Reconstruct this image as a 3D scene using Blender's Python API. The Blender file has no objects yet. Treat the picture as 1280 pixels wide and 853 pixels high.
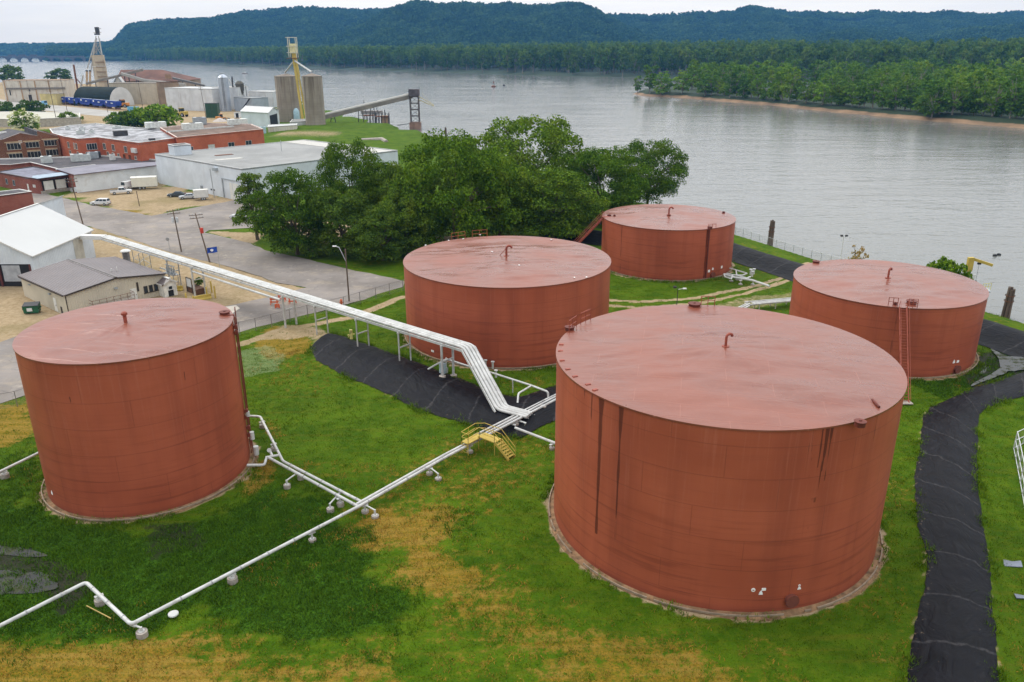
import bpy, math, random
import numpy as np
from mathutils import Vector, Matrix
from mathutils.geometry import tessellate_polygon
rnd = random.Random(7)
nr = np.random.default_rng(11)
D = bpy.data
SC = bpy.context.scene
COL = SC.collection
R = math.radians

# ------------------------------------------------------------------ camera (matched to the photograph)
FPX, PITCH, ROLL, CH = 994.84, R(20.197), R(-.1175), 38.0
fw = np.array([0, math.cos(PITCH), -math.sin(PITCH)])
_r = np.array([1., 0, 0]); _u = np.array([0, math.sin(PITCH), math.cos(PITCH)])
rt = math.cos(ROLL)*_r + math.sin(ROLL)*_u
up = -math.sin(ROLL)*_r + math.cos(ROLL)*_u
cam = D.cameras.new('camera'); cam.sensor_width = 36; cam.lens = FPX/1280*36; cam.clip_end = 40000; cam.clip_start = .5
co = D.objects.new('camera', cam); COL.objects.link(co)
mw = Matrix.Identity(4)
for i in range(3):
    mw[i][0] = rt[i]; mw[i][1] = up[i]; mw[i][2] = -fw[i]
mw[2][3] = CH
co.matrix_world = mw
SC.camera = co

def ray(x, y): return fw + rt*(x-640)/FPX - up*(y-426.5)/FPX
def at(x, y, z=0.):
    d = ray(x, y); t = (z-CH)/d[2]
    return Vector((t*d[0], t*d[1], z))
def a2(x, y, z=0.):
    p = at(x, y, z); return (p.x, p.y)
def hgt(P, x, y):
    d = ray(x, y); return CH + P[1]/d[1]*d[2]
def atY(x, y, Y):
    d = ray(x, y); t = Y/d[1]
    return Vector((t*d[0], Y, CH+t*d[2]))

# ------------------------------------------------------------------ mesh building helpers
WL = {}
class MB:
    def __init__(s): s.v = []; s.f = []; s.mi = []; s.cur = 0
    def add(s, vs, fs):
        o = len(s.v); s.v += [tuple(v) for v in vs]
        for f in fs: s.f.append(tuple(i+o for i in f)); s.mi.append(s.cur)
        return s
    def box(s, c, size, rz=0., rx=0.):
        a, b, h = size[0]/2, size[1]/2, size[2]/2
        m = Matrix.Rotation(rz, 3, 'Z') @ Matrix.Rotation(rx, 3, 'X')
        vs = [Vector(c) + m @ Vector((x, y, z)) for z in (-h, h) for (x, y) in ((-a, -b), (a, -b), (a, b), (-a, b))]
        return s.add(vs, [(3, 2, 1, 0), (4, 5, 6, 7), (0, 1, 5, 4), (1, 2, 6, 5), (2, 3, 7, 6), (3, 0, 4, 7)])
    def beam(s, p, q, w, h=None):
        h = h or w; p, q = Vector(p), Vector(q); d = (q-p)
        if d.length < 1e-6: return s
        d.normalize(); u = d.cross(Vector((0, 0, 1)))
        if u.length < 1e-3: u = Vector((1, 0, 0))
        u.normalize(); n = u.cross(d).normalized()
        vs = [b + u*x*w/2 + n*y*h/2 for b in (p, q) for (x, y) in ((-1, -1), (1, -1), (1, 1), (-1, 1))]
        return s.add(vs, [(3, 2, 1, 0), (4, 5, 6, 7), (0, 1, 5, 4), (1, 2, 6, 5), (2, 3, 7, 6), (3, 0, 4, 7)])
    def cyl(s, p, q, r0, r1=None, n=12, caps=True):
        r1 = r0 if r1 is None else r1; p, q = Vector(p), Vector(q); d = (q-p).normalized()
        u = d.cross(Vector((0, 0, 1)))
        if u.length < 1e-3: u = Vector((1, 0, 0))
        u.normalize(); w = d.cross(u)
        vs = []
        for b, r in ((p, r0), (q, r1)):
            vs += [b + (u*math.cos(2*math.pi*k/n) + w*math.sin(2*math.pi*k/n))*r for k in range(n)]
        fs = [(k, (k+1) % n, n+(k+1) % n, n+k) for k in range(n)]
        if caps: fs += [tuple(range(n-1, -1, -1)), tuple(range(n, 2*n))]
        return s.add(vs, fs)
    def tube(s, pts, r, n=8, bend=0.):
        pts = [Vector(p) for p in pts]
        if bend > 0 and len(pts) > 2:
            out = [pts[0]]
            for a, b, c in zip(pts, pts[1:], pts[2:]):
                b1 = b + (a-b).normalized()*min(bend, (a-b).length*.45); b2 = b + (c-b).normalized()*min(bend, (c-b).length*.45)
                for t in (0, .25, .5, .75, 1): out.append((1-t)**2*b1 + 2*t*(1-t)*b + t*t*b2)
            out.append(pts[-1]); pts = out
        rr = r if isinstance(r, (list, tuple)) else [r]*len(pts)
        d0 = (pts[1]-pts[0]).normalized(); u = d0.cross(Vector((0, 0, 1)))
        if u.length < 1e-3: u = Vector((1, 0, 0))
        u.normalize(); vs = []
        for i, p in enumerate(pts):
            d = ((pts[min(i+1, len(pts)-1)]-p).normalized() + (p-pts[max(i-1, 0)]).normalized())
            d = d.normalized() if d.length > 1e-6 else d0
            u = (u - d*u.dot(d)).normalized(); w = d.cross(u)
            k_ = 1.
            if 0 < i < len(pts)-1:
                c = (pts[i+1]-p).normalized().dot((p-pts[i-1]).normalized()); k_ = 1/math.sqrt(max(.3, (1+c)/2))
            vs += [p + (u*math.cos(2*math.pi*k/n) + w*math.sin(2*math.pi*k/n))*rr[i]*(k_ if bend == 0 else 1) for k in range(n)]
        fs = []
        for i in range(len(pts)-1):
            fs += [(i*n+k, i*n+(k+1) % n, (i+1)*n+(k+1) % n, (i+1)*n+k) for k in range(n)]
        fs += [tuple(range(n-1, -1, -1)), tuple(range((len(pts)-1)*n, len(pts)*n))]
        return s.add(vs, fs)
    def prism(s, poly, z0, z1):
        n = len(poly); ar = sum(poly[i][0]*poly[(i+1) % n][1]-poly[(i+1) % n][0]*poly[i][1] for i in range(n))
        if ar < 0: poly = poly[::-1]
        zt = z1 if isinstance(z1, (list, tuple)) else [z1]*n
        if ar < 0 and isinstance(z1, (list, tuple)): zt = zt[::-1]
        vs = [(p[0], p[1], z0) for p in poly] + [(p[0], p[1], z) for p, z in zip(poly, zt)]
        fs = [(i, (i+1) % n, n+(i+1) % n, n+i) for i in range(n)]
        tri = tessellate_polygon([[Vector((p[0], p[1], 0)) for p in poly]])
        for t in tri:
            a, b, c = [poly[i] for i in t]
            if (b[0]-a[0])*(c[1]-a[1])-(b[1]-a[1])*(c[0]-a[0]) < 0: t = (t[0], t[2], t[1])
            fs.append(tuple(n+i for i in t)); fs.append(tuple(reversed(t)))
        return s.add(vs, fs)
    def lathe(s, c, prof, n=24):
        c = Vector(c); vs = []
        for (r, z) in prof: vs += [c + Vector((r*math.cos(2*math.pi*k/n), r*math.sin(2*math.pi*k/n), z)) for k in range(n)]
        fs = [(i*n+k, i*n+(k+1) % n, (i+1)*n+(k+1) % n, (i+1)*n+k) for i in range(len(prof)-1) for k in range(n)]
        fs += [tuple(range(n-1, -1, -1)), tuple(range((len(prof)-1)*n, len(prof)*n))]
        return s.add(vs, fs)
    def slab(s, corners, th):
        """a sloped sheet with thickness th (downwards)"""
        n = len(corners); top = [Vector(c) for c in corners]; bot = [c-Vector((0, 0, th)) for c in top]
        fs = [tuple(range(n)), tuple(range(2*n-1, n-1, -1))] + [(n+i, n+(i+1) % n, (i+1) % n, i) for i in range(n)]
        return s.add(top+bot, fs)
    def build(s, name, mat, parent=None, smooth=False):
        me = D.meshes.new(name); L = WL.get(parent, Vector((0, 0, 0)))
        me.from_pydata([(v[0]-L.x, v[1]-L.y, v[2]-L.z) for v in s.v], [], s.f)
        for m in (mat if isinstance(mat, list) else [mat]): me.materials.append(m)
        if isinstance(mat, list): me.polygons.foreach_set('material_index', s.mi)
        if smooth:
            me.polygons.foreach_set('use_smooth', [True]*len(me.polygons))
            try: me.set_sharp_from_angle(angle=R(38))
            except Exception: pass
        me.update()
        o = D.objects.new(name, me); COL.objects.link(o)
        if parent: o.parent = parent
        WL[o] = L
        return o

def tag(o, label=None, cat=None, group=None, kind=None):
    if label: o['label'] = label
    if cat: o['category'] = cat
    if group: o['group'] = group
    if kind: o['kind'] = kind
    return o
def thing(name, label, cat, loc=(0, 0, 0), group=None):
    o = D.objects.new(name, None); COL.objects.link(o); o.empty_display_size = .5
    o.location = loc; WL[o] = Vector(loc)
    return tag(o, label, cat, group)
def kids(o): return [c for c in D.objects if c.parent == o]
def copy_tree(o, parent=None):
    c = o.copy(); COL.objects.link(c)
    if parent: c.parent = parent
    for k in o.children: copy_tree(k, c)
    return c
def place(o, loc, rz=0., sc=1., label=None, group=None):
    o.location = loc; o.rotation_euler = (0, 0, rz); o.scale = (sc, sc, sc) if not isinstance(sc, tuple) else sc
    if label: o['label'] = label
    if group: o['group'] = group
    return o

# ------------------------------------------------------------------ materials
MC = {}
def nodes_of(name):
    m = D.materials.new(name); m.use_nodes = True; t = m.node_tree; t.nodes.clear()
    out = t.nodes.new('ShaderNodeOutputMaterial'); b = t.nodes.new('ShaderNodeBsdfPrincipled')
    t.links.new(b.outputs[0], out.inputs[0])
    return m, t, b, out
class NT:
    """tiny wrapper for wiring shader nodes"""
    def __init__(s, t): s.t = t
    def n(s, typ, **kw):
        x = s.t.nodes.new(typ)
        for k, v in kw.items(): setattr(x, k, v)
        return x
    def put(s, sock, v):
        if isinstance(v, bpy.types.NodeSocket): s.t.links.new(v, sock)
        elif isinstance(v, (tuple, list)) and len(v) == 3 and sock.type == 'RGBA': sock.default_value = (*v, 1)
        else: sock.default_value = v
    def math(s, op, a, b=0., c=None, clamp=False):
        x = s.n('ShaderNodeMath', operation=op, use_clamp=clamp); s.put(x.inputs[0], a); s.put(x.inputs[1], b)
        if c is not None: s.put(x.inputs[2], c)
        return x.outputs[0]
    def mix(s, f, a, b, typ='MIX'):
        x = s.n('ShaderNodeMix', data_type='RGBA', blend_type=typ); s.put(x.inputs[0], f); s.put(x.inputs[6], a); s.put(x.inputs[7], b)
        return x.outputs[2]
    def noise(s, vec=None, scale=1., detail=3., rough=.55, dist=0.):
        x = s.n('ShaderNodeTexNoise'); x.inputs['Scale'].default_value = scale; x.inputs['Detail'].default_value = detail
        x.inputs['Roughness'].default_value = rough; x.inputs['Distortion'].default_value = dist
        if vec is not None: s.t.links.new(vec, x.inputs['Vector'])
        return x.outputs['Fac']
    def ramp(s, f, a, b, smooth=True):
        x = s.n('ShaderNodeMapRange', interpolation_type='SMOOTHSTEP' if smooth else 'LINEAR')
        s.put(x.inputs[0], f); s.put(x.inputs[1], a); s.put(x.inputs[2], b)
        return x.outputs[0]
    def obj(s): return s.n('ShaderNodeTexCoord').outputs['Object']
    def uv(s): return s.n('ShaderNodeTexCoord').outputs['UV']
    def pos(s): return s.n('ShaderNodeNewGeometry').outputs['Position']
    def scale(s, v, sc):
        x = s.n('ShaderNodeMapping'); s.t.links.new(v, x.inputs[0]); x.inputs['Scale'].default_value = sc
        return x.outputs[0]
    def sep(s, v):
        x = s.n('ShaderNodeSeparateXYZ'); s.t.links.new(v, x.inputs[0]); return x.outputs
    def bump(s, h, strength=.3, dist=.05):
        x = s.n('ShaderNodeBump'); s.put(x.inputs['Height'], h); x.inputs['Strength'].default_value = strength; x.inputs['Distance'].default_value = dist
        return x.outputs[0]
    def attr(s, name):
        x = s.n('ShaderNodeAttribute', attribute_name=name); return x.outputs['Fac']

def mul(c, k): return tuple(min(1, x*k) for x in c)
def mat(name, col, rough=.6, metal=0., var=.18, sc=1.2, dirt=None, dirtamt=.35, bump=0., streak=False, spec=.3):
    if name in MC: return MC[name]
    m, t, b, _ = nodes_of(name); N = NT(t); o = N.obj()
    f = N.noise(N.scale(o, (1, 1, .18)) if streak else o, sc, 5., .6)
    c = N.mix(N.ramp(f, .3, .7), mul(col, 1-var), mul(col, 1+var))
    if dirt:
        f2 = N.noise(N.scale(o, (1, 1, .12)) if streak else o, sc*2.3, 6., .65)
        c = N.mix(N.math('MULTIPLY', N.ramp(f2, .5, .72), dirtamt), c, dirt)
    N.put(b.inputs['Base Color'], c); b.inputs['Roughness'].default_value = rough; b.inputs['Metallic'].default_value = metal
    b.inputs['Specular IOR Level'].default_value = spec
    if bump: N.put(b.inputs['Normal'], N.bump(N.noise(o, sc*6, 4.), bump, .05))
    MC[name] = m
    return m
def ribbed(name, col, period=.3, axis=0, rough=.5, dirt=(.16, .1, .06), amt=.3, depth=.04, metal=0., streak=6.):
    """profiled sheet metal: ribs along z (axis 0: counted along x+y) with dirt runs"""
    if name in MC: return MC[name]
    m, t, b, _ = nodes_of(name); N = NT(t); o = N.obj(); x, y, z = N.sep(o)
    k = N.math('ADD', N.math('MULTIPLY', x, .73), N.math('MULTIPLY', y, .69)) if axis == 0 else (x if axis == 1 else (y if axis == 2 else z))
    w = N.math('SINE', N.math('MULTIPLY', k, 2*math.pi/period))
    f = N.noise(N.scale(o, (1, 1, .1)), .8, 6., .65); g = N.noise(o, .25, 3.)
    c = N.mix(N.ramp(g, .3, .7), mul(col, .9), mul(col, 1.08))
    c = N.mix(N.math('MULTIPLY', N.ramp(f, .5, .75), amt), c, dirt)
    N.put(b.inputs['Base Color'], c); b.inputs['Roughness'].default_value = rough; b.inputs['Metallic'].default_value = metal
    N.put(b.inputs['Normal'], N.bump(w, .6, depth))
    MC[name] = m
    return m
def brick(name, c1, c2, mortar=(.3, .27, .24)):
    if name in MC: return MC[name]
    m, t, b, _ = nodes_of(name); N = NT(t); o = N.obj(); x, y, z = N.sep(o)
    cb = N.n('ShaderNodeCombineXYZ'); N.put(cb.inputs[0], N.math('ADD', N.math('MULTIPLY', x, .75), N.math('MULTIPLY', y, .66))); N.put(cb.inputs[1], z)
    bt = N.n('ShaderNodeTexBrick'); t.links.new(cb.outputs[0], bt.inputs['Vector']); bt.inputs['Scale'].default_value = 2.2
    N.put(bt.inputs['Color1'], c1); N.put(bt.inputs['Color2'], c2); N.put(bt.inputs['Mortar'], mortar); bt.inputs['Mortar Size'].default_value = .012
    f = N.noise(o, .22, 5., .65)
    c = N.mix(N.math('MULTIPLY', N.ramp(f, .35, .7), .5), bt.outputs[0], mul(c1, .6))
    N.put(b.inputs['Base Color'], c); b.inputs['Roughness'].default_value = .85; b.inputs['Specular IOR Level'].default_value = .15
    MC[name] = m
    return m

WHITE = mat('white_paint', (.58, .58, .57), .45, var=.1, sc=.8, dirt=(.35, .28, .2), dirtamt=.35)
WHITEM = mat('white_plain', (.62, .62, .6), .5, var=.06)
PIPE = mat('pipe_paint', (.5, .5, .48), .45, var=.14, sc=.7, dirt=(.24, .21, .17), dirtamt=.55)
GALV = mat('galvanised_steel', (.42, .44, .45), .45, .5, var=.15)
STEELG = mat('grey_steel', (.33, .36, .38), .5, .2, var=.15)
DARK = mat('dark_steel', (.05, .048, .05), .6, var=.2)
BLACK = mat('black', (.012, .012, .014), .5, var=.1)
RUST = mat('rusty_steel', (.16, .07, .04), .8, var=.35, sc=2.)
REDP = mat('red_paint', (.26, .06, .036), .5, var=.15)
REDD = mat('dark_red_paint', (.12, .026, .016), .6, var=.2)
YELLOW = mat('yellow_paint', (.47, .34, .07), .6, var=.12)
ORANGE = mat('orange_paint', (.62, .1, .02), .5, var=.12)
CONC = mat('concrete', (.33, .29, .25), .85, var=.2, sc=1.5, dirt=(.2, .15, .1), bump=.2)
WOOD = mat('weathered_wood', (.13, .095, .07), .85, var=.3, sc=1.5, streak=True)
GLASS = mat('window_glass', (.03, .04, .05), .12, var=.2)
RUBBER = mat('rubber', (.02, .02, .02), .8)
GRAVEL = mat('tan_gravel', (.21, .125, .065), .95, var=.45, sc=1.4, dirt=(.07, .05, .03), dirtamt=.7, bump=.5)
# ------------------------------------------------------------------ the lie of the land
WZ = -4.0
def arr(pts): return np.array([(p[0], p[1]) for p in pts], float)
def dist_poly(X, Y, P):
    """distance to a polyline and side (>0 = left of the direction of travel)"""
    best = np.full(X.shape, 1e9); side = np.zeros(X.shape)
    for (a, b) in zip(P[:-1], P[1:]):
        d = b-a; L2 = (d**2).sum(); t = np.clip(((X-a[0])*d[0]+(Y-a[1])*d[1])/L2, 0, 1)
        dx = X-(a[0]+t*d[0]); dy = Y-(a[1]+t*d[1]); q = np.hypot(dx, dy); c = d[0]*dy-d[1]*dx
        m = q < best; best = np.where(m, q, best); side = np.where(m, np.sign(c), side)
    return best, side
def sd_poly(X, Y, P):
    """signed distance to a closed polygon, negative inside"""
    n = len(P); best = np.full(X.shape, 1e9); ins = np.zeros(X.shape, bool)
    for i in range(n):
        a = P[i]; b = P[(i+1) % n]; d = b-a; L2 = (d**2).sum()+1e-9
        t = np.clip(((X-a[0])*d[0]+(Y-a[1])*d[1])/L2, 0, 1)
        best = np.minimum(best, np.hypot(X-(a[0]+t*d[0]), Y-(a[1]+t*d[1])))
        c = ((a[1] > Y) != (b[1] > Y)) & (X < (b[0]-a[0])*(Y-a[1])/(b[1]-a[1]+1e-12)+a[0]); ins ^= c
    return np.where(ins, -best, best)
def sstep(x): x = np.clip(x, 0, 1); return x*x*(3-2*x)

SHORE = arr([(150, -45), (100, 62), (75.8, 111.6), (59, 147.8), (48.7, 171), (25, 236), (-10, 330), (-37.9, 389.9), (-61.5, 437), (-96, 497),
             (-130.6, 574), (-215, 730), (-290, 850), (-400, 950), (-570, 1030), (-690, 1070), (-1500, 1400), (-4000, 2500)])
# the dike along the river: crest line, then the low lined dikes between the basins
DIKE = arr([a2(700, 281, 1.6), a2(756, 289, 1.6), a2(912, 301, 1.6), a2(1012, 331, 1.6), a2(1228, 396, 1.6), a2(1290, 416, 1.6), a2(1420, 462, 1.6)])
def resample(P, n):
    P = np.asarray(P, float); s = np.r_[0, np.cumsum(np.hypot(*(P[1:]-P[:-1]).T))]
    t = np.linspace(0, s[-1], n); return np.stack([np.interp(t, s, P[:, 0]), np.interp(t, s, P[:, 1])], -1)
L1A = arr([a2(*p) for p in [(388, 439), (396, 452), (430, 471), (477, 490), (519, 511), (560, 525), (590, 533), (612, 541), (634, 546), (651, 548), (671, 538), (700, 525)]])
L1B = arr([a2(*p) for p in [(416, 422), (430, 425), (454, 432), (503, 448), (536, 461), (570, 474), (590, 480), (600, 486), (609, 491), (652, 498), (680, 489), (712, 478)]])
L2A = arr([a2(*p) for p in [(1290, 462), (1262, 474), (1216, 489), (1180, 504), (1163, 509), (1154, 520), (1150, 560), (1143, 600), (1146, 650), (1158, 700), (1152, 740), (1143, 790), (1133, 853), (1112, 960)]])
L2B = arr([a2(*p) for p in [(1300, 496), (1278, 500), (1248, 509), (1231, 517), (1223, 524), (1221, 548), (1220, 575), (1222, 620), (1228, 660), (1235, 710), (1240, 760), (1244, 810), (1246, 853), (1252, 960)]])
C1 = (resample(L1A, 40)*.45+resample(L1B, 40)*.55); C2 = (resample(L2A, 60)*.42+resample(L2B, 60)*.58)
def gz(x, y):
    X = np.atleast_1d(np.asarray(x, float)); Y = np.atleast_1d(np.asarray(y, float))
    z = .10*np.sin(X*.13+1)*np.cos(Y*.11)+.06*np.sin(X*.31+Y*.27)
    flat = sstep((np.minimum.reduce([np.hypot(X-t[0], Y-t[1])-t[2] for t in TANKS])-1)/5); z = z*flat*(Y < 240)
    d, _ = dist_poly(X, Y, DIKE[::-1]); z = z + 1.6*sstep(1-(d-1.0)/5.5)
    d, _ = dist_poly(X, Y, C1); z = z + .9*sstep(1-d/5.5)
    d, _ = dist_poly(X, Y, C2); z = z + .75*sstep(1-d/4.2)
    f = sstep((sd_poly(X, Y, ROADP)+.5)/4); z = np.where(z > 0, z*f, z)*1.0; z = np.where(f < .01, 0, z)
    d, s = dist_poly(X, Y, SHORE); sd = np.where(s > 0, d, -d)     # left of the shoreline = land
    bank = np.where(Y > 330, 10., 6.)
    z = z - 7.5*sstep((-sd+1.)/bank)
    # swells of the grassed mound behind the river tower
    z = z + 2.2*np.exp(-(((X+95)/28)**2+((Y-395)/45)**2))*sstep((sd-2)/12)
    return z
TANKS = [(-34.69, 68.0, 8.97, 14.39), (17.11, 60.14, 13.47, 14.6), (-.64, 107.45, 14.25, 10.63), (28.76, 145.14, 11.98, 8.97), (49.65, 101.51, 11.7, 8.93)]
ROADP = arr([a2(*p) for p in [(-60, 226), (0, 238), (60, 243), (112, 256), (190, 270), (300, 249), (352, 262), (336, 281), (318, 285), (262, 288), (256, 291), (312, 304), (332, 313), (420, 333), (505, 352), (505, 359), (420, 384),
                              (300, 416), (200, 446), (60, 486), (0, 505), (-80, 530), (-120, 452), (0, 429), (30, 418), (110, 412), (200, 400), (262, 386), (295, 381), (339, 371), (384, 360),
                              (346, 354), (305, 339), (262, 328), (215, 316), (128, 288), (60, 268), (0, 262), (-60, 255)]])
def atg(x, y, dz=0.):
    p = at(x, y, 0)
    for _ in range(5): p = at(x, y, float(gz(p.x, p.y)[0])+dz)
    return p

def axis(lo, hi, step, far_lo, far_hi, grow=1.16):
    c = list(np.arange(lo, hi+step/2, step)); a = []; s = step; x = lo
    while x > far_lo: s *= grow; x -= min(s, 60); a.append(x)
    b = []; s = step; x = hi
    while x < far_hi: s *= grow; x += min(s, 60); b.append(x)
    return np.array(a[::-1]+c+b)
def grid_obj(name, xs, ys, zf, material, attrs=None, keep=None):
    X, Y = np.meshgrid(xs, ys); Z = zf(X, Y); nx, ny = len(xs), len(ys)
    V = np.stack([X, Y, Z], -1).reshape(-1, 3)
    i = np.arange(nx*ny).reshape(ny, nx)
    F = np.stack([i[:-1, :-1], i[:-1, 1:], i[1:, 1:], i[1:, :-1]], -1).reshape(-1, 4)
    if keep is not None:
        k = keep(X, Y, Z).reshape(-1); F = F[k[F].any(1)]
    me = D.meshes.new(name); me.vertices.add(len(V)); me.vertices.foreach_set('co', V.ravel())
    me.loops.add(F.size); me.loops.foreach_set('vertex_index', F.ravel().astype(np.int32))
    me.polygons.add(len(F)); me.polygons.foreach_set('loop_start', np.arange(0, F.size, 4, dtype=np.int32))
    me.polygons.foreach_set('use_smooth', np.ones(len(F), bool)); me.update(calc_edges=True)
    for n, fn in (attrs or {}).items():
        a = me.attributes.new(n, 'FLOAT', 'POINT'); a.data.foreach_set('value', np.asarray(fn(X, Y, Z), np.float32).ravel())
    me.materials.append(material); o = D.objects.new(name, me); COL.objects.link(o); return o

# --- what grows and lies where (patches of dry grass, lush weeds, bare earth, wet mud), as soft-edged areas of the ground
def vnoise(X, Y, s, seed):
    r = np.random.default_rng(seed); g = r.random((64, 64)); x = X/s; y = Y/s
    xi = np.floor(x).astype(int); yi = np.floor(y).astype(int); fx = sstep(x-xi); fy = sstep(y-yi)
    G = lambda a, b: g[a % 64, b % 64]
    return (G(xi, yi)*(1-fx)+G(xi+1, yi)*fx)*(1-fy)+(G(xi, yi+1)*(1-fx)+G(xi+1, yi+1)*fx)*fy
def fbm(X, Y, s, seed): return vnoise(X, Y, s, seed)*.5+vnoise(X, Y, s*.47, seed+1)*.3+vnoise(X, Y, s*.21, seed+2)*.2
def area(X, Y, pts, soft, wob, seed, w=3.):
    d = sd_poly(X, Y, arr([a2(*p) for p in pts])); d = d + (fbm(X, Y, w, seed)-.5)*2*wob
    return sstep(.5-d/(2*soft))
def band(X, Y, pts, half, soft, wob, seed, world=False):
    d, _ = dist_poly(X, Y, arr(pts if world else [a2(*p) for p in pts])); d = d + (fbm(X, Y, 2.5, seed)-.5)*2*wob
    return sstep(.5-(d-half)/(2*soft))
MX = np.maximum
def m_dry(X, Y, Z=None):
    m = area(X, Y, [(432, 668), (470, 640), (520, 632), (565, 650), (560, 690), (600, 715), (600, 745), (560, 750), (520, 735), (490, 690)], 2.2, 3.2, 3)
    m = MX(m, .75*area(X, Y, [(520, 720), (600, 690), (690, 760), (760, 840), (700, 900), (560, 800)], 3.5, 4, 5)*.75)
    m = MX(m, .95*area(X, Y, [(-40, 800), (60, 800), (210, 785), (300, 800), (260, 900), (-60, 920)], 2.2, 2.6, 7)*.85)
    m = MX(m, .55*area(X, Y, [(200, 790), (480, 815), (560, 900), (250, 920)], 2., 3., 8))
    m = MX(m, .9*area(X, Y, [(680, 790), (800, 790), (1000, 860), (700, 920)], 2., 3., 9)*.7)
    m = MX(m, .8*area(X, Y, [(-40, 505), (40, 505), (48, 545), (-40, 570)], 1., 1.5, 10))
    m = MX(m, .8*area(X, Y, [(305, 585), (338, 575), (345, 600), (310, 615)], .6, 1., 11))
    m = MX(m, .5*area(X, Y, [(320, 520), (345, 520), (352, 545), (330, 550)], .6, 1., 12))
    m = MX(m, .6*area(X, Y, [(470, 600), (580, 540), (690, 530), (680, 600), (560, 640), (480, 640)], 1.5, 2.5, 13)*.6)
    m = MX(m, .9*area(X, Y, [(130, 262), (165, 256), (192, 262), (186, 271), (160, 271)], 2., 2., 14))
    m = MX(m, .8*area(X, Y, [(310, 430), (345, 405), (395, 415), (390, 440), (335, 450)], 1., 1.5, 15))
    for i, o in enumerate((0, 14, 40, 55)): m = MX(m, .62*band(X, Y, [(425+o*.6, 700+o), (500+o*.6, 655+o*.8), (590+o*.5, 602+o*.6), (690+o*.2, 548+o*.4)], .16, .3, .35, 17+i))
    m = MX(m, .3*sstep((fbm(X, Y, 9, 31)-.56)/.12)*(Y < 170))
    m = MX(m, .8*area(X, Y, [(1040, 610), (1130, 600), (1120, 760), (1010, 790)], 1.5, 2., 16)*.45)
    return m
def m_lush(X, Y, Z=None):
    m = area(X, Y, [(-60, 600), (60, 640), (140, 668), (300, 650), (330, 590), (420, 640), (440, 660), (430, 690), (500, 730), (500, 790), (430, 800), (250, 760), (160, 800), (-60, 810)], 1.8, 2.6, 21)
    m = MX(m, .35*area(X, Y, [(540, 640), (590, 640), (590, 665), (540, 670)], 1.2, 1., 22))
    m = MX(m, .8*area(X, Y, [(1140, 480), (1290, 430), (1290, 470), (1180, 500)], .8, 1.2, 23))
    m = MX(m, .5*area(X, Y, [(-40, 560), (50, 570), (55, 620), (-40, 640)], .8, 1., 24))
    return m
def m_dirt(X, Y, Z=None):
    m = area(X, Y, [(-300, 262), (0, 264), (128, 286), (215, 315), (262, 327), (305, 338), (346, 353), (386, 360), (339, 372), (295, 382), (262, 390), (110, 416), (0, 432), (-300, 500)], .5, .8, 41)
    m = MX(m, area(X, Y, [(150, 258), (195, 232), (300, 247), (300, 252), (205, 262), (190, 272)], .8, 1.2, 42, 6))
    m = MX(m, area(X, Y, [(110, 250), (150, 235), (215, 232), (230, 245), (200, 268), (130, 260)], .8, 1.2, 43, 6))
    m = MX(m, area(X, Y, [(254, 289), (330, 291), (322, 304), (330, 314), (310, 305)], .8, 1.2, 44))
    m = MX(m, .75*area(X, Y, [(330, 286), (480, 320), (640, 320), (640, 300), (500, 290), (380, 270)], 1.5, 3., 45))
    m = MX(m, .95*band(X, Y, [(-40, 463), (60, 448), (300, 431), (345, 415), (390, 406), (440, 396), (505, 371)], .75, .35, .6, 46))
    m = MX(m, .9*band(X, Y, [(735, 380), (800, 385), (870, 379), (930, 368), (990, 349), (1040, 335)], .55, .2, .3, 47))
    m = MX(m, .9*band(X, Y, [(735, 374), (800, 378), (870, 372), (930, 361), (990, 344), (1040, 330)], .55, .2, .3, 48))
    m = MX(m, .5*area(X, Y, [(860, 385), (1000, 362), (1000, 378), (900, 395)], 1., 2., 49))
    m = MX(m, .9*area(X, Y, [(320, 425), (350, 405), (400, 408), (415, 424), (395, 440), (380, 425)], .7, 1.2, 50)*.8)
    for L, s in ((L1A, 61), (L1B, 62), (L2A, 63), (L2B, 64)):
        m = MX(m, .6*band(X, Y, L, .1, .2, .3, s, True))
    for t in TANKS: m = MX(m, sstep(1-(np.hypot(X-t[0], Y-t[1])-t[2]-.55-(fbm(X, Y, 1.5, 65)-.5)*.8)/.4))
    m = MX(m, area(X, Y, [(40, 137), (170, 146), (250, 160), (340, 158), (300, 150), (290, 140), (150, 134), (40, 128)], 3., 6., 66, 20)*.9)
    m = MX(m, area(X, Y, [(340, 172), (372, 169), (440, 172), (450, 175), (400, 175)], 1.5, 5., 67, 10)*.6)
    m = MX(m, area(X, Y, [(-60, 94), (60, 97), (340, 112), (345, 150), (338, 160), (230, 163), (100, 160), (-60, 170)], 6., 18., 68, 40)*.92)
    m = MX(m, area(X, Y, [(70, 243), (100, 238), (196, 222), (215, 236), (120, 260)], .8, 1.2, 69, 6))
    return m
def m_wet(X, Y, Z=None):
    m = area(X, Y, [(-60, 672), (30, 685), (70, 700), (120, 735), (90, 760), (60, 745), (-60, 750)], .8, 1.6, 71)
    m = MX(m, .9*area(X, Y, [(1195, 462), (1230, 440), (1290, 440), (1290, 480), (1215, 490)], .6, .9, 72))
    m = MX(m, .6*area(X, Y, [(180, 655), (250, 650), (260, 690), (190, 700)], .7, 1.4, 73))
    return m
def m_pale(X, Y, Z=None): return area(X, Y, [(298, 440), (330, 432), (362, 445), (345, 465), (302, 472)], .6, 1.2, 81)

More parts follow.
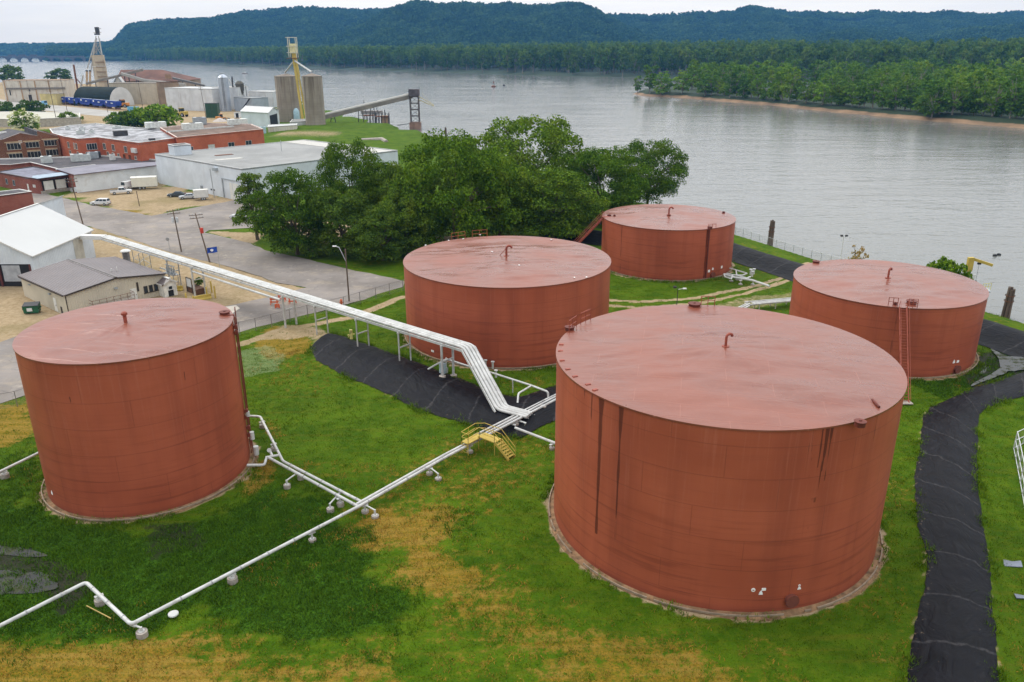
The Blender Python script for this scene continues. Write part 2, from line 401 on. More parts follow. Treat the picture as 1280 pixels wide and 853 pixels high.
def ground_material():
    m, t, b, _ = nodes_of('ground_cover'); N = NT(t); p = N.pos()
    n1 = N.noise(p, .22, 4.); n2 = N.noise(p, 1.3, 5., .65); n3 = N.noise(p, 5.5, 4., .7); n4 = N.noise(p, .06, 3.); n5 = N.noise(p, 16., 2., .6)
    # mown streaks: noise stretched along a direction
    mp = N.n('ShaderNodeMapping'); t.links.new(p, mp.inputs[0]); mp.inputs['Rotation'].default_value = (0, 0, R(-52)); mp.inputs['Scale'].default_value = (.12, 1.6, 1)
    ns = N.noise(mp.outputs[0], 1., 4.)
    g = N.mix(N.ramp(n1, .32, .68), (.036, .088, .002), (.074, .138, .004))
    g = N.mix(N.math('MULTIPLY', N.ramp(n2, .42, .66), .42), g, (.12, .15, .006))
    g = N.mix(N.math('MULTIPLY', N.ramp(ns, .5, .7), .45), g, (.12, .115, .009))
    g = N.mix(N.math('MULTIPLY', N.ramp(n3, .46, .66), .45), g, (.025, .058, .003))
    edge = lambda a, amt=.7: N.ramp(N.math('ADD', N.attr(a), N.math('MULTIPLY', N.math('SUBTRACT', N.math('ADD', N.math('MULTIPLY', n2, .6), N.math('MULTIPLY', n3, .4)), .5), amt*2)), .32, .68)
    lush = N.mix(N.ramp(n3, .4, .64), (.012, .042, .002), (.055, .13, .006)); lush = N.mix(N.math('MULTIPLY', N.ramp(n2, .4, .7), .55), lush, (.02, .05, .003))
    dry = N.mix(N.ramp(n3, .36, .64), (.3, .16, .02), (.11, .1, .009)); dry = N.mix(N.math('MULTIPLY', N.ramp(ns, .42, .62), .6), dry, (.34, .2, .045))
    dirt = N.mix(N.ramp(n2, .3, .7), (.3, .215, .12), (.42, .32, .2)); dirt = N.mix(N.math('MULTIPLY', N.ramp(n1, .45, .7), .5), dirt, (.25, .19, .11))
    dirt = N.mix(N.math('MULTIPLY', N.ramp(n4, .5, .66), .55), dirt, (.2, .16, .07))
    mud = N.mix(N.ramp(n3, .4, .6), (.036, .033, .022), (.016, .026, .007))
    pale = N.mix(N.ramp(n3, .4, .6), (.13, .19, .07), (.3, .33, .2))
    c = N.mix(N.math('MULTIPLY', edge('dry', 1.35), .85), g, dry)
    c = N.mix(edge('lush', .45), c, lush); c = N.mix(N.math('MULTIPLY', edge('pale', .8), .4), c, pale)
    c = N.mix(edge('dirt', .4), c, dirt); c = N.mix(edge('wet', .6), c, mud)
    c = N.mix(N.math('MULTIPLY', N.ramp(n5, .5, .7), .3), c, (.02, .03, .008))
    N.put(b.inputs['Base Color'], c)
    N.put(b.inputs['Roughness'], N.math('SUBTRACT', .92, N.math('MULTIPLY', edge('wet', .6), .35))); b.inputs['Specular IOR Level'].default_value = .06
    h = N.math('ADD', N.math('MULTIPLY', n3, .6), N.math('MULTIPLY', n5, .4)); N.put(b.inputs['Normal'], N.bump(h, .75, .22))
    return m
GXS = axis(-70, 92, .7, -1900, 330); GYS = axis(30, 172, .7, -70, 1500)
ground = tag(grid_obj('ground', GXS, GYS, lambda X, Y: gz(X.ravel(), Y.ravel()).reshape(X.shape), ground_material(),
             dict(dry=m_dry, lush=m_lush, dirt=m_dirt, wet=m_wet, pale=m_pale), keep=lambda X, Y, Z: Z > -7.2), kind='structure')

# --- river
def water_material():
    m, t, b, _ = nodes_of('river_water'); N = NT(t); p = N.pos()

    w1 = N.noise(N.scale(p, (.55, 1.0, 1)), .55, 4., .6, .4); w2 = N.noise(N.scale(p, (.3, 1., 1)), .11, 4., .55, .5); w3 = N.noise(N.scale(p, (.012, .05, 1)), 1., 4., .6)
    h = N.math('ADD', N.math('MULTIPLY', w1, .55), N.math('MULTIPLY', w2, 1.3))
    b.inputs['Base Color'].default_value = (.13, .133, .122, 1); b.inputs['IOR'].default_value = 1.33
    N.put(b.inputs['Roughness'], N.math('ADD', .06, N.math('MULTIPLY', N.ramp(w3, .35, .7), .12)))
    N.put(b.inputs['Normal'], N.bump(h, .62, .42))
    return m
mb = MB()
xs = [-14000, -2000, -400, 60, 200, 400, 1500, 14000]; ys = [-300, 200, 500, 1000, 2500, 14000]
vs = [(x, y, WZ) for y in ys for x in xs]; nx = len(xs)
mb.add(vs, [(j*nx+i, j*nx+i+1, (j+1)*nx+i+1, (j+1)*nx+i) for j in range(len(ys)-1) for i in range(nx-1)])
WATER = water_material()
tag(mb.build('river', WATER), kind='structure')

# --- streets
def asphalt_material():
    m, t, b, _ = nodes_of('worn_asphalt'); N = NT(t); p = N.pos()
    n1 = N.noise(p, .07, 5., .6); n2 = N.noise(p, .6, 5., .6); n3 = N.noise(p, 7., 3.)
    mp = N.n('ShaderNodeMapping'); t.links.new(p, mp.inputs[0]); mp.inputs['Rotation'].default_value = (0, 0, R(34)); mp.inputs['Scale'].default_value = (.05, .9, 1)
    st = N.noise(mp.outputs[0], 1., 5., .6, .6)
    c = N.mix(N.ramp(n1, .38, .62), (.165, .142, .125), (.255, .222, .198)); n7 = N.noise(p, .16, 6., .7); c = N.mix(N.math('MULTIPLY', N.ramp(n7, .5, .66), .5), c, (.34, .28, .205)); c = N.mix(N.math('MULTIPLY', N.ramp(st, .42, .66), .45), c, (.19, .175, .165))
    c = N.mix(N.math('MULTIPLY', N.ramp(n2, .55, .75), .45), c, (.42, .37, .31)); c = N.mix(N.math('MULTIPLY', N.ramp(n3, .5, .7), .3), c, (.2, .19, .18))
    v = N.n('ShaderNodeTexVoronoi', feature='DISTANCE_TO_EDGE'); v.inputs['Scale'].default_value = .11; t.links.new(N.n('ShaderNodeVectorMath', operation='ADD').outputs[0], v.inputs['Vector'])
    va = v.inputs['Vector'].links[0].from_node; t.links.new(p, va.inputs[0]); cb = N.n('ShaderNodeTexNoise'); cb.inputs['Scale'].default_value = .35; t.links.new(p, cb.inputs['Vector'])
    sc = N.n('ShaderNodeVectorMath', operation='SCALE'); t.links.new(cb.outputs['Color'], sc.inputs[0]); sc.inputs['Scale'].default_value = 4.; t.links.new(sc.outputs[0], va.inputs[1])
    crack = N.math('SUBTRACT', 1., N.ramp(v.outputs['Distance'], 0., .014))
    c = N.mix(N.math('MULTIPLY', crack, .3), c, (.09, .085, .08))
    N.put(b.inputs['Base Color'], c); b.inputs['Roughness'].default_value = .85; b.inputs['Specular IOR Level'].default_value = .2; N.put(b.inputs['Normal'], N.bump(n3, .3, .03))
    return m
ASPH = asphalt_material()
def flat_sheet(name, poly, z, material):
    mb = MB(); tri = tessellate_polygon([[Vector((p[0], p[1], 0)) for p in poly]])
    fs = []
    for t in tri:
        a, b_, c = [poly[i] for i in t]
        fs.append(t if (b_[0]-a[0])*(c[1]-a[1])-(b_[1]-a[1])*(c[0]-a[0]) > 0 else (t[0], t[2], t[1]))
    mb.add([(p[0], p[1], z) for p in poly], fs); return mb.build(name, material)
def smoothpoly(P, seed=0, amp=.25):
    P = np.asarray(P); n = len(P); out = []
    for i in range(n):
        a, b = P[i], P[(i+1) % n]; k = max(1, int(np.hypot(*(b-a))/2.5))
        for j in range(k): out.append(a+(b-a)*j/k)
    r = np.random.default_rng(seed); out = np.array(out)
    return out + r.normal(0, amp, out.shape)
tag(flat_sheet('road', smoothpoly(ROADP, 1, .18), .035, ASPH), kind='structure')
# grey service lane in the mill yard, concrete edge of the street
lane = [a2(*p) for p in [(-60, 118), (60, 131), (170, 142), (215, 150), (200, 152), (120, 145), (40, 137), (-60, 130)]]
tag(flat_sheet('service_lane', lane, .06, mat('lane_grey', (.34, .32, .29), .9, var=.15, sc=.08)), kind='structure')
apron = [a2(*p) for p in [(262, 387), (295, 382), (300, 386), (285, 396), (250, 402), (215, 404)]]
tag(flat_sheet('concrete_apron', apron, .06, mat('apron', (.5, .45, .38), .9, var=.12, sc=.5)), kind='structure')
# puddles
PUD = None
def puddle(pts, seed):
    global PUD
    if PUD is None:
        PUD, t, b, _ = nodes_of('puddle_water'); N = NT(t); n = N.noise(N.pos(), 1.1, 5., .65); g = N.ramp(n, .45, .62)
        N.put(b.inputs['Base Color'], N.mix(g, (.025, .025, .022), (.035, .04, .015))); N.put(b.inputs['Roughness'], N.math('ADD', .06, N.math('MULTIPLY', g, .6)))
        b.inputs['Specular IOR Level'].default_value = .14; N.put(b.inputs['Normal'], N.bump(N.noise(N.pos(), 7., 3.), .15, .03))
    P = arr([a2(*p) for p in pts]); L_ = np.hypot(*(np.roll(P, -1, 0)-P).T).sum(); P = resample(np.vstack([P, P[:1]]), int(L_/.25))[:-1]
    k_ = np.ones(7)/7; P = np.stack([np.convolve(np.r_[P[-3:, i], P[:, i], P[:3, i]], k_, 'valid') for i in (0, 1)], -1)
    c = P.mean(0); P = P + ((fbm(P[:, 0], P[:, 1], 1.1, seed)-.5)*1.1)[:, None]*(P-c)/np.maximum(.8, np.hypot(*(P-c).T)[:, None])
    zz = max(float(gz(p[0], p[1])[0]) for p in np.vstack([P, c[None]]))+.012
    return tag(flat_sheet('puddle', P, min(zz, .22), PUD), kind='structure')
puddle([(-40, 712), (0, 714), (30, 713), (52, 718), (70, 728), (74, 738), (50, 741), (20, 745), (-40, 750)], 3)
puddle([(-40, 681), (10, 684), (40, 690), (62, 697), (40, 699), (0, 696), (-40, 694)], 4)
puddle([(1236, 436), (1246, 441), (1256, 447), (1290, 448), (1290, 462), (1258, 468), (1236, 476), (1212, 486), (1216, 481), (1238, 470), (1250, 462), (1248, 450)], 5)
puddle([(1222, 467), (1228, 463), (1234, 456), (1238, 458), (1233, 466), (1225, 469)], 6)

# --- black liners over the dikes
def liner_material():
    m, t, b, _ = nodes_of('black_liner'); N = NT(t); p = N.pos(); uv = N.uv(); u, v, _ = N.sep(uv)
    n1 = N.noise(p, .45, 5., .65); n2 = N.noise(p, 3., 4., .7); n3 = N.noise(N.scale(uv, (.45, .9, 1)), 1., 3., .5, 1.4); n4 = N.noise(p, 11., 3.)
    c = N.mix(N.ramp(n1, .3, .7), (.003, .003, .0045), (.008, .008, .011)); c = N.mix(N.math('MULTIPLY', N.ramp(n3, .55, .75), .4), c, (.02, .019, .02))
    wob = N.math('MULTIPLY', N.math('SUBTRACT', N.noise(p, .6, 3.), .5), 1.2)
    fr = N.math('ABSOLUTE', N.math('SUBTRACT', N.math('FRACT', N.math('DIVIDE', N.math('ADD', u, wob), 5.6)), .5))
    seam = N.math('SUBTRACT', 1., N.ramp(fr, .006, .03)); c = N.mix(N.math('MULTIPLY', seam, N.math('MULTIPLY', N.ramp(n2, .3, .6), .5)), c, (.075, .07, .07))
    d = N.ramp(N.math('ADD', n2, N.math('MULTIPLY', N.attr('soil'), .33)), .66, .78)
    c = N.mix(N.math('MULTIPLY', d, .75), c, (.17, .125, .085))
    N.put(b.inputs['Base Color'], c); N.put(b.inputs['Roughness'], N.math('ADD', .46, N.math('MULTIPLY', n1, .25))); b.inputs['Specular IOR Level'].default_value = .11
    N.put(b.inputs['Normal'], N.bump(n3, .5, .3))
    return m
LINER = liner_material()
def liner(A, B, label, seed, n=110, k=26, ragged=.1, soilB=.42, soilA=.12):
    A = resample(A, n); B = resample(B, n); r = np.random.default_rng(seed)
    sm = lambda a: np.convolve(np.pad(a, 3, mode='edge'), np.ones(7)/7, 'valid')
    dA = (B-A)/np.hypot(*(B-A).T)[:, None]
    A = A + dA*(r.normal(0, ragged*.5, n)+sm(r.normal(0, ragged*2, n)))[:, None]; B = B + dA*(r.normal(0, ragged*.5, n)+sm(r.normal(0, ragged*2, n)))[:, None]
    t = np.linspace(0, 1, k)[None, :, None]; P = A[:, None, :]*(1-t)+B[:, None, :]*t
    X, Y = P[..., 0], P[..., 1]; Z = gz(X.ravel(), Y.ravel()).reshape(X.shape)
    e = np.minimum(t[..., 0], 1-t[..., 0]); s = np.arange(n)[:, None]*np.ones((1, k))
    Z = Z + .12 + .05*np.exp(-((s*.17+.9*fbm(X, Y, 3, seed)) % 1.-.5)**2*90)+.22*(fbm(X, Y, 3.2, seed+5)-.5)*sstep(e*8) - .045*(e < .01)
    V = np.stack([X, Y, Z], -1).reshape(-1, 3); i = np.arange(n*k).reshape(n, k)
    F = np.stack([i[:-1, :-1], i[:-1, 1:], i[1:, 1:], i[1:, :-1]], -1).reshape(-1, 4)
    a, b_, c = V[F[0, 0]], V[F[0, 1]], V[F[0, 2]]
    if np.cross(b_-a, c-b_)[2] < 0: F = F[:, ::-1]
    me = D.meshes.new('dike_liner'); me.from_pydata(V.tolist(), [], F.tolist()); me.polygons.foreach_set('use_smooth', [True]*len(F))
    L = np.r_[0, np.cumsum(np.hypot(*np.diff((A+B)/2, axis=0).T))]
    uvl = me.uv_layers.new(name='UVMap'); W = np.hypot(*(B-A).T)
    UVv = np.stack([np.repeat(L, k), (t[..., 0]*W[:, None]).ravel()], -1); uvl.data.foreach_set('uv', UVv[F.ravel()].ravel())
    at_ = me.attributes.new('soil', 'FLOAT', 'POINT'); tt = np.repeat(t[..., 0], n, 0); so = soilA*sstep(1-tt*5)+soilB*sstep(1-(1-tt)*4)
    at_.data.foreach_set('value', so.astype(np.float32).ravel()); me.materials.append(LINER); me.update()
    o = D.objects.new('dike_liner', me); COL.objects.link(o); WL[o] = Vector((0, 0, 0))
    return tag(o, label, 'liner', 'black liners over the dikes')
liner(L1A, L1B, 'black plastic sheet over the low dike beneath the elevated white pipes', 101)
liner(L2A, L2B, 'long creased black plastic sheet running down the right side to the bottom of the photo', 102, n=150, ragged=.08, soilB=.05, soilA=.3)
def inner(P, off):
    P = np.asarray(P); d = np.gradient(P, axis=0); d /= np.hypot(*d.T)[:, None]; return P + np.stack([d[:, 1], -d[:, 0]], -1)*off
DK = resample(DIKE, 60)
sgn = 1 if inner(DK, 1.)[30, 0] < DK[30, 0] else -1
liner(inner(DK, sgn*.7), inner(DK, sgn*6.6), 'black plastic sheet on the inner slope of the river dike behind the tanks', 103, n=170, ragged=.1, soilB=.1, soilA=.1)

# --- farther shore, island and bluffs
FOREST_FLOOR = mat('forest_floor', (.012, .028, .01), .95, var=.4, sc=.05, spec=.05)
SAND = mat('river_sand', (.36, .25, .15), .95, var=.25, sc=.08)
def bank_material(sandy=True):
    m, t, b, _ = nodes_of('bank_soil'); N = NT(t); z = N.sep(N.pos())[2]; n = N.noise(N.pos(), .08, 4.)
    s = N.ramp(N.math('ADD', z, N.math('MULTIPLY', n, 1.6)), -1.9 if sandy else -5.5, -1.1 if sandy else -3.2)
    N.put(b.inputs['Base Color'], N.mix(s, N.mix(N.ramp(n, .3, .7), (.27, .17, .095), (.15, .095, .055)), (.014, .03, .008))); b.inputs['Roughness'].default_value = .95
    return m
BANK = bank_material(); BANKF = bank_material(False)
IF = [a2(*p, WZ) for p in [(788, 117.5), (800, 120), (850, 122.5), (900, 127), (960, 132), (1000, 136.5), (1045, 141), (1090, 145), (1140, 150), (1200, 154.5), (1280, 161), (1400, 173), (1600, 196)]]
IB = [(1500, 900), (900, 960), (560, 960), (380, 990), (262, 1005), (200, 985), (150, 900)]
ISLAND = arr(IF+IB)
def isl_z(X, Y):
    d = sd_poly(X, Y, ISLAND); w = (fbm(X, Y, 30, 201)-.5)*9
    return np.where(True, -4.6 + 4.4*sstep((-d+w*.35+1)/12) + 1.0*sstep((-d-20)/60), 0)
tag(grid_obj('island', axis(95, 420, 5, 95, 1500, 1.1), axis(300, 830, 5, 280, 1030, 1.1), isl_z, BANK, keep=lambda X, Y, Z: Z > -4.5), kind='structure')
FARB = arr([(-9000, 5060), (-2850, 5000), (-2330, 4750), (-2200, 4250), (-1980, 3800)] + [a2(*p, WZ) for p in [(128, 75.5), (225, 79), (330, 83), (400, 86), (480, 88.7), (560, 91), (640, 93.5), (720, 95.5), (795, 97), (900, 99.5), (1000, 101.5), (1150, 105), (1300, 109), (1500, 115)]] + [(2200, 1000)])
FARB = np.array([p for p in FARB if True])
def far_z(X, Y):
    d, s = dist_poly(X, Y, FARB); sd = np.where(s > 0, d, -d)
    return -5 + 5.2*sstep((sd+4)/25) + 14*sstep((sd-40)/700)
tag(grid_obj('far_bank', np.r_[np.arange(-7000, -2000, 250), np.arange(-2000, 2400, 45)], np.r_[np.arange(900, 2600, 30), np.arange(2600, 5250, 130)], far_z, BANKF, keep=lambda X, Y, Z: Z > -4.9), kind='structure')

# bluffs: skyline measured as (pixel x, pixel y) at the ridge distance
SKY1 = [(60, 58), (120, 55), (140, 53), (150, 47), (165, 31), (180, 28), (200, 25), (255, 23), (290, 19), (310, 14), (345, 12), (380, 11), (440, 12), (480, 11), (520, 12), (600, 18), (700, 24), (760, 19), (800, 19), (830, 19), (870, 16), (890, 17), (920, 12), (945, 8), (960, 9), (985, 14), (1010, 13), (1040, 16), (1070, 16), (1085, 13), (1110, 15), (1130, 17), (1150, 18), (1180, 16), (1220, 16), (1280, 13), (1400, 10), (1600, 20)]
SKY2 = [(300, 62), (400, 48), (450, 28), (480, 14), (500, 8), (520, 4.5), (600, 4), (650, 6), (715, 4), (730, 5), (745, 12), (760, 20), (785, 34), (820, 46), (880, 56), (960, 62)]
SKY3 = [(860, 62), (940, 52), (1010, 44), (1060, 36), (1100, 40), (1150, 46), (1200, 36), (1280, 28), (1400, 24)]
def ridge(X, Y, sky, Yc, wf, wb, seed, am=.55):
    px = 640+FPX*X/np.maximum(Y, 1)*1.065*np.cos(0)      # direction to the point, in photograph columns at the horizon
    sx = np.array([s[0] for s in sky], float); top = np.array([hgt((0, Yc, 0), s[0], s[1]) for s in sky])
    h = np.interp(px, sx, top, left=0, right=top[-1])
    spur = fbm(X+.45*(Y-Yc), Y*.25, 330, seed)
    yc = Yc + (spur-.5)*520
    u = np.where(Y < yc, (yc-Y)/(wf*(.5+1.0*spur)), (Y-yc)/wb)
    f = np.clip(1-u, 0, 1); f = f**.8*(1-.0)
    return h*np.clip(f*(1+am*(fbm(X, Y, 260, seed+3)-.5)*(u > .12)), 0, 1.0)
def hill_z(X, Y):
    z = np.maximum(ridge(X, Y, SKY1, 4000, 1000, 900, 301), ridge(X, Y, SKY2, 3350, 900, 700, 311))
    z = np.maximum(z, ridge(X, Y, SKY3, 3100, 700, 600, 321))
    low = 62*np.exp(-((Y-4900)/300)**2)*sstep((-X-600)/900)*(.8+.4*fbm(X, Y, 500, 331))
    return np.maximum(z, low)-10+6*(fbm(X, Y, 45, 340)-.5)
HX = np.r_[np.arange(-6000, -3200, 120), np.arange(-3200, 3400, 26)]; HY = np.r_[np.arange(2300, 4400, 26), np.arange(4400, 5250, 60)]
hills = tag(grid_obj('hills', HX, HY, hill_z, FOREST_FLOOR, keep=lambda X, Y, Z: Z > 6), kind='structure')
# ------------------------------------------------------------------ foliage
def leaf_material(name, c1, c2, trans=.25, tint=(.12, .15, .015), hv=None):
    m = D.materials.new(name); m.use_nodes = True; t = m.node_tree; t.nodes.clear(); N = NT(t)
    out = N.n('ShaderNodeOutputMaterial'); geo = N.n('ShaderNodeNewGeometry'); rd = geo.outputs['Random Per Island']
    oi = N.n('ShaderNodeObjectInfo').outputs['Random']
    n = N.noise(geo.outputs['Position'], .35 if hv is None else hv, 2.)
    c = N.mix(rd, c1, c2); c = N.mix(N.math('MULTIPLY', N.ramp(n, .45, .7), .45), c, tint)
    c = N.mix(1., c, N.mix(oi, (.6, .68, .65), (1.3, 1.2, 1.)), 'MULTIPLY')
    d = N.n('ShaderNodeBsdfPrincipled'); N.put(d.inputs['Base Color'], c); d.inputs['Roughness'].default_value = .65; d.inputs['Specular IOR Level'].default_value = .07
    tr = N.n('ShaderNodeBsdfTranslucent'); N.put(tr.inputs['Color'], N.mix(1., c, (1.2, 1.3, .6), 'MULTIPLY'))
    mx = N.n('ShaderNodeMixShader'); mx.inputs[0].default_value = trans; t.links.new(d.outputs[0], mx.inputs[1]); t.links.new(tr.outputs[0], mx.inputs[2])
    t.links.new(mx.outputs[0], out.inputs[0]); return m
LEAF_A = leaf_material('leaves_green', (.022, .062, .005), (.155, .255, .02), .28, (.2, .25, .02))
LEAF_B = leaf_material('leaves_bright', (.028, .078, .005), (.175, .29, .018), .28, (.23, .29, .022))
LEAF_C = leaf_material('leaves_dark', (.018, .05, .007), (.12, .2, .024), .28, (.15, .19, .02))
LEAF_F = leaf_material('leaves_far_wood', (.045, .1, .018), (.11, .18, .035), .3, (.15, .19, .035), .03)
LEAF_H = leaf_material('leaves_hill', (.005, .028, .013), (.06, .125, .04), .1, (.11, .19, .055), .008)
LEAF_I = leaf_material('leaves_island', (.05, .125, .014), (.14, .235, .028), .3, (.2, .26, .03), .05)
BARK = mat('bark', (.11, .085, .06), .9, var=.3, sc=2., streak=True)
BARKP = mat('pale_bark', (.22, .19, .16), .9, var=.3, sc=2., streak=True)

def leaf_cards(centers, radii, n, size, seed, squash=.8, inner_=.35):
    r = np.random.default_rng(seed); k = len(centers); w = radii**2/np.sum(radii**2)
    idx = r.choice(k, n, p=w); v = r.normal(size=(n, 3)); v /= np.linalg.norm(v, axis=1)[:, None]
    v[:, 2] = np.where(v[:, 2] < -.25, -v[:, 2]*.6, v[:, 2])
    rad = radii[idx]*(1-(1-inner_)*r.random(n)**2.2)
    p = centers[idx] + v*rad[:, None]*np.array([1, 1, squash])
    nrm = v*.9 + r.normal(size=(n, 3))*.55 + np.array([0, 0, .25]); nrm /= np.linalg.norm(nrm, axis=1)[:, None]
    a = np.cross(nrm, r.normal(size=(n, 3))); a /= np.linalg.norm(a, axis=1)[:, None]; b = np.cross(nrm, a)
    s = size*(.55+.9*r.random(n))[:, None]; l = s*(.6+.5*r.random(n))[:, None]
    fold = nrm*s*.18
    return np.stack([p-a*s*.5-fold, p-b*l*.5, p+a*s*.5-fold, p+b*l*.5], 1)
def mesh_cards(name, Q, material):
    n = len(Q); me = D.meshes.new(name); me.vertices.add(n*4); me.vertices.foreach_set('co', Q.reshape(-1).astype(np.float32))
    me.loops.add(n*4); me.loops.foreach_set('vertex_index', np.arange(n*4, dtype=np.int32))
    me.polygons.add(n); me.polygons.foreach_set('loop_start', np.arange(0, n*4, 4, dtype=np.int32)); me.update(calc_edges=True)
    me.materials.append(material); return me
def crown_blobs(seed, h, r, z0, n, kind='round'):
    q = np.random.default_rng(seed); C = []; S = []
    for i in range(n):
        u = (i+.5)/n; t = q.random()
        if kind == 'round': zr = math.sin(math.pi*min(1, .18+.75*u))**.7
        elif kind == 'full': zr = (.72+.4*math.sin(math.pi*u))*(1 if u < .75 else 1-(u-.75)*1.5)
        elif kind == 'vase': zr = (.35+.75*u)*(1 if u < .8 else .8)
        elif kind == 'tall': zr = (1-u*.75)**.8
        else: zr = (1-u)**.6
        ang = i*2.399+q.normal(0, .5); rr = r*zr*(.35+.6*math.sqrt(t))*(.85+.3*q.random())
        C.append((rr*math.cos(ang), rr*math.sin(ang), z0+(h-z0)*(.06+.86*u)+q.normal(0, .03)*h)); S.append((h-z0)*(.1+.1*q.random())*(.85+.3*(1-u))*1.25 if kind == 'full' or n > 50 else r*(.26+.2*q.random())*(.8+.4*(1-u)))
    return np.array(C), np.array(S)
def tree_meshes(seed, h, r, z0, nb, nl, size, leaf, kind='round', bark=None, seg=7):
    C, S = crown_blobs(seed, h, r, z0, nb, kind)
    crown = mesh_cards('crown', leaf_cards(C, S*(.86 if nl > 5000 else 1), nl, size, seed+1, inner_=.62 if nl > 5000 else .35), leaf)
    q = random.Random(seed); mb = MB(); tr = h*.022+.08
    top = Vector((q.uniform(-.05, .05)*h, q.uniform(-.05, .05)*h, z0+(h-z0)*.55))
    mb.tube([(0, 0, -.3), (0, 0, .25), (top.x*.3, top.y*.3, z0*.7), (top.x*.7, top.y*.7, z0+(h-z0)*.25), top], [tr*1.5, tr*1.1, tr*.85, tr*.6, tr*.2], seg)
    for i in range(min(nb, 12)):
        c = Vector(C[(i*nb)//min(nb, 12)]); b = Vector((top.x*.4, top.y*.4, z0*.6+(c.z-z0)*.35+.2)); mid = b.lerp(c, .5)+Vector((0, 0, .06*h))
        mb.tube([b, mid, c], [tr*.45, tr*.3, tr*.1], 5)
    trunk = mb.build('trunk', bark or BARK, smooth=True); tm = trunk.data; D.objects.remove(trunk)
    return tm, crown
def tree_thing(name, meshes, loc, label, cat='tree', group=None, rz=0., sc=1.):
    o = thing(name, label, cat, loc, group)
    for nm, me in zip(('trunk', 'crown'), meshes):
        c = D.objects.new(nm, me); COL.objects.link(c); c.parent = o
    o.rotation_euler = (0, 0, rz); o.scale = (sc, sc, sc) if not isinstance(sc, tuple) else sc
    return o

# --- the grove between the street and the river
GT = [tree_meshes(400, 15.5, 8, 1.0, 60, 22000, .36, LEAF_A), tree_meshes(410, 17.5, 11, 1.2, 95, 32000, .38, LEAF_B), tree_meshes(420, 19, 11.5, 2.2, 90, 29000, .4, LEAF_A, 'full'),
      tree_meshes(430, 13, 7.5, .4, 60, 20000, .35, LEAF_C), tree_meshes(440, 16, 5.6, 3.2, 40, 9000, .38, LEAF_C, 'tall', BARK)]
def grove(kind, px, py, ytop, label, rz, half=50, base=None, h0=(15.5, 17.5, 19, 13, 16), r0=(8, 11, 11.5, 7.5, 5.6)):
    p = at(px, py); p.z = float(gz(p.x, p.y)[0]); h = hgt(p, px, ytop)-p.z; s = h/(h0[kind]*1.0); w_ = half*math.hypot(p.x, p.y)/FPX/r0[kind]*.98
    return tree_thing('broadleaf_tree', GT[kind], p, label, rz=rz, sc=(w_, w_, s), group='trees of the grove beside the street')
grove(4, 322, 300, 212, 'small dark green tree with loose drooping branches, leftmost in the grove beside the white warehouse', .3, 26)
grove(0, 372, 318, 214, 'rounded green tree standing close to the street edge, left part of the grove', 1.2, 46)
grove(3, 430, 318, 238, 'low dense tree behind the street lamp at the front of the grove', 2.2, 48)
grove(2, 442, 296, 176, 'tall dark tree with a wide crown rising in front of the grey warehouse roof', 3.1, 40)
grove(3, 478, 326, 262, 'short bushy dark tree at the right of the street lamp, under the grove', 4.0, 40)
grove(1, 572, 312, 168, 'big bright green tree behind the middle tank with the roof handrail', .7, 74)
grove(3, 510, 318, 235, 'dark bushy tree filling the gap left of the big bright green tree', 5.1, 40)
grove(2, 668, 268, 146, 'tallest tree of the grove with thin upper branches against the river', 1.9, 72)
grove(0, 690, 300, 212, 'rounded green tree behind the right rim of the middle tank', 3.6, 58)
grove(2, 809, 262, 176, 'dark tree with an open ragged crown behind the farthest tank', 5.3, 44)
grove(1, 752, 280, 186, 'dense green tree between the tallest tree and the farthest tank', 2.6, 56)
grove(0, 625, 300, 196, 'green tree squeezed between the big bright green tree and the tallest tree', .1, 52)
grove(3, 506, 304, 206, 'dark green tree between the tall dark tree and the big bright green tree', 1.7, 38)
grove(3, 552, 296, 214, 'dark tree standing behind the left part of the big bright green tree', 2.9, 38)
grove(0, 480, 300, 202, 'green tree tucked behind the tall dark tree, right of the grey warehouse roof', 4.4, 36)
# low shrubs at their feet
BUSHES = [tree_meshes(460, 3.2, 2.3, .2, 14, 1500, .34, LEAF_C), tree_meshes(470, 3.6, 2.6, .3, 16, 1700, .36, LEAF_B)]
for i, (px, py, k, s, lab) in enumerate([(455, 318, 0, 1., 'dark shrub under the grove just right of the street lamp'), (535, 322, 1, 1.1, 'green shrub under the big bright green tree by the middle tank'),
                                (390, 322, 0, .9, 'dark shrub at the street edge under the rounded tree'), (700, 296, 1, 1.3, 'green shrub beside the foot of the red diagonal stair')]):
    p = at(px, py); p.z = float(gz(p.x, p.y)[0]); tree_thing('shrub', BUSHES[k], p, lab, 'shrub', 'shrubs under the grove', rz=i*1.3, sc=s)

# --- trees and bushes of the mill yard
MT = [tree_meshes(500, 12, 6.5, 1., 26, 1500, 1.1, LEAF_C), tree_meshes(510, 6, 6., .3, 22, 1800, .8, LEAF_B), tree_meshes(520, 5.5, 5.2, .3, 20, 1600, .75, LEAF_C)]
def yard(k, px, py, ytop, half, label, h0=(12, 6, 5.5), r0=(6.5, 6., 5.2), nm='broadleaf_tree', cat='tree', z=0., group='trees and bushes of the mill yard', rz=.5):
    p = at(px, py, z); h = hgt(p, px, ytop)-z; s = h/h0[k]; w = half*p.y/FPX/r0[k]
    return tree_thing(nm, MT[k], p, label, cat, group, rz, (w, w, s))
yard(0, 17, 106, 82, 14, 'round tree at the left edge behind the long rusty white building')
yard(0, 77, 104, 86, 13, 'wide low dark tree behind the long rusty white building near the mill tower', rz=1.)
yard(1, 196, 160, 132, 28, 'large green bush behind the flat grey roof of the brick factory', nm='bush', cat='bush')
yard(2, 168, 160, 139, 22, 'dark bush at the left half of the green bushes behind the brick factory', nm='bush', cat='bush', rz=2.)
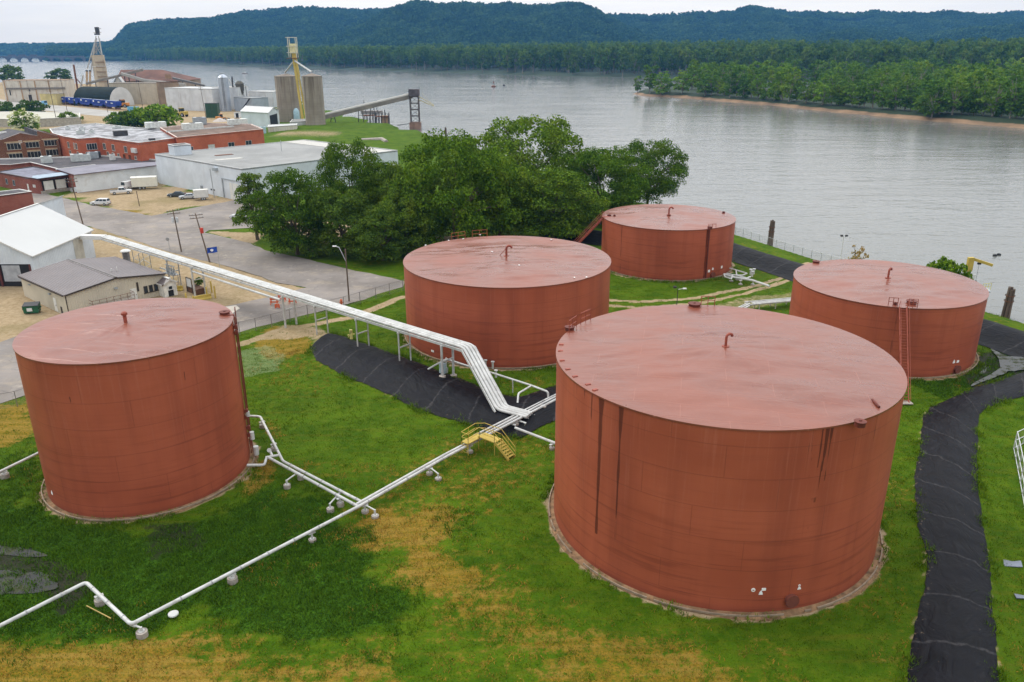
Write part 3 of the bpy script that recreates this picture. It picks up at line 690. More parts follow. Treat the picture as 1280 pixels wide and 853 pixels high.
yard(1, 150, 158, 141, 15, 'small bright bush leftmost of those behind the brick factory', nm='bush', cat='bush', rz=3.)
yard(2, 40, 143, 127, 18, 'dark hedge bush in front of the long rusty white building', nm='bush', cat='bush', rz=4.)
yard(2, 8, 143, 128, 14, 'dark hedge bush at the left edge beside the service lane', nm='bush', cat='bush', rz=5.)
yard(2, 87, 156, 141, 12, 'dark low shrub beside the utility pole behind the brick factory', nm='bush', cat='bush', rz=.2)
# tree in white blossom
PET = leaf_material('white_blossom', (.55, .52, .42), (.8, .78, .68), .2, (.7, .68, .55))
bt = tree_meshes(530, 7, 4., .8, 20, 1100, .6, LEAF_B); p = at(32, 166); C, S = crown_blobs(531, 7, 4., .8, 20)
bl = mesh_cards('blossom', leaf_cards(C*1.03, S, 420, .65, 532, inner_=.9), PET)
o = tree_thing('blossoming_tree', bt, p, 'small tree covered in white blossom behind the dark brick gables', 'tree'); c = D.objects.new('blossom', bl); COL.objects.link(c); c.parent = o
s = (hgt(p, 32, 138))/7; w = 17*p.y/FPX/4.; o.scale = (w, w, s)

# --- the wooded island: every tree along its shore and behind
IT = [tree_meshes(600+i*7, h, r, z0, nb, 850, sz, LEAF_I, k, BARKP, 5) for i, (h, r, z0, nb, sz, k) in enumerate([(22, 8., 1., 28, 1.5, 'round'), (26, 8.5, 3, 28, 1.6, 'vase'), (19, 7., .6, 24, 1.4, 'round'), (28, 8.5, 1.5, 30, 1.6, 'round'), (15, 6.5, .3, 20, 1.3, 'round')])]
GI = 'trees of the wooded island'
LAB_IF = ['broad green tree in the front row along the sandy shore of the island', 'tall open-crowned tree in the front row along the sandy shore of the island', 'smaller rounded tree in the front row along the sandy shore of the island', 'big dense tree in the front row along the sandy shore of the island', 'low bushy tree in the front row along the sandy shore of the island']
def isl_tree(x, y, k, s, lab, squ=1.):
    tree_thing('island_tree', IT[k], (x, y, float(isl_z(np.array([x]), np.array([y]))[0])-.2), lab, group=GI, rz=rnd.uniform(0, 6.28), sc=(s*squ, s*squ, s))
def ipt(px, py, back): a = at(px, py, WZ); d = Vector((a.x, a.y)).normalized(); return a.x+d.x*back, a.y+d.y*back
for (px, py, back, k, s, lab) in [(797, 119, 12, 1, .62, 'thin leaning tree at the very tip of the island'), (812, 121, 14, 1, .95, 'tall slender tree second from the tip of the island'), (826, 122, 14, 0, 1.0, 'bright green tree near the tip of the island'),
                            (852, 123, 16, 0, .95, 'rounded bright tree over the water a little right of the island tip'), (1163, 153, 14, 2, 1.1, 'vivid light green tree close to the sand on the right side of the island')]:
    x, y = ipt(px, py, back); isl_tree(x, y, k, s, lab)
pxs = 872
while pxs < 1400:
    sh = np.interp(pxs, [788, 850, 900, 960, 1045, 1140, 1280, 1400], [117.5, 122.5, 127, 132, 141, 150, 161, 173])
    k = rnd.choice([0, 0, 1, 2, 2, 3, 4]); x, y = ipt(pxs, sh, rnd.uniform(13, 24)); isl_tree(x, y, k, rnd.uniform(.68, .95), LAB_IF[k], rnd.uniform(.9, 1.15)); pxs += rnd.uniform(6.5, 12)
LAB_IB = 'one of the leafy trees packed behind the front row on the island'
ip = []; tries = 0
while len(ip) < 205 and tries < 9000:
    tries += 1; x = rnd.uniform(150, 900); y = rnd.uniform(330, 1000)
    d = float(sd_poly(np.array([x]), np.array([y]), ISLAND)[0]); px_ = 640+FPX*x/(y*.94+13)
    if d > -30 or px_ > 1420 or min([9]+[math.hypot(x-a, y-b)/1.6 for a, b in ip]) < 6.2: continue
    if px_ < 905 and d < -95: continue
    ip.append((x, y)); isl_tree(x, y, rnd.choice([0, 1, 2, 3, 3]), rnd.uniform(.75, 1.05), LAB_IB)

# --- scattered stuff: instances on a point mesh (geometry nodes)
def scatter(name, pts, protos, smin, smax, zs, label=None, tilt=0., scl=None):
    me = D.meshes.new(name); me.vertices.add(len(pts)); me.vertices.foreach_set('co', np.asarray(pts, np.float32).ravel())
    if scl is not None:
        a = me.attributes.new('sz', 'FLOAT', 'POINT'); a.data.foreach_set('value', np.asarray(scl, np.float32))
    me.update(); o = D.objects.new(name, me); COL.objects.link(o)
    col = D.collections.new(name+'_kinds')
    for i, pm in enumerate(protos):
        q = D.objects.new(name+'_kind', pm); col.objects.link(q)
    ng = D.node_groups.new(name+'_nodes', 'GeometryNodeTree'); ng.interface.new_socket('Geometry', in_out='INPUT', socket_type='NodeSocketGeometry'); ng.interface.new_socket('Geometry', in_out='OUTPUT', socket_type='NodeSocketGeometry')
    t = ng; gi = t.nodes.new('NodeGroupInput'); go = t.nodes.new('NodeGroupOutput'); ins = t.nodes.new('GeometryNodeInstanceOnPoints'); ci = t.nodes.new('GeometryNodeCollectionInfo')
    ci.inputs['Collection'].default_value = col; ci.inputs['Separate Children'].default_value = True; ci.inputs['Reset Children'].default_value = True
    ins.inputs['Pick Instance'].default_value = True
    rr = t.nodes.new('FunctionNodeRandomValue'); rr.data_type = 'FLOAT_VECTOR'; rr.inputs[0].default_value = (-tilt, -tilt, 0); rr.inputs[1].default_value = (tilt, tilt, 6.283)
    rs = t.nodes.new('FunctionNodeRandomValue'); rs.data_type = 'FLOAT'; rs.inputs[2].default_value = smin; rs.inputs[3].default_value = smax; rs.inputs['Seed'].default_value = 4
    ri = t.nodes.new('FunctionNodeRandomValue'); ri.data_type = 'INT'; ri.inputs[4].default_value = 0; ri.inputs[5].default_value = len(protos)-1; ri.inputs['Seed'].default_value = 9
    cx = t.nodes.new('ShaderNodeCombineXYZ'); m2 = t.nodes.new('ShaderNodeMath'); m2.operation = 'MULTIPLY'; m2.inputs[1].default_value = zs
    L = t.links.new; sv = rs.outputs[1]
    if scl is not None:
        na = t.nodes.new('GeometryNodeInputNamedAttribute'); na.data_type = 'FLOAT'; na.inputs[0].default_value = 'sz'; m3 = t.nodes.new('ShaderNodeMath'); m3.operation = 'MULTIPLY'
        L(rs.outputs[1], m3.inputs[0]); L(na.outputs[0], m3.inputs[1]); sv = m3.outputs[0]
    L(sv, m2.inputs[0]); L(sv, cx.inputs[0]); L(sv, cx.inputs[1]); L(m2.outputs[0], cx.inputs[2])
    L(gi.outputs[0], ins.inputs['Points']); L(ci.outputs[0], ins.inputs['Instance']); L(ri.outputs[2], ins.inputs['Instance Index']); L(rr.outputs[0], ins.inputs['Rotation']); L(cx.outputs[0], ins.inputs['Scale']); L(ins.outputs[0], go.inputs[0])
    md = o.modifiers.new('scatter', 'NODES'); md.node_group = ng
    o['kind'] = 'stuff'
    if label: o['label'] = label
    return o
# far wood on the opposite bank
FT = [tree_meshes(700+i*7, 26, 8., z0, 20, 380, 2.6, LEAF_F, k, BARKP, 4) for i, (z0, k) in enumerate([(5, 'round'), (3, 'round'), (8, 'vase'), (4, 'tall')])]
def joined(tm, cm):
    a = D.objects.new('a', tm); b = D.objects.new('b', cm); me = D.meshes.new('far_tree')
    V = [v.co[:] for v in tm.vertices]+[v.co[:] for v in cm.vertices]; o = len(tm.vertices)
    F = [tuple(p.vertices) for p in tm.polygons]+[tuple(i+o for i in p.vertices) for p in cm.polygons]
    me.from_pydata(V, [], F); me.materials.append(tm.materials[0]); me.materials.append(cm.materials[0])
    me.polygons.foreach_set('material_index', [0]*len(tm.polygons)+[1]*len(cm.polygons)); D.objects.remove(a); D.objects.remove(b); return me
FTJ = [joined(*f) for f in FT]
def far_points(n, dmin, dmax, seed, ylo, yhi, xr=(-6500, 2300)):
    q = np.random.default_rng(seed); X = q.uniform(*xr, n*6); Y = q.uniform(ylo, yhi, n*6)
    d, s = dist_poly(X, Y, FARB); sd = np.where(s > 0, d, -d); px = 640+FPX*X/(Y*.9385); m = (sd > dmin) & (sd < dmax) & (px > -120) & (px < 1420)
    X, Y = X[m][:n], Y[m][:n]; return np.stack([X, Y, far_z(X, Y)-.5], -1)
fp = np.concatenate([far_points(2600, 6, 40, 801, 950, 3300, (-2000, 2200)), far_points(5200, 40, 320, 802, 950, 3300, (-2000, 2200)), far_points(4200, 320, 1100, 803, 950, 4900, (-3000, 2200)), far_points(5200, 10, 900, 804, 3300, 4950)])
q = np.random.default_rng(5); keep = vnoise(fp[:, 0], fp[:, 1], 60, 811)*.5+q.random(len(fp)) > .28; fp = fp[keep]
scatter('far_wood', fp, FTJ, .78, 1.35, 1.25, 'green wood lining the opposite bank of the river')
# forest over the bluffs
HT = []
for i in range(3):
    C, S = crown_blobs(900+i*5, 17, 8.5, 1, 8); HT.append(mesh_cards('hill_tree', leaf_cards(C, S*1.15, 110, 5., 901+i*5, inner_=.8), LEAF_H))
q = np.random.default_rng(77); X = q.uniform(-3300, 3300, 110000); Y = q.uniform(2350, 4700, 110000); px = 640+FPX*X/(Y*.9385); m = (px > 60) & (px < 1400); X, Y = X[m], Y[m]
Z = hill_z(X, Y); gxz = (hill_z(X, Y+12)-Z)/12; m = (Z > 12) & ((gxz > -.12)) & (q.random(len(X)) < .97); X, Y, Z = X[m], Y[m], Z[m]
scatter('bluff_forest', np.stack([X, Y, Z-3], -1), HT, .75, 1.35, .95, 'dark forest covering the bluffs beyond the river')
X = q.uniform(-4500, -500, 7000); Y = q.uniform(4450, 5150, 7000); Z = hill_z(X, Y); m = Z > 8; scatter('bluff_forest', np.stack([X, Y, Z-3], -1)[m], HT, 1.4, 2., .9, 'low wooded hills far upstream at the left edge')

# --- grass: tufts over the tank field, taller weeds where it is lush
def tuft(seed, n, h, w, spread, material, droop=.5):
    q = np.random.default_rng(seed); Q = []; F = []; V = []
    for i in range(n):
        a = q.uniform(0, 6.28); b = q.normal(0, spread, 2); hh = h*q.uniform(.55, 1.15); dr = droop*hh*q.uniform(.3, 1.2); d = np.array([math.cos(a), math.sin(a)]); e = np.array([-d[1], d[0]])*w*q.uniform(.6, 1.3)
        o = len(V); V += [(*(b-e), 0), (*(b+e), 0), (*(b+d*dr*.35+e*.8), hh*.6), (*(b+d*dr*.35-e*.8), hh*.6), (*(b+d*dr), hh)]; F += [(o, o+1, o+2, o+3), (o+3, o+2, o+4)]
    me = D.meshes.new('tuft'); me.from_pydata(V, [], F); me.materials.append(material); return me
def grass_mat(n, a, b): return leaf_material(n, a, b, .2, mul(b, 1.15), .5)
G1 = grass_mat('grass_blades', (.045, .1, .003), (.1, .168, .007)); G2 = grass_mat('weed_blades', (.014, .042, .003), (.07, .15, .008)); G3 = grass_mat('dry_blades', (.18, .1, .014), (.34, .2, .04))
def gpoints(n, xr, yr, seed, dens):
    q = np.random.default_rng(seed); X = q.uniform(*xr, n); Y = q.uniform(*yr, n); w = dens(X, Y)
    for t in TANKS: w = np.where(np.hypot(X-t[0], Y-t[1]) < t[2]+.9, 0, w)
    for A, B in ((L1A, L1B), (L2A, L2B)): w = np.where(sd_poly(X, Y, np.vstack([A, B[::-1]])) < .1, 0, w)
    dk, s = dist_poly(X, Y, DIKE); w = np.where((dk < 7) & (Y > 60) & (X > 0), 0, w); w = np.where(sd_poly(X, Y, ROADP) < .3, 0, w)
    pxx = 640+FPX*X/(Y*.9385+13.1); w = np.where((pxx < -60) | (pxx > 1340), 0, w)
    m = q.random(n) < w; X, Y = X[m], Y[m]; return np.stack([X, Y, gz(X, Y)-.02], -1)
scatter('grass', gpoints(150000, (-60, 75), (36, 135), 901, lambda X, Y: .75*(1-m_dirt(X, Y))*(1-m_wet(X, Y))*(1-.75*m_dry(X, Y))*(1-.6*m_lush(X, Y))*np.clip(70/Y, .35, 1)*(.25+.9*fbm(X, Y, 4, 905))),
        [tuft(910+i, 14, .12, .016, .17, G1) for i in range(3)], .6, 1.5, 1., 'short green grass over the tank field', .1)
rp = []
for t in TANKS:
    q = np.random.default_rng(int(t[2]*100)); a = q.uniform(0, 6.283, 520); rr = t[2]+.75+q.normal(0, .22, 520); X = t[0]+rr*np.cos(a); Y = t[1]+rr*np.sin(a); k = vnoise(X, Y, 3., 951) > .42; rp.append(np.stack([X, Y, gz(X, Y)-.02], -1)[k])
for L in (L1A, L1B, L2A, L2B):
    P = resample(L, 420); q = np.random.default_rng(7); P = P+q.normal(0, .28, P.shape); k = vnoise(P[:, 0], P[:, 1], 2.5, 952) > .5; rp.append(np.stack([P[:, 0], P[:, 1], gz(P[:, 0], P[:, 1])], -1)[k])
scatter('edge_weeds', np.vstack(rp), [tuft(940+i, 14, .3, .028, .2, G1, .8) for i in range(3)], .5, 1.5, 1., 'uncut grass round the tank bases and along the black liners', .15)
scatter('weeds', gpoints(110000, (-50, 75), (38, 110), 902, lambda X, Y: .95*m_lush(X, Y)*(1-.5*m_wet(X, Y))),
        [tuft(920+i, 18, .22, .024, .2, G2, .8) for i in range(3)], .45, 1.3, 1., 'dark lush weeds in the wet lower ground of the tank field', .15)
scatter('dry_grass', gpoints(45000, (-50, 60), (36, 100), 903, lambda X, Y: .7*m_dry(X, Y)*(1-m_dirt(X, Y))),
        [tuft(930+i, 10, .16, .02, .2, G3, .9) for i in range(2)], .6, 1.4, 1., 'dry yellow grass in mown patches of the tank field', .15)
# ------------------------------------------------------------------ storage tanks
def tank_wall_mat():
    m, t, b, _ = nodes_of('tank_wall_paint'); N = NT(t); uv = N.uv(); u, v, _ = N.sep(uv)
    n1 = N.noise(N.scale(uv, (.35, .02, 1)), 1., 5., .62); n2 = N.noise(N.scale(uv, (.07, .1, 1)), 1., 4.); n3 = N.noise(N.scale(uv, (3.2, .09, 1)), 1., 5., .65); n4 = N.noise(N.scale(uv, (.12, 4.5, 1)), 1., 4., .6)
    c = N.mix(N.ramp(n2, .3, .7), (.3, .067, .032), (.41, .102, .05))
    hi = N.ramp(v, 2., 12.); c = N.mix(N.math('MULTIPLY', N.ramp(n1, .42, .7), .45), c, (.20, .045, .024)); c = N.mix(N.math('MULTIPLY', N.math('MULTIPLY', N.ramp(n3, .5, .7), hi), .5), c, (.4, .125, .075)); c = N.mix(N.math('MULTIPLY', N.ramp(n3, .34, .2), .4), c, (.19, .045, .026))
    c = N.mix(N.math('MULTIPLY', N.ramp(n4, .5, .7), .16), c, (.2, .05, .028))
    n6 = N.noise(N.scale(uv, (.1, 2.1, 1)), 1., 3., .7); lo = N.math('SUBTRACT', 1., N.ramp(v, 3., 11.)); c = N.mix(N.math('MULTIPLY', N.math('MULTIPLY', N.ramp(n6, .52, .64), lo), .42), c, (.17, .036, .02))
    fr = N.math('ABSOLUTE', N.math('SUBTRACT', N.math('FRACT', N.math('DIVIDE', v, 2.42)), .5)); seam = N.math('SUBTRACT', 1., N.ramp(fr, .004, .02))
    row = N.math('FLOOR', N.math('DIVIDE', N.math('ADD', v, 1.21), 2.42)); us = N.math('ADD', u, N.math('MULTIPLY', row, 3.7))
    fv = N.math('ABSOLUTE', N.math('SUBTRACT', N.math('FRACT', N.math('DIVIDE', us, 9.3)), .5)); vs_ = N.math('SUBTRACT', 1., N.ramp(fv, .001, .005))
    sm = N.math('MAXIMUM', seam, vs_); c = N.mix(N.math('MULTIPLY', sm, .4), c, (.15, .035, .02))
    c = N.mix(N.math('MULTIPLY', N.math('SUBTRACT', 1., N.ramp(v, 0., .9)), .45), c, (.13, .035, .022))
    ed = N.ramp(N.math('ADD', N.attr('stain'), N.math('MULTIPLY', N.math('SUBTRACT', N.noise(N.scale(uv, (6., .5, 1)), 1., 4., .7), .5), .9)), .35, .65)
    c = N.mix(N.math('MULTIPLY', ed, .76), c, (.06, .013, .008))
    N.put(b.inputs['Base Color'], c); N.put(b.inputs['Roughness'], N.math('ADD', .42, N.math('MULTIPLY', n1, .2))); b.inputs['Specular IOR Level'].default_value = .27
    big = N.noise(N.scale(uv, (.16, .3, 1)), 1., 2.)
    N.put(b.inputs['Normal'], N.bump(N.math('ADD', N.math('MULTIPLY', big, .5), N.math('MULTIPLY', sm, .03)), .45, .25)); return m
def tank_roof_mat():
    m, t, b, _ = nodes_of('tank_roof_paint'); N = NT(t); o = N.obj()
    mp = N.n('ShaderNodeMapping'); t.links.new(o, mp.inputs[0]); mp.inputs['Rotation'].default_value = (0, 0, R(12)); mp.inputs['Scale'].default_value = (1, 1, 1)
    bt = N.n('ShaderNodeTexBrick'); t.links.new(mp.outputs[0], bt.inputs['Vector']); bt.inputs['Scale'].default_value = 1.; bt.inputs['Brick Width'].default_value = 6.5; bt.inputs['Row Height'].default_value = 2.1; bt.inputs['Mortar Size'].default_value = .05; bt.inputs['Mortar Smooth'].default_value = 1.
    seam = bt.outputs['Fac']
    n1 = N.noise(o, .12, 4.); n2 = N.noise(N.scale(mp.outputs[0], (.11, .36, 1)), 1., 3., .5, 1.2); n3 = N.noise(N.scale(mp.outputs[0], (.3, .8, 1)), 1., 2., .5, .8); n4 = N.noise(o, 2.6, 5., .65)
    c = N.mix(N.ramp(n1, .3, .7), (.155, .038, .02), (.225, .066, .038)); c = N.mix(N.math('MULTIPLY', N.ramp(n4, .5, .72), .35), c, (.27, .088, .055))
    c = N.mix(N.math('MULTIPLY', seam, .45), c, (.34, .125, .085)); c = N.mix(N.math('MULTIPLY', N.ramp(n2, .6, .8), .3), c, (.15, .04, .027))
    N.put(b.inputs['Base Color'], c); N.put(b.inputs['Roughness'], N.math('ADD', .25, N.math('MULTIPLY', N.ramp(n1, .35, .7), .2))); b.inputs['Specular IOR Level'].default_value = .5
    N.put(b.inputs['Normal'], N.bump(N.math('ADD', N.math('ADD', N.math('MULTIPLY', n2, .35), N.math('MULTIPLY', n3, .25)), N.math('MULTIPLY', seam, .07)), .42, .5)); return m
TW, TR = tank_wall_mat(), tank_roof_mat()
FOUND = mat('tank_kerb', (.26, .2, .14), .95, var=.25, sc=2.)
SIGNW = mat('placard_white', (.8, .79, .76), .5, var=.04)
def rim_angle(t, px, py): p = at(px, py, t[3]); return math.atan2(p.y-t[1], p.x-t[0])
def shell(t, root, stains, nseg=540, nz=48):
    x0, y0, r, h = t; A = np.linspace(0, 2*math.pi, nseg+1); Zs = np.linspace(0, h, nz+1); AA, ZZ = np.meshgrid(A, Zs)
    V = np.stack([r*np.cos(AA), r*np.sin(AA), ZZ], -1).reshape(-1, 3); i = np.arange((nz+1)*(nseg+1)).reshape(nz+1, nseg+1)
    F = np.stack([i[:-1, :-1], i[:-1, 1:], i[1:, 1:], i[1:, :-1]], -1).reshape(-1, 4)
    me = D.meshes.new('shell'); me.from_pydata(V.tolist(), [], F.tolist()); me.polygons.foreach_set('use_smooth', [True]*len(F))
    uvl = me.uv_layers.new(name='UVMap'); UV = np.stack([AA*r, ZZ], -1).reshape(-1, 2); uvl.data.foreach_set('uv', UV[F.ravel()].ravel())
    S = np.zeros(AA.shape)
    for (a, w, ztop, zbot, k) in stains:
        da = np.abs((AA-a+math.pi) % (2*math.pi)-math.pi)*r; wob = (vnoise(ZZ, ZZ*0, 1.3, int(abs(a)*1000) % 997)-.5)*.12
        f = np.clip((ZZ-zbot)/(ztop-zbot), 0, 1); S = np.maximum(S, k*np.clip(1.25-np.abs(da+wob)/(w*(.45+.55*f)), 0, 1)*((ZZ > zbot) & (ZZ <= ztop+.01)))
    a = me.attributes.new('stain', 'FLOAT', 'POINT'); a.data.foreach_set('value', S.astype(np.float32).ravel())
    me.materials.append(TW); me.update(); o = D.objects.new('shell', me); COL.objects.link(o); o.parent = root; WL[o] = WL[root]; return o
def roof(t, root, rise, seed):
    x0, y0, r, h = t; n, m = 288, 44; A = np.linspace(0, 2*math.pi, n, endpoint=False); V = [(0, 0, h+rise)]; F = []
    q = np.random.default_rng(seed); ph = q.random(8)*6.28; ca, sa = math.cos(R(12)), math.sin(R(12))
    for j in range(1, m+1):
        f = j/m; rr = (r+.07)*f
        for a in A:
            sag = .006*math.sin(24*a+ph[0])*math.sin(math.pi*f)+.025*math.sin(5*a+ph[1]+3*f)*math.sin(math.pi*f)+.012*math.sin(13*a+ph[2]-9*f)*math.sin(math.pi*f)
            px_, py_ = rr*math.cos(a), rr*math.sin(a); V.append((px_, py_, h+.02+rise*(1-f)+sag))
    VA = np.array(V[1:]); ux, uy = VA[:, 0]*ca+VA[:, 1]*sa, -VA[:, 0]*sa+VA[:, 1]*ca; fr_ = np.hypot(VA[:, 0], VA[:, 1])/r; w_ = sstep((1-fr_)*9)*sstep(fr_*5)
    VA[:, 2] += w_*(.3*(fbm(ux*.3, uy, 2.3, seed)-.5)+.17*(vnoise(ux*.5+uy*.3, uy, 1.25, seed+3)-.5)); V = V[:1]+[tuple(v) for v in VA]
    for k in range(n):
        F.append((0, 1+k, 1+(k+1) % n))
        for j in range(m-1): a_, b_ = 1+j*n, 1+(j+1)*n; F.append((a_+k, b_+k, b_+(k+1) % n, a_+(k+1) % n))
    o_ = len(V); V += [(1.0*(r+.07)*math.cos(a), (r+.07)*math.sin(a), h-.1) for a in A]; b_ = 1+(m-1)*n; F += [(b_+k, o_+k, o_+(k+1) % n, b_+(k+1) % n) for k in range(n)]
    me = D.meshes.new('roof'); me.from_pydata(V, [], F); me.polygons.foreach_set('use_smooth', [True]*len(F)); me.set_sharp_from_angle(angle=R(40)); me.materials.append(TR)
    o = D.objects.new('roof', me); COL.objects.link(o); o.parent = root; WL[o] = WL[root]; return o
def gooseneck(root, px, py, zr, s=1., brace=False, ang=0.):
    p = at(px, py, zr); d = Vector((math.cos(ang), math.sin(ang), 0)); mb = MB(); pts = [p-Vector((0, 0, .2)), p+Vector((0, 0, .75*s))]
    for k in range(1, 7): a = math.pi*k/6*.95; pts.append(p+Vector((0, 0, .75*s+.28*s*math.sin(a)))+d*(.28*s*(1-math.cos(a))))
    mb.tube(pts, .11*s, 10); mb.cyl(p-Vector((0, 0, .02)), p+Vector((0, 0, .04)), .3*s, n=14)
    if brace: mb.beam(p+Vector((-.9, .25, .0)), p+Vector((-.12, 0, .95)), .07)
    mb.build('vent_pipe', REDP, root, True)
def hatch(root, px, py, zr, r_=.38, lid=True):
    p = at(px, py, zr); mb = MB(); mb.cyl(p-Vector((0, 0, .1)), p+Vector((0, 0, .22)), r_, n=16); mb.cyl(p+Vector((0, 0, .22)), p+Vector((0, 0, .27)), r_*1.15, n=16); mb.beam(p+Vector((-.1, 0, .3)), p+Vector((.1, 0, .3)), .05)
    mb.build('roof_hatch', REDD, root, True)
def handrail(root, t, a0, a1, n, mat_, name='handrail', hr=1.05, inset=.15, gap=None):
    mb = MB(); x0, y0, r, h = t; r = r-inset; P = [Vector((x0+r*math.cos(a0+(a1-a0)*k/n), y0+r*math.sin(a0+(a1-a0)*k/n), h+.05)) for k in range(n+1)]
    for i, p in enumerate(P): mb.beam(p, p+Vector((0, 0, hr)), .06)
    for i, (a, b) in enumerate(zip(P, P[1:])):
        if gap is not None and i == gap: continue
        for z in (.52, hr): mb.beam(a+Vector((0, 0, z)), b+Vector((0, 0, z)), .05)
    mb.build(name, mat_, root)
def placard(root, t, ang, z, w, hh, kind='rect'):
    x0, y0, r, h = t; c = Vector((x0+(r+.03)*math.cos(ang), y0+(r+.03)*math.sin(ang), z)); n = Vector((math.cos(ang), math.sin(ang), 0)); u = Vector((-math.sin(ang), math.cos(ang), 0)); mb = MB(); k = Vector((0, 0, 1))
    if kind == 'disc': mb.cyl(c-n*.02, c+n*.02, w/2, n=16); mb.build('placard', SIGNW, root); mb = MB(); mb.beam(c+n*.03-u*w*.22, c+n*.03+u*w*.22, .05); mb.build('placard', REDP, root); return
    if kind == 'house': pts = [(-w/2, -hh/2), (w/2, -hh/2), (w*.3, hh*.1), (0, hh/2), (-w*.3, hh*.1)]
    else: pts = [(-w/2, -hh/2), (w/2, -hh/2), (w/2, hh/2), (-w/2, hh/2)]
    vs = [c+n*s+u*a+k*b for s in (-.02, .02) for (a, b) in pts]; m = len(pts)
    mb.add(vs, [tuple(range(m))[::-1], tuple(range(m, 2*m))]+[(i, (i+1) % m, m+(i+1) % m, m+i) for i in range(m)]); mb.build('placard', SIGNW, root)
def wall_ladder(root, t, ang, z0, z1, mat_, w=.5, off=.28, cage=False, name='ladder'):
    x0, y0, r, h = t; n = Vector((math.cos(ang), math.sin(ang), 0)); u = Vector((-math.sin(ang), math.cos(ang), 0)); c = Vector((x0, y0, 0))+n*(r+off); mb = MB(); k = Vector((0, 0, 1))
    for s in (-1, 1): mb.beam(c+u*s*w/2+k*z0, c+u*s*w/2+k*z1, .07)
    z = z0+.2
    while z < z1: mb.beam(c-u*w/2+k*z, c+u*w/2+k*z, .04); z += .32
    z = z0+1.
    while z < z1:
        for s in (-1, 1): mb.beam(c+u*s*w/2+k*z, c-n*(off+.02)+u*s*w/2+k*z, .05)
        z += 2.4
    if cage:
        for s in (-1, 1): mb.beam(c+u*s*(w/2+.12)+n*.55+k*(z0+.1), c+u*s*(w/2+.12)+n*.55+k*z1, .045)
        z = z0+.6
        while z < z1:
            for s in (-1, 1): mb.beam(c+u*s*w/2+k*z, c+u*s*(w/2+.12)+n*.55+k*z, .035)
            z += 1.3
    mb.build(name, mat_, root)
def manhole(root, t, ang, z, r_):
    x0, y0, r, h = t; n = Vector((math.cos(ang), math.sin(ang), 0)); c = Vector((x0, y0, z))+n*(r-.05); mb = MB(); mb.cyl(c, c+n*.32, r_*.86, n=24); mb.cyl(c+n*.3, c+n*.38, r_, n=24)
    for k in range(14): a = 2*math.pi*k/14; u = Vector((-math.sin(ang), math.cos(ang), 0)); d = u*math.cos(a)*r_*.9+Vector((0, 0, math.sin(a)*r_*.9)); mb.cyl(c+n*.37+d, c+n*.42+d, .035, n=6)
    mb.build('manhole', mat('manhole_paint', (.16, .05, .035), .55, var=.15), root)
def ring(t, root, w, seed):
    x0, y0, r, h = t; n = 160; q = np.random.default_rng(seed); mb = MB(); V = []; F = []
    ro = r+w+(np.convolve(q.normal(0, .35, n+8), np.ones(9)/9, 'valid'))
    for k in range(n):
        a = 2*math.pi*k/n
        for rr, z in ((r-.05, .16), (r+w*.35, .15), (ro[k]-.12, .11), (ro[k], .0-.05)): V.append((x0+rr*math.cos(a), y0+rr*math.sin(a), z))
    for k in range(n):
        for j in range(3): a_, b_ = k*4+j, ((k+1) % n)*4+j; F.append((a_, a_+1, b_+1, b_))
    mb.add(V, F); mb.build('foundation_ring', GRAVEL, root, True)
    mb = MB(); V = []; F = []
    for k in range(n):
        a = 2*math.pi*k/n
        for rr, z in ((r+w*.68, .1), (r+w*.68, .24), (r+w*.68+.1, .24), (r+w*.68+.1, .1)): V.append((x0+rr*math.cos(a), y0+rr*math.sin(a), z))
    for k in range(n):
        if seed % 2 and q.random() < .12: continue
        for j in range(3): a_, b_ = k*4+j, ((k+1) % n)*4+j; F.append((a_, a_+1, b_+1, b_))
    mb.add(V, F); mb.build('foundation_kerb', FOUND, root)
TLAB = ['tall narrow red-brown tank at the left, in front of the tan office building', 'largest red-brown tank in the foreground with dark drip streaks down its wall', 'wide red-brown tank in the middle with a handrail on its far rim', 'farthest red-brown tank beside the river with a diagonal stair at its left', 'red-brown tank at the right with a steep ladder leaning on its front']
TROOT = []; RISE = [.45, .75, .7, .6, .7]
def front(t): return math.atan2(-t[1], -t[0])
T1, T2, T3, T4, T5 = TANKS
st2 = [(rim_angle(T2, 747.7, 498), .3, 14.6, 3.2, 1.), (rim_angle(T2, 770.8, 510), .2, 14.6, 5.5, .9), (rim_angle(T2, 770, 510), .08, 9, 2.2, .6)]
for (px, py, w, zb, k) in [(710, 478, .08, 12.4, .8), (713, 480, .06, 11.2, .7), (724, 487, .07, 12.8, .7), (735, 492, .1, 12., .6), (718, 484, .1, 10.2, .4), (1032, 536, .1, 11.6, .9), (1038, 535, .12, 11.2, 1.), (1043, 534, .1, 10.4, .9), (1036, 535, .06, 8.8, .7), (1022, 537, .05, 10.2, .6), (1016, 537, .05, 9., .5), (1100, 518, .05, 11.4, .5), (1108, 512, .05, 10.8, .4), (795, 517, .12, 12., .35), (845, 530, .1, 13.2, .3), (805, 518, .06, 9.4, .4), (900, 537, .2, 13.6, .25), (955, 539, .25, 13.7, .25)]:
    st2.append((rim_angle(T2, px, py), w, 14.6, zb, k))
st2 += [(rim_angle(T2, 1034, 536), .5, 9.3, 8.9, .5), (rim_angle(T2, 1030, 536), .45, 7.1, 6.8, .4), (rim_angle(T2, 806, 519), .4, 11.8, 11.5, .4), (rim_angle(T2, 790, 514), .4, 8.6, 8.45, .35)]
st1 = [(rim_angle(T1, 45+i*7, 445), .12, 14.39, 13.2+.25*(i % 4), .35) for i in range(12)]+[(rim_angle(T1, 233, 440), .08, 12.3, 11.6, .8), (rim_angle(T1, 78, 455), .1, 11.6, 11., .7), (rim_angle(T1, 62, 452), .07, 10.9, 10.4, .4)]
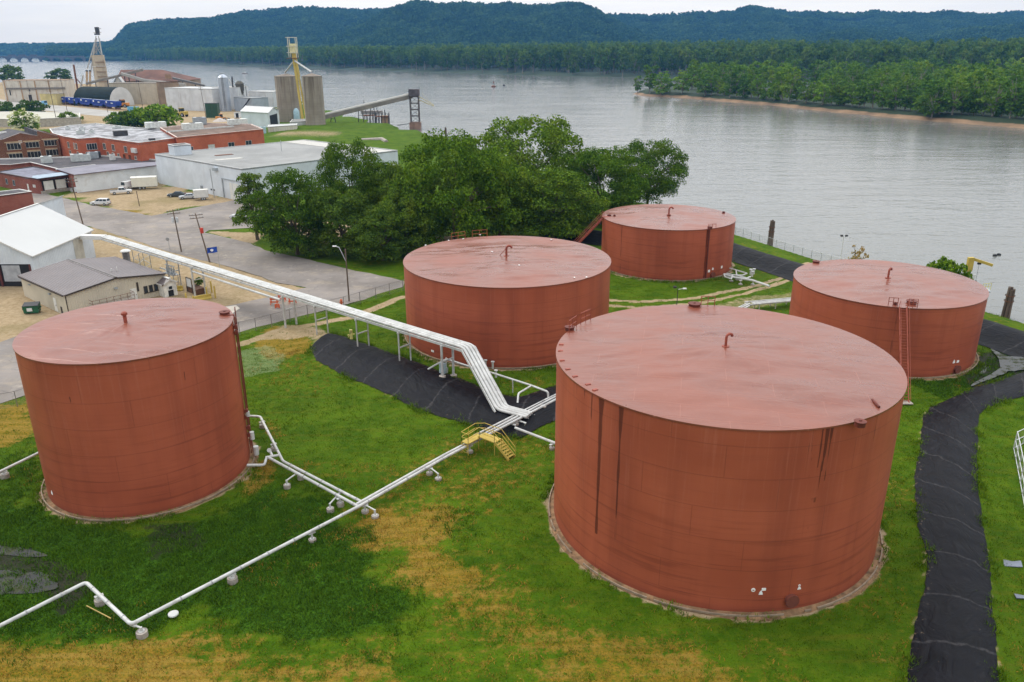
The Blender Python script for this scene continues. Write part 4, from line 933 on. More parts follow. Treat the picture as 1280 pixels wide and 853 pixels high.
st3 = [(rim_angle(T3, 680, 352), .07, 10.6, .8, .45), (rim_angle(T3, 690, 351), .3, 9.5, 2, .18)]
st4 = [(rim_angle(T4, 773, 282), .13, 8.97, .6, .75), (rim_angle(T4, 762, 276), .08, 8.97, .4, .4), (rim_angle(T4, 880, 285), .22, 8.97, .2, .8)]
st5 = [(rim_angle(T5, 1165, 386), .12, 6, 1.5, .2), (rim_angle(T5, 1123, 384), .3, 8.93, .3, .5)]
for i, (t, st) in enumerate(zip(TANKS, (st1, st2, st3, st4, st5))):
    root = thing('storage_tank', TLAB[i], 'storage tank', (t[0], t[1], 0), 'red-brown storage tanks'); TROOT.append(root)
    shell(t, root, st, 1080 if i == 1 else 540, 90 if i == 1 else 48); roof(t, root, RISE[i], 40+i)
    ring(t, root, [.6, .58, .42, .3, .5][i], 90+i)
ap = [(t[0], t[1], t[3]+r_) for t, r_ in zip(TANKS, RISE)]
def on_roof(i, px, py):
    t = TANKS[i]; z = t[3]+.1
    for _ in range(6): p = at(px, py, z); z = t[3]+.02+RISE[i]*(1-min(1, math.hypot(p.x-t[0], p.y-t[1])/t[2]))
    return z
# left tank
mb = MB(); p = at(157, 403, on_roof(0, 157, 403)); mb.lathe(p-Vector((0, 0, .1)), [(.16, 0), (.16, .75), (.27, .8), (.27, 1.0), (.12, 1.12)], 14); mb.build('vent_pipe', REDP, TROOT[0], True)
hatch(TROOT[0], 281, 393, on_roof(0, 281, 393), .45)
a = rim_angle(T1, 290.5, 401); x0, y0, r, h = T1
mb = MB(); n = Vector((math.cos(a), math.sin(a), 0)); u = Vector((-n.y, n.x, 0)); c = Vector((x0, y0, 0))+n*(r+.22)
mb.tube([c-n*.5+Vector((0, 0, h+.55)), c+Vector((0, 0, h+.55)), c+Vector((0, 0, .6))], .06, 6); mb.tube([c+u*.35+Vector((0, 0, h+.2)), c+u*.35+Vector((0, 0, 1.2))], .05, 6)
for z in (h-.6, h-1.2, 5.2, 4.5, 3.4, 2.6): mb.box(c+Vector((0, 0, z)), (.34, .34, .34), a)
mb.build('gauge_pipe', mat('pipe_red_dark', (.17, .04, .024), .6), TROOT[0]); wall_ladder(TROOT[0], T1, a+.12, .3, h+.9, MC['pipe_red_dark'])
mb = MB(); mb.cyl(c+n*.25+Vector((0, 0, 2.1)), c+n*.25+Vector((0, 0, 2.9)), .22, n=10); mb.cyl(c+n*.45+Vector((0, 0, .4)), c+n*.45+Vector((0, 0, 1.3)), .26, n=10); mb.cyl(c+n*.1+Vector((0, 0, 4.6)), c+n*.1+Vector((0, 0, 5.1)), .2, n=10); mb.build('valve', PIPE, TROOT[0])
placard(TROOT[0], T1, math.atan2(at(84, 627).y-y0, at(84, 627).x-x0)+.0, 1.4, .3, .4, 'house')
# foreground tank
gooseneck(TROOT[1], 907, 433, on_roof(1, 907, 433), 1.0, ang=R(20)); hatch(TROOT[1], 868, 382.5, on_roof(1, 868, 384), .55)
hatch(TROOT[1], 1075, 531, T2[3]+.02, .35)
mb = MB(); z = on_roof(1, 1094, 505); mb.tube([at(1090, 501, z)+Vector((0, 0, .08)), at(1094, 505, z)+Vector((0, 0, .08)), at(1099, 510, z)+Vector((0, 0, .05))], .09, 6); mb.build('roof_hose', REDD, TROOT[1])
a0 = rim_angle(T2, 704, 415); a1 = rim_angle(T2, 731, 399); handrail(TROOT[1], T2, a0, a1, 5, REDP, gap=2); hatch(TROOT[1], 712, 412, on_roof(1, 712, 412), .4)
a0 = rim_angle(T2, 876, 382); a1 = rim_angle(T2, 893, 383); handrail(TROOT[1], T2, a0, a1, 2, REDP, hr=.9)
for (px, py) in ((700, 432), (699, 440), (701, 452), (708, 463), (717, 472), (733, 482), (742, 489)):
    p = at(px, py, T2[3]); mb = MB(); mb.box(p+Vector((.12, .1, .06)), (.4, .22, .07), rim_angle(T2, px, py)); mb.build('roof_clip', REDP, TROOT[1])
def wall_pt(t, px, py):
    for z in np.arange(0, t[3], .02):
        p = at(px, py, z)
        if math.hypot(p.x-t[0], p.y-t[1]) >= t[2]: continue
        return math.atan2(p.y-t[1], p.x-t[0]), z
    return front(t), 1.
def on_wall(t, px, py):
    best = None
    for z in np.arange(0, t[3], .02):
        p = at(px, py, float(z)); d = abs(math.hypot(p.x-t[0], p.y-t[1])-t[2])
        if p.y < t[1] and (best is None or d < best[0]): best = (d, math.atan2(p.y-t[1], p.x-t[0]), float(z))
    return best[1], best[2]
a, z = on_wall(T2, 988, 749); manhole(TROOT[1], T2, a, max(z, .62), .52)
for (px, py, w, hh, k) in ((941.5, 737.5, .3, .3, 'disc'), (951, 740.5, .3, .36, 'house'), (954.5, 736.5, .3, .2, 'rect'), (999, 734.5, .28, .28, 'house'), (999, 731.8, .18, .18, 'disc')):
    a, z = on_wall(T2, px, py); placard(TROOT[1], T2, a, z, w, hh, k)
# middle tank
gooseneck(TROOT[2], 633, 320, on_roof(2, 633, 320), 1.35, True, R(10)); handrail(TROOT[2], T3, rim_angle(T3, 559, 299), rim_angle(T3, 607, 294), 5, mat('rail_orange_red', (.36, .1, .04), .5), gap=2)
for (px, py) in ((561, 301), (579, 299), (532, 307), (615, 315), (649, 332), (718, 347.5), (733, 347), (689, 300), (600, 294)):
    p = at(px, py, on_roof(2, px, py)); mb = MB(); mb.box(p+Vector((0, 0, .04)), (.3, .16, .08), px); mb.build('roof_clip', SIGNW, TROOT[2])
a, z = on_wall(T3, 541, 439); placard(TROOT[2], T3, a, z, .5, .25)
# farthest tank
gooseneck(TROOT[3], 836, 268.5, on_roof(3, 836, 268), 1.3, ang=0.); hatch(TROOT[3], 761.5, 270, on_roof(3, 761.5, 270), .35); hatch(TROOT[3], 768, 270.5, on_roof(3, 768, 270), .22); hatch(TROOT[3], 904.5, 266.5, on_roof(3, 904, 267), .25)
a = rim_angle(T4, 882, 285); mb = MB(); n = Vector((math.cos(a), math.sin(a), 0)); c = Vector((T4[0], T4[1], 0))+n*(T4[2]+.2); mb.tube([c+Vector((0, 0, T4[3]+.3)), c+Vector((0, 0, .4))], .14, 8); mb.box(c+Vector((0, 0, T4[3]+.2)), (.6, .5, .5), a); mb.build('gauge_pipe', REDD, TROOT[3]); handrail(TROOT[3], T4, a+.0, a+.14, 2, REDP, hr=.7)
for (px, py) in ((891, 336), (886, 339), (902, 334)): a, z = on_wall(T4, px, py); placard(TROOT[3], T4, a, z, .45, .45, 'house' if px == 891 else 'rect')
a, z = on_wall(T4, 890, 344); manhole(TROOT[3], T4, a, .7, .5)
# diagonal stair to the farthest tank
A = Vector((T4[0]-T4[2]*math.cos(.05), T4[1]-T4[2]*math.sin(.05), T4[3])); B = Vector((A.x-8.6, A.y-1.4, .1)); n = Vector((-(A-B).y, (A-B).x, 0)).normalized()
mb = MB()
for s in (-.4, .4): mb.beam(B+n*s, A+n*s, .08, .25)
for k in range(1, 36): p = B.lerp(A, k/36); mb.box(p, (.26, .8, .04), math.atan2((A-B).y, (A-B).x))
mb.build('stair_flight', REDP, TROOT[3]); mb = MB()
for s in (-.42, .42):
    for z in (.55, 1.05): mb.beam(B+n*s+Vector((0, 0, z)), A+n*s+Vector((0, 0, z)), .05)
    for k in range(9): p = B.lerp(A, k/8)+n*s; mb.beam(p, p+Vector((0, 0, 1.05)), .05)
mb.build('handrail', REDP, TROOT[3])
mb = MB(); mb.box(A+Vector((.5, .1, .06)), (1.6, 1.0, .06)); mb.beam(A+Vector((.2, -.5, .0)), A+Vector((.2, -.5, -7.)), .12); mb.build('stair_landing', REDP, TROOT[3])
# right tank
gooseneck(TROOT[4], 1110, 347.5, on_roof(4, 1110, 347), 1.2, ang=R(40)); hatch(TROOT[4], 1020, 328.5, on_roof(4, 1020, 329), .45); hatch(TROOT[4], 1139.5, 378.5, on_roof(4, 1139, 379), .55); hatch(TROOT[4], 1119, 381, on_roof(4, 1119, 381), .2)
aL = rim_angle(T5, 1128.5, 385); pT = Vector((T5[0]+(T5[2]+.1)*math.cos(aL), T5[1]+(T5[2]+.1)*math.sin(aL), T5[3]+.1)); pF = at(1131, 504); uL = Vector((-math.sin(aL), math.cos(aL), 0)); LR = mat('ladder_red', (.3, .075, .045), .5); mb = MB()
for s_ in (-.4, .4): mb.beam(pF+uL*s_, pT+uL*s_, .09, .2)
for k in range(1, 34): p = pF.lerp(pT, k/34); mb.beam(p-uL*.4, p+uL*.4, .06)
mb.build('ladder', LR, TROOT[4]); mb = MB()
for s_ in (-.46, .46):
    mb.beam(pF+uL*s_+Vector((0, -.2, .5)), pT+uL*s_+Vector((0, -.2, .95)), .035)
    for k in range(7): p = pF.lerp(pT, k/6)+uL*s_; mb.beam(p, p+Vector((0, -.2, .75)), .035)
mb.build('ladder_rail', LR, TROOT[4]); mb = MB(); mb.box(pF+Vector((0, 0, .06)), (1.5, .9, .12)); mb.build('footing', CONC, TROOT[4])
handrail(TROOT[4], T5, rim_angle(T5, 1110, 383), aL-.05, 2, REDP); handrail(TROOT[4], T5, aL+.05, rim_angle(T5, 1147, 386), 2, REDP)
for (px, py, k) in ((1192.5, 452, 'house'), (1197, 452, 'rect')): a, z = on_wall(T5, px, py); placard(TROOT[4], T5, a, z, .4, .45 if k == 'house' else .3, k)
a, z = on_wall(T5, 1195, 461); manhole(TROOT[4], T5, a, .75, .52)

# ------------------------------------------------------------------ pipelines
def pipe_thing(name, label, cat, p0, group=None): return thing(name, label, cat, (p0[0], p0[1], float(gz(p0[0], p0[1])[0])), group)
def support(root, p, top, arm=None, foot=.42, fh=.42, nm='pipe_support'):
    """concrete footing with a short post and a saddle; p on the ground, the arm reaches to the pipe"""
    p = Vector(p); p.z = float(gz(p.x, p.y)[0]); mb = MB(); mb.cyl(p-Vector((0, 0, .2)), p+Vector((0, 0, fh)), foot, foot*.96, 16)
    f = mb.build('footing', CONC, root); mb = MB(); mb.cyl(p+Vector((0, 0, fh)), p+Vector((0, 0, fh+.06)), foot*.55, n=12); mb.cyl(p+Vector((0, 0, fh)), (p.x, p.y, top), .09, n=8)
    if arm is not None: mb.cyl((p.x, p.y, top-.05), (arm[0], arm[1], top-.02), .07, n=8); mb.box((arm[0], arm[1], top-.03), (.5, .2, .1), math.atan2(arm[1]-p.y, arm[0]-p.x))
    else: mb.box((p.x, p.y, top-.03), (.6, .26, .1), .7)
    o = mb.build(nm, PIPE, root); f.parent = o; WL[f] = WL[root]
PZ = .85; U = Vector((.634, .773, 0)); NV = Vector((.773, -.634, 0))
def collars(mb, pts, r, step=2.4):
    for a, b in zip(pts, pts[1:]):
        a, b = Vector(a), Vector(b); L = (b-a).length; k = step*.5
        while k < L: p = a.lerp(b, k/L); d = (b-a).normalized(); mb.cyl(p-d*.05, p+d*.05, r*1.16, n=8, caps=True); k += step
def snap(p, path):
    best = None
    for a, b in zip(path, path[1:]):
        a_, b_ = Vector((a.x, a.y, 0)), Vector((b.x, b.y, 0)); d = b_-a_; t = min(1, max(0, (Vector((p.x, p.y, 0))-a_).dot(d)/d.length_squared)); q = a_+d*t; e = (q-Vector((p.x, p.y, 0))).length
        if best is None or e < best[0]: best = (e, q)
    return best[1]
# main ground line from the left edge, zigzag, then under the yellow crossover and on past the foreground tank
main = thing('ground_pipeline', 'long white pipe on footings crossing the grass from the left edge to the yellow crossover', 'pipeline', (-13.4, 59.6, 0))
pl = [at(-90, 828, PZ), at(107.5, 728, PZ), at(163.8, 780.8, PZ), at(447, 634, PZ), at(560, 570, PZ), at(694, 500, PZ), Vector((37.2, 117.2, PZ)), at(990, 376, PZ)]
mb = MB(); mb.tube(pl, .145, 10, .35); mb.build('main_pipe', PIPE, main, True)
mb = MB(); collars(mb, pl[:5], .145); mb.build('pipe_collar', mat('collar_grey', (.3, .3, .3), .5), main)
q0 = at(447, 634, PZ)-NV*.42+U*.2; q1 = at(560, 570, PZ)-NV*.42; q2 = at(694, 500, PZ)-NV*.5; mb = MB(); mb.tube([q0, q1, q2, Vector((37.2, 117.2, PZ))-NV*.5], .13, 10); mb.build('twin_pipe', PIPE, main, True)
mb = MB(); q = at(600, 548, PZ); mb.tube([q-NV*.85, q2-NV*.35, Vector((37.2, 117.2, PZ))-NV*.9], .11, 8); mb.build('thin_pipe', PIPE, main, True)
for (px, py, arm) in ((121, 757, None), (178, 794.5, (166, 779)), (297, 732, None), (392, 676, None), (453, 638, None), (469, 646, (456, 629)), (532, 591, None), (548, 600, (538, 583)), (582, 563, None), (640, 533, None), (675, 515, None)):
    p = at(px, py); p = snap(p, pl) if arm is None else p; support(main, p, PZ-.15, a2(*arm, PZ) if arm else None, .4 if px < 330 else .34, .42 if px < 330 else .2)
bx = MB()
for k in (0, 1, 2, 3, 4, 5): p = at(640, 528, PZ)+U*(k*1.1); bx.box(p-NV*.35+Vector((0, 0, -.22)), (.16, 1.7, .1), math.atan2(U.y, U.x))
bx.build('pipe_sleeper', PIPE, main)
# branch to the left tank: two lines side by side
br = thing('branch_pipeline', 'pair of white pipes on footings running from the left tank to the long ground pipe', 'pipeline', (-21, 68, 0))
A_ = [at(305, 520, 1.0), at(325.4, 521, 1.0), at(353.8, 576.8, PZ), at(451, 627, PZ)]; mb = MB(); mb.tube(A_, .135, 10, .3); mb.build('pipe', PIPE, br, True)
B_ = [at(309, 581.7, .45), at(330.5, 581.5, .45), at(333.5, 571, PZ), at(447, 633, PZ)]; mb = MB(); mb.tube(B_, .135, 10, .25); mb.build('pipe', PIPE, br, True)
mb = MB(); mb.tube([at(332, 572, PZ), at(349.8, 569, PZ)], .13, 8); mb.tube([at(340.5, 570.5, PZ), at(337, 563, PZ)], .13, 8); mb.cyl(at(336.5, 563, PZ-.2), at(336.5, 563, PZ+.25), .22, n=10); mb.build('cross_connection', PIPE, br, True)
mb = MB(); collars(mb, A_[1:], .135); collars(mb, B_[2:], .135); mb.build('pipe_collar', MC['collar_grey'], br)
for (px, py, arm) in ((327.5, 535, None), (342.7, 563, None), (359, 608.7, (372, 589)), (376, 598, None), (413, 638, (425, 614)), (430, 629, None)): support(br, at(px, py) if arm else snap(at(px, py), A_ if px != 430 else B_), PZ-.14, a2(*arm, PZ) if arm else None, .34, .36)
# short white pipe entering the left tank from the left edge
lp = thing('tank_inlet_pipe', 'straight white pipe reaching the left tank from the left edge of the photo', 'pipe', at(20, 580)); mb = MB(); mb.tube([at(-70, 624, PZ), at(52, 564.5, PZ)], .13, 10); mb.build('pipe', PIPE, lp, True); lpp = [at(-70, 624, PZ), at(52, 564.5, PZ)]; support(lp, snap(at(14, 600), lpp), PZ-.13); support(lp, snap(at(-40, 625), lpp), PZ-.13)

# elevated pipeline over the lined dike
E0 = Vector((-8.2, 88.9, 0)); ED = Vector((-.762, .648, 0)); EN = Vector((.648, .762, 0))
el = thing('elevated_pipeline', 'bundle of white pipes on tall trestles running from the white warehouse to the ground pipe', 'pipeline', (-33, 110, 0))
ZE = 5.25; bend = Vector((-5.1, 87.2, ZE)); far = Vector((-75.7, 145.9, ZE)); low = at(627, 510, 1.0); low2 = at(662, 519, .95)
dcorr = (far-bend).normalized(); EN = Vector((-dcorr.y, dcorr.x, 0)); EN = EN if EN.y > 0 else -EN
D1 = (low-bend).normalized(); N1 = D1.cross(Vector((0, 0, 1))).normalized(); N1 = N1 if N1.dot(EN) > 0 else -N1
N2 = Vector((-(low2-low).y, (low2-low).x, 0)).normalized(); N2 = N2 if N2.dot(EN) > 0 else -N2
for off, rr in ((-.66, .17), (-.22, .2), (.24, .2), (.66, .16)):
    mb = MB(); j = (EN+N1).normalized()*off/max(.5, (EN+N1).normalized().dot(EN)); k2 = (N1+N2).normalized()*off
    pts = [far+EN*off, bend+j, low+k2, low2+N2*off*.9]
    mb.tube(pts, rr, 10, .6); mb.build('pipe', PIPE, el, True)
mb = MB()
for off in (-.95, .95):
    j = (EN+N1).normalized()*off; mb.beam(far+EN*off-Vector((0, 0, .3)), bend+j-Vector((0, 0, .3)), .12, .3); mb.beam(bend+j-Vector((0, 0, .3)), low+(N1+N2).normalized()*off-Vector((0, 0, .25)), .12, .3)
k = 0.
Ld = (far-bend).length
while k < Ld: p = bend+(far-bend)*(k/Ld); mb.beam(p-EN*.95-Vector((0, 0, .34)), p+EN*.95-Vector((0, 0, .34)), .12); k += 2.
k = 0.
while k < 1: p = bend.lerp(low, k); mb.beam(p-N1*.95-Vector((0, 0, .3)), p+N1*.95-Vector((0, 0, .3)), .12); k += .16
mb.build('pipe_deck', PIPE, el)
tops = [((548, 481), (562, 475)), ((492, 461.6), (505.6, 459.5)), ((441.8, 443.7), (454.8, 439.6)), ((395, 424.6), (407.9, 420.3)), ((352.8, 411.2), (364.6, 408)), ((245, 371), (256, 367)), ((211, 357), (224, 361))]
for i, (a, b) in enumerate(tops):
    a, b = at(*a), at(*b); m_ = (a+b)/2; ax = (m_-bend).dot(dcorr); m_ = Vector((bend.x, bend.y, 0))+Vector((dcorr.x, dcorr.y, 0))*ax
    col = MB(); w = .3 if i in (0, 4, 5) else .2; col.beam(m_-EN*1.1+Vector((0, 0, ZE-.55)), m_+EN*1.1+Vector((0, 0, ZE-.55)), .22)
    col.beam(m_-EN*.95+Vector((0, 0, 2.7)), m_+EN*.95+Vector((0, 0, 2.7)), .14)
    tm = GALV if i > 5 else PIPE; tr_ = col.build('trestle', tm, el)
    for s in (-1, 1):
        leg = MB(); f = m_+EN*s*.95; g = float(gz(f.x, f.y)[0]); leg.cyl((f.x, f.y, g-.3), (f.x, f.y, ZE-.5), w/2, n=10)
        leg.build('leg', tm, tr_)
        if i == 0: leg = MB(); leg.cyl((f.x, f.y, g), (f.x, f.y, g+.28), .42, n=14); leg.build('footing', CONC, tr_)
mb = MB(); pA = Vector((-51.2, 125.3, 4.2)); pB = Vector((-32.7, 109.4, 4.3)); mb.tube([pA-EN*.7, pB-EN*.7], .17, 10); mb.build('lower_pipe', PIPE, el, True)
mb = MB(); w0 = Vector((-81.2, 146.8, 5.0)); mb.beam(w0, far+dcorr*.2-Vector((0, 0, .2)), 1.3, .75); mb.build('pipe_duct', WHITEM, el)
# scaffold of the manifold under the far end
for i, (px, py) in enumerate(((170, 343), (178, 347), (190, 339), (181, 334))):
    p = at(px, py); mb = MB(); mb.cyl(p, p+Vector((0, 0, 4.4)), .07, n=6); mb.build('leg', GALV, el)
mb = MB(); c = [at(px, py) for px, py in ((170, 343), (178, 347), (190, 339), (181, 334))]
for a, b in zip(c, c[1:]+c[:1]):
    for z in (1.4, 3.): mb.beam(a+Vector((0, 0, z)), b+Vector((0, 0, z)), .06)
mb.build('scaffold_rail', GALV, el)
mf = thing('valve_manifold', 'grey valves on a low steel table beside the tan office, under the elevated pipes', 'manifold', at(216, 358)); mb = MB(); o = at(216, 357)
mb.box(o+Vector((0, 0, 2.1)), (3.4, 1.1, .12), -.7)
for sx, sy in ((-1.5, -.4), (1.5, -.4), (1.5, .4), (-1.5, .4)): d = Matrix.Rotation(-.7, 3, 'Z') @ Vector((sx, sy, 0)); mb.cyl(o+d, o+d+Vector((0, 0, 2.1)), .06, n=6)
mb.build('steel_table', GALV, mf); mb = MB()
for k in range(4): d = Matrix.Rotation(-.7, 3, 'Z') @ Vector((-1.2+.8*k, .0, 0)); mb.cyl(o+d+Vector((0, 0, 2.15)), o+d+Vector((0, 0, 3.1)), .16, n=8); mb.cyl(o+d+Vector((0, 0, 3.1)), o+d+Vector((0, 0, 3.5)), .06, n=6); mb.cyl(o+d+Vector((0, 0, 3.48)), o+d+Vector((0, 0, 3.54)), .25, n=10)
mb.build('valve', STEELG, mf, True); mb = MB(); d = Matrix.Rotation(-.7, 3, 'Z') @ Vector((1, 0, 0)); mb.tube([o-d*3.6+Vector((0, 0, 2.5)), o+d*1.8+Vector((0, 0, 2.5))], .13, 8); mb.build('pipe', PIPE, mf, True)
# electrical box on the nearest trestle, yellow plate on another
eb = thing('junction_box', 'blue-grey electrical cabinet fixed to the white trestle leg over the black liner', 'electrical box', at(551, 470)); p = at(552, 476); p.z = 1.0; mb = MB(); mb.box(p+Vector((.2, -.1, .7)), (.75, .45, 1.3), -.6); mb.build('cabinet', mat('box_bluegrey', (.32, .4, .42), .5), eb); mb = MB(); mb.box(p+Vector((.62, -.05, .4)), (.3, .3, .7), -.6); mb.beam(p+Vector((.2, -.1, 1.3)), p+Vector((.2, -.1, 1.9)), .08); mb.build('conduit', GALV, eb)
yp = thing('valve_handle_cluster', 'yellow valve handles on a trestle leg over the left end of the black liner', 'valve', at(440, 420)); p = at(440.5, 437.); p.z = 1.0; mb = MB(); mb.box(p+Vector((0, -.1, 1.2)), (.35, .3, 1.3)); mb.build('valve_body', mat('pale_yellow', (.62, .55, .2), .5), yp); mb = MB(); mb.beam(p+Vector((-.45, -.2, 1.1)), p+Vector((.5, -.2, 1.3)), .12); mb.beam(p+Vector((-.4, -.2, .8)), p+Vector((.1, -.2, 1.7)), .1); mb.build('handle', MC['pale_yellow'], yp)
# branch to the middle tank
b3 = thing('tank_branch_pipe', 'thin white pipe with hooped bends linking the middle tank to the ground pipes', 'pipe', at(641, 490)); Z3 = 1.5
p0 = at(545, 456, Z3); mb = MB(); mb.tube([at(535, 462, .9), p0, at(558, 449, Z3), at(590.6, 459.5, Z3), at(611, 465, Z3), at(664, 482, Z3), at(685, 490, Z3), at(685.3, 497, PZ)+Vector((0, 0, -.1))], .12, 8, .25); mb.build('pipe', PIPE, b3, True)
mb = MB(); mb.tube([at(664, 482.5, Z3), at(648, 492, Z3), at(647, 504, .8)], .11, 8, .25); mb.build('pipe', PIPE, b3, True)
for (px, py) in ((641, 490), (558, 461)): p = at(px, py); g = float(gz(p.x, p.y)[0]); mb = MB(); mb.cyl((p.x, p.y, g-.2), (p.x, p.y, Z3), .07, n=8); mb.build('post', PIPE, b3)
for (px, py) in ((607, 459), (616, 461), (620, 472)): p = at(px, py, .3); mb = MB(); mb.cyl(p, p+Vector((0, 0, .9)), .13, n=8); mb.cyl(p+Vector((0, 0, .9)), p+Vector((0, 0, .97)), .24, n=10); mb.build('valve', PIPE, b3, True)
# branch to the foreground tank
b2 = thing('tank_branch_pipe', 'straight white pipe sloping from the junction to the foreground tank', 'pipe', at(670, 545)); mb = MB(); mb.tube([at(644, 535, .75), at(695, 554.5, .75)], .14, 8); mb.build('pipe', PIPE, b2, True); mb = MB(); mb.tube([at(656, 532, .75), at(657, 529, 1.2), at(652, 527, 1.2)], .06, 6); mb.build('vent_pipe', PIPE, b2); support(b2, at(690, 562), .6, None, .3, .2)
# manifold beside the farthest tank
m4 = thing('pipe_manifold', 'tangle of white pipes and valves at the foot of the farthest tank', 'manifold', at(920, 350)); Z4 = .9
for pts, rr in (([(912, 335.5), (934, 342), (928, 344.5), (916, 344)], .13), ([(905, 343), (918, 347), (940, 350.5), (962, 358)], .2), ([(905, 343), (906, 346), (914, 349), (916, 344), (908, 342)], .13), ([(920, 338.5), (921, 345)], .12), ([(918, 344), (934, 348), (938, 346)], .14)):
    mb = MB(); mb.tube([at(x, y, Z4) for x, y in pts], rr, 8, .2); mb.build('pipe', PIPE, m4, True)
for (px, py) in ((940, 346), (938, 343.5), (942, 343)): p = at(px, py, .7); mb = MB(); mb.cyl(p, p+Vector((0, 0, .9)), .17, n=8); mb.cyl(p+Vector((0, 0, .9)), p+Vector((0, 0, 1.)), .3, n=10); mb.build('valve', PIPE, m4, True)
for (px, py) in ((914, 352), (925.5, 356), (941, 356), (922, 350)): support(m4, at(px, py), Z4-.12, None, .4, .15)
# flat pipe rack left of the right tank
rk = thing('pipe_rack', 'low white pipe rack with cross bars leading to the left side of the right tank', 'pipe rack', at(965, 386)); mb = MB(); a, b = Vector((37.2, 117.2, 1.05)), at(992, 374.5, 1.05); dd = (b-a).normalized(); nn = Vector((-dd.y, dd.x, 0))
for s in (-.75, .75): mb.beam(a-dd*1+nn*s, b+nn*s, .14, .2)
mb.build('rail', PIPE, rk); mb = MB(); L = (b-a).length; k = 0
while k < L: mb.beam(a+dd*k-nn*.75, a+dd*k+nn*.75, .1); k += .9
mb.build('cross_bar', PIPE, rk); mb = MB(); [mb.tube([a+nn*s, b+nn*s], .11, 8) for s in (-.35, 0, .35)]; mb.build('pipe', PIPE, rk)
for k in (.1, .5, .9):
    p = a.lerp(b, k); mb = MB(); [mb.beam((p+nn*s)-Vector((0, 0, 1.1)), p+nn*s, .12) for s in (-.7, .7)]; mb.build('leg', PIPE, rk)

# yellow crossover stair
xo = thing('crossover_stair', 'yellow steel stair and platform crossing over the white ground pipes', 'stair', at(604, 560)); c = at(606, 546, 0); c = at(612, 548, 1.35); c.z = 0; zt = 1.4
yaw = math.atan2(U.y, U.x); L0 = c
mb = MB(); mb.box(L0+Vector((0, 0, zt)), (1.1, 2.2, .08), yaw); mb.box(L0-NV*1.35-U*1.05+Vector((0, 0, zt-.14)), (2.3, .9, .08), yaw); mb.build('platform', YELLOW, xo)
mb = MB(); s0 = L0+NV*1.1+Vector((0, 0, zt)); s1 = L0+NV*2.9+Vector((0, 0, .05))
for s in (-.5, .5): mb.beam(s0+U*s, s1+U*s, .07, .24)
for k in range(1, 7): p = s0.lerp(s1, k/7); mb.box(p, (1., .26, .05), yaw)
e0 = L0-NV*1.35-U*2.2+Vector((0, 0, zt-.14)); e1 = e0-NV*.0; e1.z = .05
for s in (-.42, .42): mb.beam(e0+NV*s, (e0.x+NV.x*s, e0.y+NV.y*s, 0.), .08, .1)
for k in range(1, 5): mb.beam(e0+NV*-.42-Vector((0, 0, .25*k)), e0+NV*.42-Vector((0, 0, .25*k)), .05)
mb.build('stair_flight', YELLOW, xo)
def yrail(pts, posts=1.0):
    mb = MB()
    for a, b in zip(pts, pts[1:]):
        for z in (.55, 1.08): mb.beam(a+Vector((0, 0, z)), b+Vector((0, 0, z)), .05)
        n_ = max(1, int((b-a).length/posts))
        for k in range(n_+1): p = a.lerp(b, k/n_); mb.beam(p, p+Vector((0, 0, 1.1)), .05)
    mb.build('handrail', YELLOW, xo)
up_ = Vector((0, 0, zt))
yrail([L0+U*.55-NV*1.1+up_, L0+U*.55+NV*1.1+up_, s1+U*.5]); yrail([L0-U*.55+NV*1.1+up_, s1-U*.5]); yrail([L0-U*.55+NV*1.1+up_, L0-U*.55-NV*.9+up_, e0+NV*.45]); yrail([L0+U*.55-NV*1.1+up_, L0-NV*1.8-U*.1+up_, e0-NV*.45, e0+NV*.45])
mb = MB()
for s in (-.5, .5):
    for k in (-1.05, 1.05): p = L0+U*s+NV*k; mb.beam(p, p+up_, .08)
mb.build('leg', YELLOW, xo)

# small things lying about
o = thing('plastic_disc', 'white round lid lying in the dark weeds by the bend of the ground pipe', 'lid', at(217, 770)); mb = MB(); mb.lathe(at(217, 770)+Vector((0, 0, .12)), [(.36, 0), (.36, .1), (.3, .14)], 18); mb.build('lid', WHITEM, o)
o = thing('wooden_pole', 'yellowish wooden pole lying in the weeds near the wet patch', 'pole', at(124, 769)); mb = MB(); mb.beam(at(109, 761)+Vector((0, 0, .25)), at(139, 776)+Vector((0, 0, .2)), .06); mb.build('pole', mat('yellow_wood', (.42, .3, .1), .8), o)
for (px, py, w, l, lab) in ((1264, 705, 1.7, 1.0, 'grey plastic scrap lying on the grass right of the long liner, the upper of two'), (1277, 747, 1.1, .5, 'grey plastic scrap on the grass near the right edge, the lower of two')):
    p = at(px, py); o = thing('plastic_scrap', lab, 'scrap', p, 'plastic scraps on the grass'); mb = MB(); mb.prism([(p.x-w/2, p.y-l/2), (p.x+w*.3, p.y-l*.6), (p.x+w/2, p.y+l*.2), (p.x+.1, p.y+l*.1), (p.x-w*.4, p.y+l/2)], .1, .16); mb.build('sheet', mat('scrap_grey', (.16, .18, .22), .4), o)

